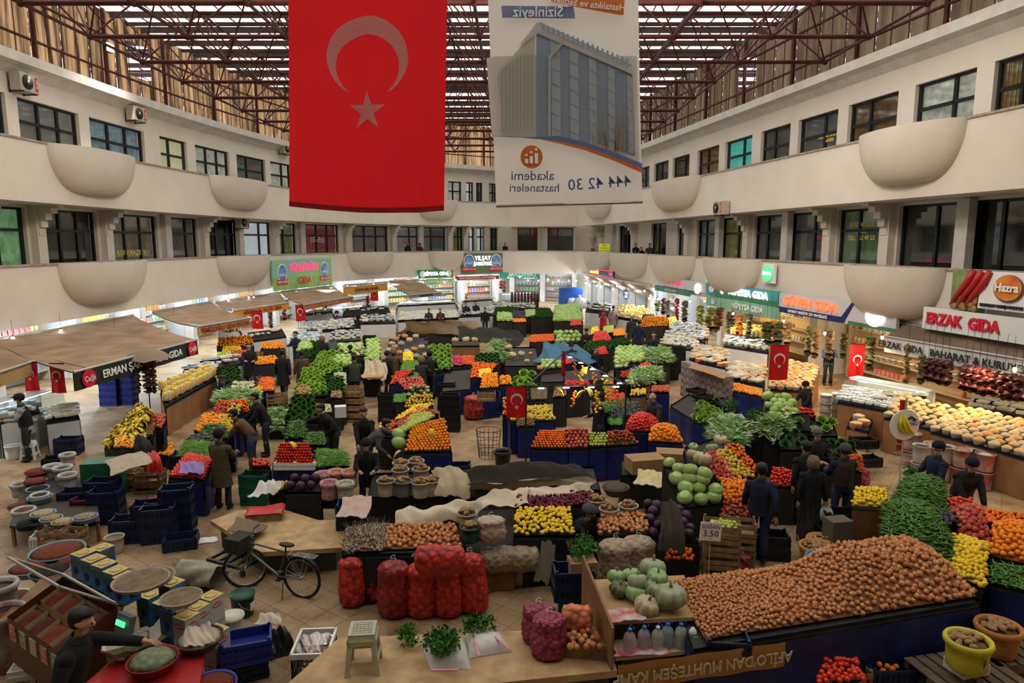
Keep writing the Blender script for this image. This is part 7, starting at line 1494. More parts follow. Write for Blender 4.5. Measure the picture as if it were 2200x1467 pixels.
N(['cheese_pack','white_tub'],[(0,905),(85,882),(80,868),(0,885)],'cheese packs in the left glass counter',(1.0,1.1))
N(['cheese_pack','food_tray'],[(100,905),(170,895),(162,872),(105,880)],'foil packets on the small counter left of the crates',(.9,1.0))
N(['food_tray','cheese_pack'],[(1420,742),(1500,752),(1500,722),(1432,716)],'white trays at the brightest right-hand shop',(.9,1.15))
N(['food_tray','printed_tin'],[(1480,772),(1560,790),(1562,755),(1496,745)],'trays and packets in front of the blue lit sign shop',(.85,1.05))
N(['white_tub','cheese_pack'],[(1555,742),(1650,757),(1648,728),(1560,720)],'white tubs in the glass counter of the blue lit sign shop',(1.0,1.15))
N(['spice_bowl','food_tray'],[(1560,812),(1640,828),(1645,790),(1575,780)],'dark olives and dried fruit with yellow price cards',(.85,1.0))
N('spice_bowl',[(1655,835),(1740,840),(1760,790),(1680,775)],'grain and pulse bowls below the orange lettered sign',(.85,1.15),'warm')
N('printed_tin',[(1820,915),(1865,925),(1875,900),(1830,892)],'printed tins by the wooden drawers',(.6,.7),'warm')
N('spice_bowl',[(1900,895),(2040,930),(2050,880),(1930,850)],'spice mounds on the warm lit counter behind the banana sign',(.95,1.2),'warm')
N('spice_bowl',[(2000,925),(2210,985),(2230,915),(2060,875)],'grain mounds with price cards at the right edge counter',(.95,1.2),'warm')
N('food_tray',[(2080,880),(2230,905),(2230,875),(2095,855)],'dried fruit trays under the hanging sausages',(1.0,1.15),'warm')
N('cheese_pack',[(1800,862),(1930,885),(1930,850),(1815,835)],'cheese and yoghurt packs in the right glass counter',(1.0,1.1),'warm')
N('food_tray',[(1880,865),(1990,875),(1990,850),(1890,845)],'dried goods trays at the back of the warm lit shop',(1.05,1.2),'warm')
N('glass_jar',[(1570,720),(1640,728),(1640,712),(1572,706)],'jars on the back counter of the blue lit sign shop',(1.3,1.4))
N('printed_tin',[(1480,720),(1520,728),(1522,706),(1486,700)],'tins at the corner of the brightest right-hand shop',(1.1,1.3))
# glass counters
gl=glass('counter_glass',(.9,.95,.95),.1)
def counter(A,B,z,dep,lab,warm=0):
    a=G(*A,0);b=G(*B,0); L=(b-a).length; ang=math.atan2((b-a).y,(b-a).x); t=thing('glass_counter',lab,'display counter',a,ang)
    MB().box((L/2,dep/2,.4),(L,dep,.8)).build('cabinet',mat('counter_steel',(.35,.36,.36),.4,metal=.4) if not warm else standm['warm'],t)
    b_=MB(); b_.grid(lambda u,v:(L*u,dep*.45-dep*.45*math.cos(v*PI/2)+.0,.8+.55*math.sin(v*PI/2)),2,8); b_.build('curved_glass',gl,t)
    MB().box((L/2,dep*.72,1.36),(L,dep*.55,.03)).build('top_shelf',mat('counter_top',(.6,.62,.62),.3),t); MB().box((L/2,dep-.02,1.08),(L,.04,.56)).build('back_panel',white,t)
    MB().bar((.05,dep*.5,1.33),(L-.05,dep*.5,1.33),.018,6).build('light_tube',tubem if not warm else bulbw,t)
    for i in range(int(L/.24)):
        for j in range(2): item('cheese_pack',a+Matrix.Rotation(ang,3,'Z')@Vector((.15+.24*i,dep*(.35+.3*j),.82)),'%s'%lab.replace('glass counter','counter',1),(0,0,ang))
    for q in(.02,.98): MB().box((L*q,dep*.5,1.05),(.02,dep*.9,.55)).build('end_panel',gl,t)
counter((0,985),(85,955),0,.8,'long glass counter of cheese at the left picture edge'); counter((88,960),(150,935),0,.8,'second glass counter beside the foil packets on the left')
counter((700,712),(790,700),0,.9,'white lit glass counter behind the man in blue and red'); counter((1085,668),(1150,664),0,1,'far glass counter before the teal sign shop'); counter((1555,770),(1650,792),0,.9,'glass counter under the glowing blue shop sign'); counter((1800,905),(1965,945),0,.9,'warm lit glass counter under the orange lettered sign',1); counter((862,692),(975,686),0,.9,'glass counter behind the two seated men')
# hanging strings of dried vegetables and sausages
sgm={'green':mat('string_dried_green',(.16,.16,.06),.9,(.08,.08,.03),20,bump=.5),'brown':mat('string_dried_brown',(.09,.04,.02),.8,(.16,.08,.04),20,bump=.5),'red':mat('string_red_pepper',(.25,.02,.015),.6,(.12,.01,.01),20,bump=.5),'orange':mat('string_orange',(.6,.2,.02),.6,(.4,.1,.01),20,bump=.5),'tan':mat('string_loofah',(.38,.24,.09),.9,(.25,.15,.05),20,bump=.5),'grey':mat('string_okra_grey',(.18,.17,.14),.9,(.08,.07,.06),25,bump=.6),'sausage':mat('string_sausage_dark',(.1,.012,.01),.35,(.04,.008,.008),12,spec=.6)}
def string_(px,y0,y1,c,w,lab,sd='right',off=-.8,grp=None):
    s,z1=hit(sd,px,y1,off); _,z0=hit(sd,px,y0,off); h=z0-z1; p=W(sd,s,off,z0); n=14; b=MB()
    b.tube([(.02*math.sin(i*2.1),.02*math.cos(i*1.7),-h*i/n) for i in range(n+1)],[w*1.1*(.25 if i==0 else .35 if i==n else 1+.16*math.sin(i*2.9)) for i in range(n+1)],9); t=thing('hanging_string',lab,'hanging string',p,R.uniform(0,3),grp); b.build('dried_goods',sgm[c],t); MB().bar((0,0,0),(0,0,3.3-z0 if z0<3.2 else .1),.006,4).build('cord',black,t)
gr_='dried vegetable strings hanging at the right-hand shops'
for px,y0,y1,c,w in [(1412,645,668,'green',.16),(1425,640,676,'brown',.16),(1434,645,684,'grey',.16),(1453,640,690,'red',.14),(1470,645,692,'grey',.17),(1502,655,708,'green',.17),(1524,660,712,'green',.26),(1538,660,712,'tan',.2),(1546,660,700,'brown',.16),(1569,668,716,'grey',.2),(1588,675,722,'orange',.15),(1608,672,722,'grey',.13),(1645,690,738,'green',.18),(1654,690,742,'green',.16),(1664,690,742,'tan',.15),(1672,690,740,'green',.15),(1690,690,745,'tan',.13),
   (1735,702,765,'green',.13),(1750,705,770,'tan',.13),(1780,705,772,'tan',.13),(1810,712,770,'green',.1),(1866,720,795,'green',.14),(1944,735,835,'tan',.09),(1977,760,825,'green',.11)]:
    string_(px,y0,y1,c,w,'string of dried vegetables hanging at the right-hand shop fronts',grp=gr_)
for px,y0,y1,c in [(1990,768,818,'sausage'),(2003,770,820,'sausage'),(2018,772,826,'sausage'),(2032,774,828,'sausage'),(2068,782,838,'sausage'),(2082,784,842,'sausage'),(2098,786,845,'sausage'),(2112,790,850,'sausage'),(2132,795,850,'sausage'),(2152,800,858,'sausage'),(2168,802,860,'sausage'),(2188,808,862,'sausage')]:
    string_(px,y0,y1,c,.13,'dark dried sausage bundle hanging under the near right awning',grp='dark sausage bundles under the near right awning',off=-1.2)
for px,y0,y1,c in [(582,665,705,'brown'),(612,660,688,'red'),(700,650,680,'red'),(790,635,662,'brown'),(1076,603,620,'red'),(1083,603,628,'brown'),(1002,628,650,'tan')]: string_(px,y0,y1,c,.14,'string of dried goods hanging at the left shop fronts','left',-.9,'dried goods strings hanging at the left shop fronts')
for k in range(9):
    p=G(1100+k*7,640,1.9); t=thing('hanging_string','dark sausage hanging in the far end shop under the teal sign','hanging string',(p.x,p.y,2.3),0,'sausages in the far end shop'); b=MB(); b.tube([(0,0,-.08*i) for i in range(10)],[.05,.08,.1,.08,.1,.09,.1,.08,.09,.03],8); b.build('dried_goods',sgm['sausage'],t)
# ---------------- cloths and tarpaulins
cloth('beige_tarpaulin',[(855,722),(1025,720),(1028,690),(875,695)],(.6,.7,1.45,1.4),canvas,'long beige cloth draped over a stall at the back','cloth',.08)
stand([G(858,724,.5),G(1025,722,.5),G(1025,696,1.2),G(875,700,1.2)],'covered stall under the long beige cloth','dark')
cloth('black_tarpaulin',[(975,742),(1122,748),(1118,712),(985,708)],(.8,.8,1.35,1.3),blackcloth,'large black cloth draped over a stall at the back','cloth',.12)
cloth('blue_tarpaulin',[(1150,785),(1285,782),(1240,742),(1170,742)],(.9,.9,1.3,1.3),mat('tarp_teal_blue',(.02,.11,.2),.5,(.015,.08,.15),3,bump=.3),'teal blue tarpaulin draped over the middle stall','tarpaulin',.1)
stand([G(1155,790,.8),G(1285,788,.8),G(1245,745,1.15),G(1170,745,1.15)],'covered stall under the teal blue tarpaulin','dark')
stand([G(790,1066,.62),G(1290,1050,.7),G(1275,1000,.9),G(800,1015,.9)],'long low board table with buckets of potatoes and draped cloths','black')
cloth('dark_blanket',[(990,1058),(1278,1045),(1250,985),(1000,1000)],(.9,.85,1.2,1.2),mat('blanket_dark',(.022,.016,.012),.9),'long dark brown blanket draped over the middle table','blanket',.05,drop=.15)
cloth('beige_tarpaulin',[(935,1052),(1012,1056),(1010,1003),(928,1000)],(.95,.95,1.15,1.1),canvas,'beige canvas at the left end of the dark blanket','cloth',.04,drop=.15)
cloth('beige_tarpaulin',[(1010,1062),(1272,1050),(1270,1025),(1010,1048)],(.8,.8,1.0,1.05),canvas,'beige canvas edge hanging below the dark blanket','cloth',.05)
cloth('cream_sheet',[(838,1128),(1010,1120),(1050,1080),(870,1088)],(1.0,1.0,1.2,1.15),cream,'crumpled cream sheet draped behind the onions on the front stand','cloth',.06,drop=.1,seed=3)
cloth('cream_sheet',[(1000,1110),(1140,1085),(1130,1050),(1020,1075)],(1.0,1.15,1.25,1.15),cream,'crumpled cream sheet running toward the red onions','cloth',.05,seed=5); cloth('cream_sheet',[(1130,1078),(1270,1062),(1275,1045),(1140,1052)],(1.15,1.15,1.25,1.2),cream,'narrow cream sheet lying behind the red onions','cloth',.04,seed=8)
stand([G(1000,1190,.7),G(1105,1180,.7),G(1110,1085,.95),G(1000,1090,.95)],'wooden stall with bagged goods between onions and lemons','wood')
stand([G(1285,1150,.86),G(1395,1146,.86),G(1388,1100,.96),G(1280,1104,.96)],'brown board table of onions beside the crouching man','black')
cloth('printed_cloth',[(724,1112),(790,1112),(800,1065),(738,1070)],(.95,.95,1.05,1.05),mat('cloth_pinkish_white',(.5,.4,.35),.8,(.45,.3,.26),5),'pinkish white printed flour sack spread on a crate','cloth',.02)
cloth('brown_jacket',[(1415,1165),(1475,1165),(1465,1080),(1420,1075)],(1.1,1.1,1.35,1.3),mat('jacket_dark_brown',(.03,.022,.015),.9),'dark brown jacket thrown over the red cabbages','jacket',.07,drop=.2)
cloth('cream_sheet',[(535,1075),(600,1060),(605,1035),(560,1040)],(.75,.8,.95,.9),mat('sheet_white',(.6,.58,.52),.8),'white sheet over the left end of the cabbage stand','cloth',.05)
cloth('newspaper_stack',[(240,1022),(330,992),(305,968),(225,990)],(.95,.95,1.0,1.0),mat('newsprint',(.4,.33,.25),.8,(.3,.24,.18),12),'stack of old newspapers on the green box','newspaper',.012)
cloth('black_tarpaulin',[(255,972),(335,972),(325,940),(270,942)],(.75,.75,.95,.95),blackcloth,'black cloth lump beside the newspapers','cloth',.08,drop=.2); box3('green_bin',228,1068,0,(.75,.5,.85),10,mat('bin_green',(.01,.1,.05),.4),'green plastic bin with cardboard on top under the newspapers','bin')
cloth('red_bag',[(310,1000),(350,998),(345,975),(315,975)],(.8,.8,.9,.9),redpl,'crumpled red plastic bag right of the newspapers','bag',.06,drop=.2)
for i,(a,b_) in enumerate((((275,1108),(330,1098)),((318,1095),(370,1085)))):
    stand([G(a[0],a[1],.45),G(b_[0],b_[1],.45),G(b_[0]-5,b_[1]-28,.5),G(a[0]-5,a[1]-28,.5)],'tray of brown beans, %s one, behind the navy crates'%('left' if i==0 else 'right'),'wood'); cloth('bean_layer',[(a[0]+2,a[1]-3),(b_[0]-3,b_[1]-3),(b_[0]-8,b_[1]-26),(a[0],a[1]-26)],(.46,.46,.5,.5),heapm('beans',(.28,.1,.05),None,60),'layer of small brown beans in the %s tray'%('left' if i==0 else 'right'),'beans',.008)['kind']='stuff'
# ---------------- buckets of potatoes
whb=mat('bucket_offwhite',(.55,.5,.4),.6,(.42,.36,.27),4)
def potb(px,py,z,lab,m=whb,kind='potato',r=.15,h=.3,txt=None):
    t=vessel('bucket',px,py,z,r,h,m,lab,'bucket',con=heapm('potato_base',(.2,.12,.05),None,10),conh=.03); p=t.location
    for k in range(16): a=R.uniform(0,6.28);q=R.random()**.5*r*.85; item(kind,(p.x+q*math.cos(a),p.y+q*math.sin(a),z+h+.02+.05*(1-q/r)),' '.join(lab.split(',')[0].replace('bucket','heap in bucket').split()[:11]),sc=.9)
for a in [(830,1063,'leftmost of the potato buckets in the front row'),(904,1066,'third potato bucket in the front row, nearly empty'),(861,1038,'left bucket in the middle row of potatoes'),(905,1036,'right bucket in the middle row of potatoes'),(894,1018,'bucket in the back row of potatoes'),(928,1062,'last bucket of the front row beside the beige canvas'),(862,1022,'left bucket in the back row of potatoes')]: potb(a[0],a[1],.72,a[2])
potb(867,1064,.72,'grey bucket among the white potato buckets',mat('bucket_grey',(.16,.18,.19),.5))
for a in [(1003,1125,.98,'small white bucket of potatoes on the cream sheet'),(1308,1115,.92,'left white bucket of potatoes behind the brown board'),(1350,1108,.92,'right white bucket of potatoes behind the brown board'),(1282,1095,.95,'white bucket of potatoes right of the red onions')]: potb(a[0],a[1],a[2],a[3],kind='potato',r=.14,h=.2)
potb(1010,1162,.88,'dark green and white bucket at the right end of the onion stand',mat('bucket_green_print',(.01,.09,.05),.4),r=.14,h=.25); vessel('basin',1322,1062,.85,.18,.16,mat('basin_rusty',(.12,.1,.07),.7),'old greyish metal basin right of the dark blanket','basin',con=heapm('rusty',(.12,.08,.05)),flare=1.4)
# net sacks
def netsack(px,py,z,r,h,c,lab,tilt=(0,0),top=1,grp=None,c2=None,sc=38,bump=1.0,lying=0,rz=0,m=None):
    m=m or mat('net_%s'%('_'.join(str(int(q*100)) for q in c)),tuple(min(1,q*1.5+.02) for q in c),.4,tuple(q*.22 for q in c) if c2 is None or c[0]>.28 and c[1]<.05 else c2,11 if c!=pk else 16,kind='voro',bump=bump,spec=.4)
    p=G(px,py,z); t=thing('net_sack',lab,'sack',p,rz,grp); b=MB(); n=26; k=14
    def fn(u,v):
        rr=r*(min(1,(v*9+.35)**.5) if v<.1 else 1)*(1-.06*math.cos(v*9))*(1 if v<.86 else max(.05,math.cos((v-.86)/.14*PI/2*.97)))*(1+.05*math.sin(u*2*PI*7+v*24)); a=2*PI*u
        return (rr*math.cos(a)*1.05+tilt[0]*v*h,rr*math.sin(a)*.8+tilt[1]*v*h,h*v)
    b.grid(fn,n,k); o=b.build('net_body',m,t)
    if lying: o.rotation_euler=(0,PI/2,0); o.location=(-h/2,0,r*.85)
    if top: b=MB(); b.tube([(tilt[0]*h+.04*math.cos(i),tilt[1]*h+.04*math.sin(i*1.7),h*1.0+.012*i) for i in range(7)],.004,4); o2=b.build('tie_string',paper,t)
    if top and lying: o2.location=(-h/2,0,-h+r)
    return t
rd=(.5,.02,.015); pk=(.3,.025,.07)
for px,py,r,h,tl,lb_ in [(757,1300,.19,.82,0,'leftmost red net sack of onions under the front stand'),(800,1290,.18,.8,-.05,'red net sack leaning behind the dense one, second from the left'),(847,1322,.235,.88,0,'dense dark red net sack, third from the left'),(906,1322,.23,.85,.02,'red net sack left of the centre under the lying one'),(963,1322,.21,.85,-.03,'red net sack under the right end of the lying one'),(1018,1314,.22,.95,-.06,'rightmost red net sack with onion skins at its open top')]:
    netsack(px,py,0,r,h,rd if 'dense' not in lb_ else (.3,.01,.012),lb_,(tl,.04),c2=(.3,.008,.005))
netsack(948,1226,.9,.2,.75,rd,'red net sack of onions lying on top of the standing ones',lying=1,c2=(.3,.008,.005)); netsack(1018,900,0,.3,.8,(.4,.03,.02),'red net sack of onions standing alone in the aisle left of the middle stall')

netsack(1157,1378,.5,.2,.5,pk,'pink bag of radishes behind the other on the bench',(0,.1),c2=(.22,.15,.18)); netsack(1178,1410,.5,.21,.55,pk,'front pink bag of radishes tied with string on the bench',(.03,.1),c2=(.22,.15,.18))
netsack(1240,1352,.75,.17,.4,(.6,.16,.06),'plastic bag of orange carrots beside the wooden partition',lying=1,top=0); netsack(1320,1290,0,.27,1.05,(.22,.15,.1),'tall bag of small potatoes left of its twin behind the pumpkins',c2=(.4,.32,.22)); netsack(1368,1285,0,.27,1.07,(.2,.14,.09),'tall bag of small potatoes right of its twin behind the pumpkins',c2=(.42,.34,.25))
netsack(1590,1240,0,.16,.45,(.25,.03,.03),'small red net sack beside the tall wooden crates')
for px,py,c,lb_ in [(708,1070,(.45,.08,.12),'clear bag of radishes at the front left of the bagged roots'),(743,1072,(.4,.45,.3),'clear bag of green turnips at the front of the bagged roots'),(722,1045,(.6,.15,.05),'clear bag of red carrots behind the bagged radishes'),(752,1045,(.6,.17,.06),'clear bag of orange carrots at the back of the bagged roots'),(695,1050,(.45,.1,.12),'clear bag of radishes at the back left of the bagged roots')]: vessel('sack',px,py,.7,.15,.3,mat('bag_'+lb_.split()[4].strip(',')+str(px),c,.35,(.4,.36,.33),22,kind='voro',bump=.6),lb_,'sack',con=heapm('root%d'%px,c,None,12),flare=1.0,roll=1)
for k,(px,py) in enumerate([(1062,1225),(1095,1222),(1060,1258),(1095,1256),(1128,1222)]): netsack(px,py,.35 if k in(0,1,4) else 0,.2,.5,(.15,.1,.06),'clear bag of garlic lying on the racks under the lemons',lying=1,top=0,grp='bags of garlic on the racks under the lemons',c2=(.35,.28,.2))
netsack(1055,1160,.86,.22,.4,(.3,.2,.16),'big clear bag of shallots between the green bucket and the lemons',c2=(.45,.36,.3)); netsack(1848,1045,.2,.18,.45,(.4,.05,.12),'pink bag of radishes before the carrots in the right aisle')
cloth('hanging_rag',[(1148,1250),(1180,1255),(1195,1170),(1165,1165)],(.2,.2,.85,.85),mat('rag_grey',(.2,.18,.14),.9),'grey rag hanging from the rack under the lemons','cloth',.03)
# ---------------- pumpkin table, partition, bottles, banner strip
slab('pumpkin_table',[(1322,1440),(1560,1400),(1490,1240),(1268,1250)],.92,.05,mat('board_tan',(.4,.26,.12),.8),'tan board table under the pumpkins','table',basem=mat('table_underside',(.06,.04,.025),.8)) if 0 else None
slab('pumpkin_table',[(1300,1335),(1500,1325),(1470,1235),(1275,1245)],.92,.05,mat('board_tan',(.4,.26,.12),.8),'tan board table under the pumpkins','table',basem=mat('table_underside',(.06,.04,.025),.8)); slab('bottle_shelf',[(1322,1412),(1540,1392),(1500,1335),(1312,1345)],.6,.05,mat('shelf_cream',(.5,.42,.3),.7),'cream covered shelf with water bottles in front of the pumpkins','shelf',basem=mat('table_underside',(.06,.04,.025),.8))
a=G(1253,1325,.5);b_=G(1318,1440,.5); d=b_-a; t=thing('wooden_partition','brown wooden partition board left of the pumpkin table','board',a,math.atan2(d.y,d.x)); MB().prism([(0,0),(d.length,0),(d.length,.65),(0,1.0)],.03,Matrix.Rotation(PI/2,3,'X'),(0,0,-.1)).build('panel',mat('plywood_brown',(.26,.15,.07),.7,(.2,.11,.05),4),t)
for i,(px,py,c,cl) in enumerate([(1352,1402,(.5,.38,.38),'pink tinted'),(1383,1396,(.4,.35,.45),'lilac tinted'),(1412,1397,(.5,.47,.42),'milky handled'),(1433,1389,(.35,.45,.55),'bluish'),(1462,1390,(.5,.55,.53),'clear')]):
    p=G(px,py,.6); t=thing('plastic_bottle','%s large plastic water bottle on the shelf below the pumpkins'%cl,'bottle',p); MB().lathe([(.0001,0),(.075,0),(.08,.02),(.076,.08),(.08,.1),(.08,.2),(.06,.25),(.025,.28),(.022,.3)],n=14).build('body',mat('bottle_'+cl.split()[0],c,.2,alpha=.55),t); MB().lathe([(.027,.29),(.027,.32),(.0001,.32)],n=10).build('cap',mat('cap_blue',(.03,.2,.6),.4) if i!=2 else white,t); MB().tube([(.02,0,.29),(.06,0,.33),(.02,.02,.36),(-.03,0,.31)],.005,4).build('carry_loop',mat('cap_blue',(.03,.2,.6),.4),t)
vessel('sack',1487,1392,.6,.11,.2,mat('bag_whitish',(.5,.52,.5),.5),'crumpled white bag at the right end of the water bottles','bag',con=paper,flare=.7,conh=.1); cloth('red_flattened_box',[(1322,1412),(1440,1405),(1420,1385),(1315,1392)],(.62,.62,.63,.63),mat('box_red_print',(.5,.03,.03),.6,(.55,.5,.48),6),'flattened red printed box under the water bottles','cardboard',.01)
cloth('red_flattened_box',[(1308,1340),(1392,1330),(1368,1305),(1302,1312)],(.93,.93,.94,.94),mat('box_red_print',(0,0,0)),'flattened red and navy fruit box beside the cream pumpkin','cardboard',.012)
a=G(1324,1432,.78);b_=G(1682,1382,.78); d=b_-a; t=thing('banner_strip','orange banner strip with upside-down pale letters along the front table edge','banner',(a.x,a.y,.78),math.atan2(d.y,d.x)); b=MB(); b.grid(lambda u,v:(d.length*u,-.05-.01*math.sin(u*22),.05-.32*v),24,3); b.build('vinyl',mat('banner_orange_brown',(.4,.19,.06),.6),t); text('lettering',"AFİLO'DAN MUHTEŞEM KAMP",mat('letter_cream',(.55,.48,.3),.7),t,(d.length/2,-.09,-.11),(-PI/2,PI,0) if 0 else (PI/2,PI,0),.19,.004,sx=.88,bold=.006)
t['kind']='' if 0 else t.get('kind','') or 'thing'; del t['kind']
# parsley sacks on the bench
wsk=mat('woven_sack_white',(.6,.59,.57),.7,(.52,.5,.48),6); pks=mat('sack_pink_stripe',(.7,.22,.28),.7)
def psack(pts,lab,seed):
    Q=[G(*p,.5) for p in pts]; c=sum(Q,Vector())/4
    def fn(u,v,k=1):
        p=(Q[0]*(1-u)+Q[1]*u)*(1-v)+(Q[3]*(1-u)+Q[2]*u)*v; return p-c+Vector((0,0,.005+k*.15*((1-abs(2*u-1)**3)*(1-abs(2*v-1)**3))**.6+k*.008*math.sin(u*17+seed)*math.sin(v*13)))
    b=MB(); b.grid(fn,24,18); b.grid(lambda u,v:fn(1-u,v,0),4,4); return b.build('parsley_sack',wsk,None,label=lab,cat='sack',loc=c)
psack([(925,1440),(1012,1438),(1000,1375),(905,1385)],'opened white woven sack full of parsley on the front bench',2); psack([(1008,1415),(1100,1400),(1065,1355),(1000,1362)],'closed white woven sack with pink stripes right of the opened one',4)
def bunches(kind,L,lab,z):
    for px,py in L: item(kind,G(px,py,z),lab)
bunches('parsley',[(932,1398),(945,1392),(958,1390),(940,1382),(955,1378),(962,1400),(948,1405),(935,1388),(965,1385)],'opened white sack on the front bench',.68); bunches('parsley',[(1015,1358),(1030,1352),(1042,1350),(1024,1350)],'closed white sack behind the pink striped one',.62); bunches('parsley',[(880,1380),(873,1372)],'loose bunch left of the white sacks on the bench',.55)
for a_,b_ in(((928,1436),(985,1442)),((1018,1372),(1030,1412)),((1060,1362),(1095,1398))):
    p=G(*a_,.66);q=G(*b_,.62); ob('pink_ribbon',MB().box((0,0,0),((q-p).length,.025,.01)).mesh('pink_ribbon',pks),None,(p+q)/2,math.atan2((q-p).y,(q-p).x),label='pink woven stripe ribbon across the white sack near %s'%('the stool side' if a_[0]<950 else 'its left edge' if a_[0]<1040 else 'its right edge'),cat='ribbon')
bunches('parsley',[(1245,1190),(1255,1180),(1262,1192),(1238,1178),(1250,1168),(1265,1175),(1240,1200),(1270,1188)],'cardboard box beside the crouching man',.95)
box3('cardboard_box',1250,1248,.6,(.4,.3,.35),8,cardboard,'cardboard box holding parsley on the navy crate','box')
t=box3('flat_wood_box',1255,1395,.5,(.62,.42,.2),-8,wood,'low wooden box of sprouting onions on stacked cardboard','box')
bunches('parsley',[(1552,1002-0),(1548,1010)],'hand',2.5) if 0 else 0
h=local(PEO[32],1); 
for k in range(3): item('parsley',h+Vector((-.1-.05*k,-.05*k,.0)),'hand of the man in the navy coat',(1.2,.2*k,0),.9)
# price sign, banana sign, scale and pan
p=G(1522,1250,.85); t=thing('price_sign','white hand-written onion price sign on a wooden stick','sign',p,0); MB().box((0,0,.75),(.3,.01,.27),ry=.06).build('card',paper,t); MB().bar((0,.01,0),(0,.01,.7),.008,5).build('stick',mat('stick_wood',(.4,.27,.12),.7),t); ik_=mat('ink_blue',(.03,.04,.3),.6); text('lettering','SOĞAN',ik_,t,(0,-.01,.82),(PI/2,.06,0),.075,.001); text('lettering','3.50',ik_,t,(0,-.01,.72),(PI/2,.06,0),.13,.001); text('lettering','TL',ik_,t,(0,-.01,.645),(PI/2,.06,0),.03,.001)
p=G(1928,1085,0); t=thing('fruit_sign','round white banana sign on a thin branched pole in the right aisle','sign',p,.1); MB().bar((0,0,0),(0,0,2.35),.018,6).build('pole',mat('pole_pale',(.45,.42,.36),.5),t)
b=MB()
for k,z in enumerate((.75,1.0,1.15,1.35)): b.bar((-.28+.04*k,0,z+.03),(.28,0,z-.03*k),.008,4)
b.build('branches',mat('pole_pale',(0,0,0)),t); disc(t,0,1.78,.33,whitem,'disc_board',0); b=MB()
for k in range(3): b.tube([(-.1+.03*k,-.05,2.0),(-.14+.07*k,-.06,1.85),(-.1+.1*k,-.06,1.68),(.02+.09*k,-.05,1.58)],[.015,.04,.042,.012],7)
b.build('banana_print',mat('banana_print',(.75,.6,.03),.5),t); text('lettering','DENİZ',inkblue,t,(.14,-.05,1.8),(PI/2,0,0),.09,.002); b=MB(); b.tube([(.03,-.04,1.9),(.12,-.04,1.95),(.24,-.04,1.88),(.16,-.04,1.87)],[.01,.03,.02,.01],6); b.build('wave_logo',inkblue,t); MB().box((-.02,.05,1.75),(.16,.01,1.1)).build('red_pennant',redpl,t)
# flags on poles
def tflag(p,w,h,lab,rz=0,pole=0,top=0):
    t=thing('small_flag',lab,'flag',p,rz); b=MB(); b.grid(lambda u,v:((u-.5)*w,.03*math.sin(u*9+v*3)*(1.2-v),(v-1)*h),14,10); b.build('cloth',mat('flag_red_small',(.5,.008,.012),.7,transl=.25),t)
    m=mat('flag_white_small',(.6,.58,.56),.7); r=min(w*.3,h*.2); cz=-h*.38; n=24; V=[];Fc=[]
    for s_ in(-.06,):
        V=[];Fc=[]
        for i in range(n+1):
            a=math.radians(-58+296*i/n); ai=math.radians(-48+276*i/n); V+=[(r*math.cos(a),s_,cz+r*math.sin(a)),(r*.8*math.cos(ai),s_,cz-r*.18+r*.8*math.sin(ai))]
        for i in range(n): Fc.append((2*i,2*i+2,2*i+3,2*i+1))
        b=MB(); b.add(V,Fc,False); b.build('crescent',m,t); b=MB(); V=[(0,s_,cz-r*1.25)]+[((.42 if i%2==0 else .17)*r*math.sin(2*PI*i/10),s_,cz-r*1.25+(.42 if i%2==0 else .17)*r*math.cos(2*PI*i/10)) for i in range(10)]; b.add(V,[(0,1+(i+1)%10,1+i) for i in range(10)],False); b.build('star',m,t)
    MB().bar((-w/2,0,.01),(w/2,0,.01),.012,5).build('top_rod',darksteel,t)
    if pole: MB().bar((-w/2,0,-p[2]+top),(-w/2,0,.02),.018,6).build('pole',mat('pole_tan',(.4,.33,.2),.6),t)
q=G(1675,742,2.35); tflag(q,.62,1.12,'red crescent flag on a pole before the right-hand glass counters',.05,1); q=G(1110,832,2.15); tflag(q,.5,.75,'red crescent flag at the left corner of the middle stall frame')
q=G(1211,756,2.3); tflag(q,.13,.75,'narrow red flag on the rear pole of the middle stall frame'); q=G(1843,740,2.2); tflag(q,.5,1.3,'red flag hanging in the shop under the orange lettered sign')
for px,py,lb_ in((64,778,'red crescent flag hanging left of the black lettered valance, left one'),(121,781,'red crescent flag hanging left of the black lettered valance, right one')): q=G(px,py,2.2); tflag(q,.42,.85,lb_)
for px,py,lb_ in((552,668,'small red flag under the orange lettered valance'),(645,655,'small red flag under the green billboard'),(804,620,'small red flag right of the yellow lettered valance')): q=G(px,py,2.2); tflag(q,.55,.9,lb_)
# middle stall frame with lamps and hanging fruit
poles=[G(1130,925,.85),G(1212,830,1.0),G(1338,925,.9)]; tp=[G(1130,830,2.25),G(1212,757,2.3),G(1345,826,2.25)]
o=tp[0]; t=thing('stall_frame','thin dark steel frame over the middle stall with small white lamps','frame',(o.x,o.y,0)); o=Vector((o.x,o.y,0)); b=MB()
for a_,c_ in((0,2),(1,2),(0,1)): b.bar(tp[a_]-o,tp[c_]-o,.02,6)
for k in(0,1,2): q=tp[k]-o; b.bar(q,(q.x,q.y,.05),.02,6)
b.build('steel_bars',darksteel,t)
for a_,c_,n in((0,2,4),(1,2,5)):
    for k in range(n): q=tp[a_].lerp(tp[c_],(k+.6)/n)-o; MB().bar(q+Vector((-.07,0,-.05)),q+Vector((.07,0,-.05)),.015,6).build('lamp',tubem,t)
MB().box(tp[0].lerp(tp[2],.13)-o+Vector((0,0,-.16)),(.38,.01,.28)).build('fruit_poster',mat('poster_fruit',(.6,.58,.5),.6,(.5,.3,.1),16,kind='voro'),t)
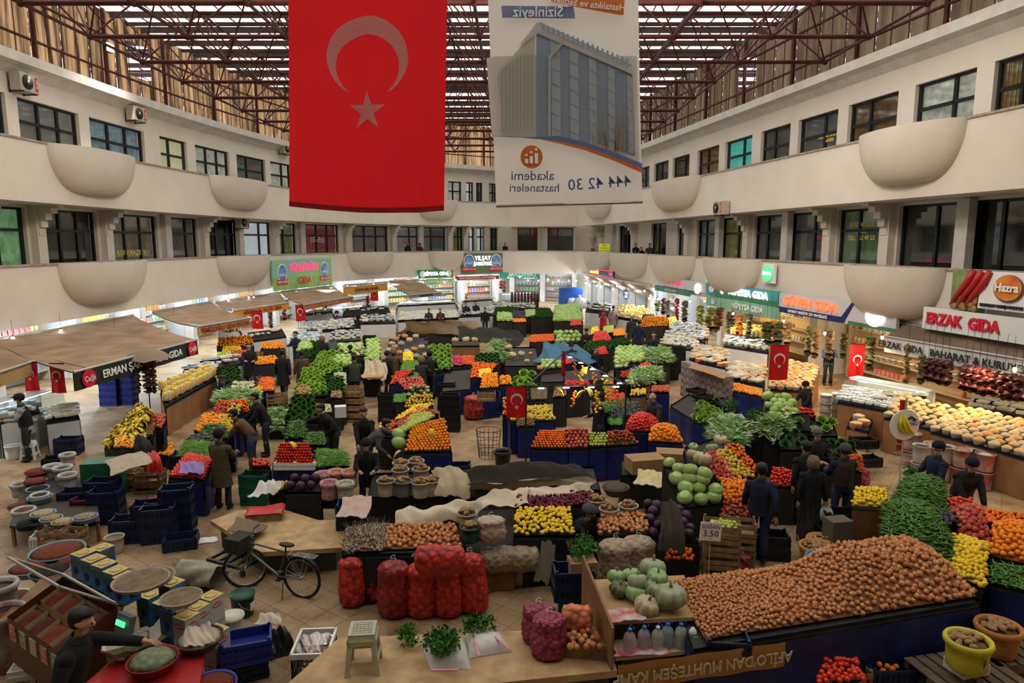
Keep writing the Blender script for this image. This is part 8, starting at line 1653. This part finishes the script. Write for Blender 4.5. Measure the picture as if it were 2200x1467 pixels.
for i,(k,f,kd,n_) in enumerate([(0,.29,'banana',1),(0,.47,'mandarin',9),(0,.6,'banana',2),(0,.72,'lemon',12),(0,.82,'orange',7),(0,.93,'mandarin',8),(1,.2,'mandarin',9),(1,.33,'lemon',10),(1,.42,'banana',1),(1,.55,'mandarin',8),(1,.7,'lemon',8),(1,.82,'orange',7)]):
    q=tp[0 if k==0 else 1].lerp(tp[2],f)
    for j in range(n_): item(kd,q+Vector((R.uniform(-.06,.06),R.uniform(-.06,.06),-.15-.045*j)),'bunch hanging from the %s stall frame bar'%('front' if k==0 else 'rear'),(0,0,R.uniform(0,6)) if kd=='banana' else None,1.2 if kd=='banana' else 1)
lamp('stall_lamp','POINT',tp[0].lerp(tp[2],.5)+Vector((0,0,-.1)),18,(.9,.95,1),.15); lamp('stall_lamp','POINT',tp[1].lerp(tp[2],.5)+Vector((0,0,-.1)),18,(.9,.95,1),.15)
# wire basket, black bin, cartons, drawers, buckets on the right
p=G(1050,982,0); t=thing('wire_basket','tall black wire basket in the aisle left of the middle stall','basket',p); b=MB()
for k in range(16): a_=2*PI*k/16; b.bar((.25*math.cos(a_),.2*math.sin(a_),0),(.33*math.cos(a_),.28*math.sin(a_),.75),.006,4)
for z in(0,.2,.4,.6,.75): k_=z/.75; b.tube([((.25+.08*k_)*math.cos(2*PI*i/20),(.2+.08*k_)*math.sin(2*PI*i/20),z) for i in range(21)],.008,4)
b.build('wire',black,t)
t=vessel('bin',1080,1000,0,.18,.35,black,'small black bin lined with a clear plastic bag','bin',rim=True,roll=1)
stand([G(1440,870,.85),G(1590,965,.85),G(1620,930,.9),G(1480,845,.9)],'long blue-skirted stall behind the sloping fruit stand','blue'); stand([G(950,840,.85),G(1010,835,.85),G(1015,790,.9),G(955,795,.9)],'blue-skirted table behind the aisle and the black crate column','blue'); stand([G(1160,820,.8),G(1300,815,.8),G(1285,790,.9),G(1165,795,.9)],'dark table at the rear of the middle stall','dark')
cm=mat('carton_dark_print',(.05,.012,.02),.6,(.35,.3,.3),7,kind='voro'); a=G(1475,850,0);b_=G(1560,890,0); d=(b_-a).normalized(); nrm=Vector((-d.y,d.x,0))
for i in range(8):
    for k in range(5):
        ob('printed_carton',CR.setdefault('pc',MB().mat(cm).box((0,0,.125),(.36,.34,.25)).mesh('printed_carton')),None,a+d*(i*.385)+Vector((0,0,.255*k)),math.atan2(d.y,d.x),label='dark red printed fruit carton in the wall of cartons right of the black crates',cat='carton',group='wall of dark red cartons')
cloth('cardboard_sheet',[(1480,790),(1560,815),(1552,800),(1482,780)],(1.3,1.3,1.3,1.3),cardboard,'cardboard sheets on top of the dark red cartons','cardboard',.01)
t=box3('drawer_cabinet',1842,918,0,(.7,.5,.75),-12,mat('cabinet_cream',(.5,.4,.27),.6),'cream wooden drawer cabinet before the right glass counter','cabinet')
for z in(.2,.5): b=MB(); b.box((0,-.26,z),(.62,.02,.25)); dr=b.build('drawer',mat('drawer_cream',(.55,.45,.3),.6),t); MB().box((0,-.28,z),(.12,.02,.02)).build('handle',darksteel,dr)
for i,(px,py) in enumerate(((1772,900),(1797,897))):
    for k in range(3): vessel('bucket',px,py,0,.15,.28,mat('bucket_white_print',(.55,.5,.42),.5,(.2,.3,.4),3),'white bucket in the %s stack beside the seated man, %s'%('left' if i==0 else 'right',['bottom one','middle one','lidded top one'][k]),'bucket',lid=white if k==2 else None,base=G(px,py,0)+Vector((0,0,.26*k)))
for i,(px,py,c) in enumerate([(1975,1030,'dark beans'),(1998,1025,'pulses'),(2025,1032,'raisins'),(2060,1040,'nuts'),(2090,1035,'rice'),(1955,1000,'chickpeas'),(2045,1005,'lentils'),(2110,1050,'flour')]):
    for k in range(2): vessel('bucket',px,py,0,.17,.42,mat('bucket_print_%d'%(i%4),[(.5,.46,.44),(.35,.05,.12),(.45,.4,.35),(.4,.02,.03)][i%4],.5,(.5,.45,.4),4,kind='voro'),'printed tub of %s before the grain counter, %s one'%(c,'upper' if k else 'lower'),'tub',con=heapm('tub%d'%i,[(.05,.04,.05),(.4,.3,.2),(.03,.02,.03),(.35,.25,.15),(.55,.5,.42),(.5,.38,.2),(.45,.2,.05),(.6,.55,.48)][i]) if k else None,base=G(px,py,0)+Vector((0,0,.43*k)))
for a in [(30,985,.0,'white bucket on the floor at the left picture edge'),(20,955,.0,'tall white bucket before the left cheese counter'),(65,930,.48,'white bucket on the white stool'),(122,955,0,'white lidded bucket by the small counter'),(122,930,.3,'blue banded bucket stacked by the small counter')]: vessel('bucket',a[0],a[1],a[2],.16,.36,white,a[3],'bucket',lid=white if 'lidded' in a[3] else None)
box3('cardboard_box',1385,1010,.8,(.75,.5,.3),12,cardboard,'large flat cardboard box behind the pale cabbages','box'); box3('cardboard_box',1440,995,.8,(.6,.45,.28),-10,cardboard,'second cardboard box next to the large flat one','box'); box3('cardboard_box',805,812,1.1,(.5,.35,.06),0,cardboard,'open cardboard lid on the black crate stack','box'); box3('white_box',732,895,.9,(.3,.25,.3),15,white,'white printed box among the vegetable stands','box')
stand([G(1335,1020,.78),G(1470,1010,.78),G(1440,975,.85),G(1335,985,.85)],'dark table under the cardboard boxes','dark')
cloth('beige_tarpaulin',[(778,812),(832,812),(830,775),(785,775)],(1.0,1.0,1.35,1.35),canvas,'pale canvas sacks heaped on the blue table among the stands','sack',.09,drop=.1)
cloth('white_newspaper',[(1362,1042),(1425,1048),(1425,1015),(1372,1010)],(1.0,1.0,1.1,1.1),mat('newsprint_yellow',(.55,.52,.42),.8,(.5,.42,.1),10),'crumpled white and yellow newspaper beside the cabbages','newspaper',.025)
cloth('clear_bags',[(1535,915),(1605,915),(1595,890),(1540,892)],(.95,.95,1.05,1.05),mat('bags_greyish',(.4,.36,.34),.4,(.3,.25,.24),9),'clear bag of vegetables on the blue-skirted right stall','bag',.035)
# sacks, pallets at the lower right
def pallet(px,py,z,rz,lab):
    p=G(px,py,z); t=thing('wooden_pallet',lab,'pallet',p,math.radians(rz)); b=MB()
    for i in range(7): b.box((-.5+i*.165,0,.125),(.13,.8,.02))
    b.build('deck_board',mat('pallet_grey_wood',(.16,.12,.08),.85,(.1,.07,.045),7),t); b=MB()
    for y_ in(-.36,0,.36): b.box((0,y_,.06),(1.1,.08,.1))
    b.build('bearer',mat('pallet_grey_wood',(0,0,0)),t)
pallet(2075,1462,0,10,'weathered wooden pallet under the one with the yellow sack'); pallet(2075,1462,.15,12,'weathered wooden pallet carrying the yellow potato sack'); pallet(2170,1405,.0,10,'weathered wooden pallet behind the stacked ones'); pallet(2170,1405,.15,8,'wooden pallet under the orange potato sack')
ysk=mat('sack_yellow',(.55,.5,.03),.5,(.4,.38,.03),4); osk=mat('sack_orange_mesh',(.5,.2,.04),.7,(.35,.14,.04),30)
box3('white_tray_box',2075,1440,.3,(.4,.3,.14),15,white,'white plastic box under the yellow sack','box')
t=vessel('sack',2075,1432,.44,.22,.34,ysk,'bright yellow printed sack of potatoes on the white box','sack',con=heapm('potato_base',(0,0,0)),flare=1.1,roll=1); text('lettering','7FM',inkblack,t,(.05,-.245,.2),(PI/2,0,-t.rotation_euler.z),.1,.003); t.rotation_euler=(0,0,0)
vessel('sack',2140,1400,.3,.22,.34,osk,'orange mesh sack of potatoes at the right edge','sack',con=heapm('potato_base',(0,0,0)),flare=1.15,roll=1)
for (px,py,z,r_) in((2075,1432,.78,.19),(2140,1400,.64,.2)):
    q=G(px,py,.44 if px<2100 else .3)
    for k in range(34): a_=R.uniform(0,6.28);e_=R.random()**.5*r_; item('potato',(q.x+e_*math.cos(a_),q.y+e_*math.sin(a_),z+.02+.06*(1-e_/r_)),'%s sack at the lower right'%('yellow' if px<2100 else 'orange'),sc=1.0)
for px,py,m_,lb_ in((1765,1235,mat('sack_blue_rim',(.02,.2,.5),.5),'blue rimmed sack of small potatoes behind the onion heap'),(1750,1210,osk,'orange mesh sack of potatoes in the aisle, front one'),(1765,1195,osk,'orange mesh sack of potatoes in the aisle, back one')):
    t=vessel('sack',px,py,.1,.24,.3,m_,lb_,'sack',con=heapm('potato_base',(0,0,0)),flare=1.05,roll=1)
    for k in range(30): a_=R.uniform(0,6.28);e_=R.random()**.5*.22; item('potato',t.location+Vector((e_*math.cos(a_),e_*math.sin(a_),.32)),lb_.replace('sack','heap in sack',1),sc=.85)
t=box3('flat_scale',1795,1200,.75,(.5,.38,.1),10,mat('scale_steel',(.3,.3,.27),.5,metal=.5),'steel scale tray at the left of the green peppers','scale'); box3('scale_post_box',1795,1200,0,(.4,.3,.75),10,mat('box_dusky',(.12,.1,.07),.8),'dusky box under the steel scale tray','box')
p=G(1920,1475,.0); box3('green_tray',1985,1465,.0,(.4,.5,.04),20,mat('tray_green',(.02,.12,.07),.3),'flat green tray on the floor at the bottom right','tray')
# umbrella with hanging strings
p=G(322,940,0); t=thing('parasol','small grey-brown parasol over the leftmost fruit stand','parasol',(p.x,p.y,0)); q=G(315,778,2.0); o=Vector((q.x-p.x,q.y-p.y,0)); b=MB(); n=16
V=[o+Vector((0,0,2.42))]; Fc=[]
for j,(rr,z) in enumerate(((.25,2.38),(.5,2.28),(.68,2.14))):
    for k in range(n): V.append(o+Vector((rr*math.cos(2*PI*k/n)*(1-.04*(k%2)),rr*math.sin(2*PI*k/n)*(1-.04*(k%2)),z-.03*(k%2==1)*j)))
for k in range(n):
    Fc.append((0,1+k,1+(k+1)%n))
    for j in range(2): Fc.append((1+j*n+k,1+(j+1)*n+k,1+(j+1)*n+(k+1)%n,1+j*n+(k+1)%n))
b.add(V,Fc,True); b.build('canopy',mat('parasol_grey_brown',(.2,.15,.11),.85),t); MB().bar((o.x,o.y,0),(o.x,o.y,2.4),.02,6).build('pole',darksteel,t)
for k,(dx,c,w) in enumerate(((-.25,'grey',.08),(.05,'brown',.16),(.22,'brown',.1))): u=thing('hanging_string','dark dried pepper string hanging from the parasol, %s one'%['left','middle','right'][k],'hanging string',(q.x+dx,q.y-.1,2.1)); MB().tube([(.01*math.sin(i*2),0,-.08*i) for i in range(14)],[w*(.3 if i in(0,13) else 1+.2*math.sin(i*2.6)) for i in range(14)],8).build('dried_goods',sgm[c],u)
# far right corner: blue wagon and white sacks, plant and yellow notice on the gallery
box3('blue_wagon',1225,672,0,(1.8,1.2,2.0),0,mat('wagon_blue',(.02,.09,.4),.5),'tall blue container at the far right corner','container')
for k,(px,py) in enumerate(((1222,668),(1238,670),(1228,662),(1245,664))): p=G(px,py,.4*(k//2)); t=thing('white_sack','bulging white sack piled before the far blue container','sack',p,0,'white sacks before the far blue container'); MB().lathe([(.0001,0),(.4,.05),(.5,.4),(.42,.8),(.12,.95),(.15,1.1),(.0001,1.1)],n=12).build('sack_body',mat('sack_clear_white',(.5,.52,.58),.5,(.35,.38,.42),4),t)
s,z=hit('right',1299,531,-.1); p=W('right',s,-.12,4.85); t=thing('notice_board','yellow notice board standing on the right gallery parapet','notice',p,-.1); MB().box((0,0,.25),(.85,.03,.7)).build('board',mat('notice_yellow',(.65,.7,.03),.6,emit=.2),t)
for k,w_ in enumerate(('SIMIT','POĞAÇA','BULUNUR')): text('lettering',w_,inkblack,t,(0,-.03,.45-.2*k),(PI/2,0,0),.16,.003)
s,z=hit('right',1284,490,.8); p=W('right',s,.9,6.5); t=thing('hanging_plaque','small cream tailor plaque hanging in the right gallery','sign',p,-.1); MB().box((0,0,0),(1,.03,.55)).build('board',mat('plaque_cream',(.45,.42,.33),.7),t); text('lettering','TERZİ',redm,t,(0,-.03,0),(PI/2,0,0),.3,.004)
p=W('right',hit('right',1276,520,.2)[0],.1,4.8); t=thing('potted_plant','leafy green plant trailing over the right gallery parapet','plant',p); MB().lathe([(.0001,0),(.12,0),(.16,.25)],n=12,cap=False).build('pot',brownwood,t); b=MB()
for k in range(60): a_=R.uniform(0,6.28); e_=R.uniform(.05,.4); q=Vector((e_*math.cos(a_),e_*math.sin(a_),.3+R.uniform(0,.9))); b.add([q,q+Vector((.1,.03,.05)),q+Vector((.16,0,-.05)),q+Vector((.08,-.05,.02))],[(0,1,2,3)],False)
for k in range(50): q=Vector((.5+R.uniform(-.15,.15),-.35,-.0-R.uniform(0,1.3))); b.add([q,q+Vector((.08,0,.03)),q+Vector((.1,-.02,-.08)),q+Vector((.02,0,-.07))],[(0,1,2,3)],False)
b.build('leaves',mat('plant_leaf',(.03,.09,.03),.7),t,kind='stuff')
# writing on windows: parented to the window it stands on
def wtext(sd,px,py,off,body,m,size,name='lettering'):
    s,z=hit(sd,px,py,off); k=min((q for q in WINS if q[0]==sd and (q[1]=='u')==(z>7.3)),key=lambda q:abs(q[2]-s)); fr=WINS[k][0]; q=W(sd,s,off,z); a=fr.rotation_euler.z; dl=Matrix.Rotation(-a,3,'Z')@Vector((q.x-fr.location.x,q.y-fr.location.y,0)); text(name,body,m,fr,(dl.x,-.0+.0-.02,z-fr.location.z),(PI/2,0,0),size,.002,bold=.005)
ylw=mat('letter_yellow',(.75,.6,.08),.6); tl=mat('letter_teal',(.05,.35,.33),.6); rdl=mat('letter_red',(.6,.04,.04),.6)
wtext('left',684,515,1.8,'(iSoEt)',whitem,.55); wtext('left',478,318,1.5,'Sena',tl,.5); wtext('left',521,360,1.5,'GÜRHAN\nTAVUKÇULUK',tl,.22); wtext('left',290,543,1.8,'KORKMAZBEY',ylw,.35); wtext('left',879,520,1.8,'SANDIK',rdl,.3); wtext('left',934,510,1.8,'TERMİNAL',rdl,.3)
wtext('right',1772,296,1.5,'ÖZÜMA MADEN\nCARSISI',ylw,.2); wtext('right',1768,510,1.8,'TERZİ ve\nSÖKÜK DİKİM\n& TAMİR',rdl,.22); wtext('right',1842,497,1.8,'EKREMOĞLU\nGIDA\nTEL: 352 49 23',ylw,.26); wtext('right',1598,513,1.8,'DİKİM\nEV',ylw,.25)

for i in range(8):
    a_=G(1495+i*14,842+i*13,.92); crates(0,0,0,28,'black',1,'flat black crate on the long blue-skirted stall behind the sloping fruit',.5,.36,.1,base=a_)
for o in C.objects:
    if o.get('label','').startswith('flat black crate on'): o['group']='flat black crates on the long blue-skirted stall'

P('romaine',[(1490,905),(1535,925),(1550,890),(1505,868)],'romaine lettuces near the bald man on the right stall',(.95,1.1)); P('leek',[(1535,935),(1585,955),(1600,915),(1552,895)],'leeks beside the bagged vegetables on the right stall',(.95,1.1))
N(['food_tray','cheese_pack'],[(520,735),(615,722),(605,705),(525,715)],'bright dairy goods between the two tan lettered awnings',(1.0,1.4))
N(['white_tub','food_tray'],[(640,690),(720,680),(712,664),(645,672)],'white goods under the green and blue billboard',(1.0,1.5)); N(['food_tray','white_tub'],[(735,680),(840,672),(832,656),(740,662)],'white goods under the yellow lettered awning',(1.0,1.5))
N(['cheese_pack','food_tray'],[(850,672),(985,664),(978,650),(855,656)],'white goods below the small green lit sign',(1.0,1.6)); N(['food_tray','cheese_pack'],[(990,662),(1062,656),(1058,642),(995,646)],'white goods below the maroon sign strip',(1.0,1.6))
N(['food_tray','white_tub'],[(1258,668),(1310,674),(1312,655),(1262,650)],'goods below the scrolling red sign',(1.0,1.5)); N(['cheese_pack','glass_jar'],[(1325,682),(1395,694),(1395,668),(1328,660)],'goods below the oval blue sign',(1.0,1.5))
N(['white_tub','cheese_pack'],[(1440,722),(1515,735),(1515,704),(1442,696)],'goods under the pink lettered sign',(1.1,1.5)); N(['glass_jar','food_tray'],[(470,722),(520,716),(512,700),(472,705)],'jars beside the fruit under the tan awning',(1.1,1.5))

cloth('crumpled_paper',[(395,1392),(462,1388),(450,1345),(398,1350)],(.84,.84,.92,.92),mat('paper_beige',(.55,.46,.36),.85),'crumpled beige wrapping paper in the dark metal basin','paper',.028,freq=9,seed=11)
cloth('lilac_paper',[(385,1020),(440,1018),(436,992),(388,996)],(.95,.95,1.05,1.05),mat('paper_lilac',(.25,.17,.42),.8),'lilac paper over the crate of tomatoes at the near left','paper',.03)
flush()
# lettering becomes plain mesh
dg=bpy.context.evaluated_depsgraph_get()
for o in [o for o in C.objects if o.type=='FONT']:
    me=bpy.data.meshes.new_from_object(o.evaluated_get(dg)); n=o.name; p=o.parent; mw=(o.location.copy(),o.rotation_euler.copy(),o.scale.copy()); kids=list(o.children)
    m=o.data.materials[0]; me.materials.clear(); me.materials.append(m); bpy.data.objects.remove(o); q=bpy.data.objects.new(n,me); C.objects.link(q); q.parent=p; q.location,q.rotation_euler,q.scale=mw
for r_ in PROTO:
    for c_ in list(r_.children): bpy.data.objects.remove(c_)
    bpy.data.objects.remove(r_)
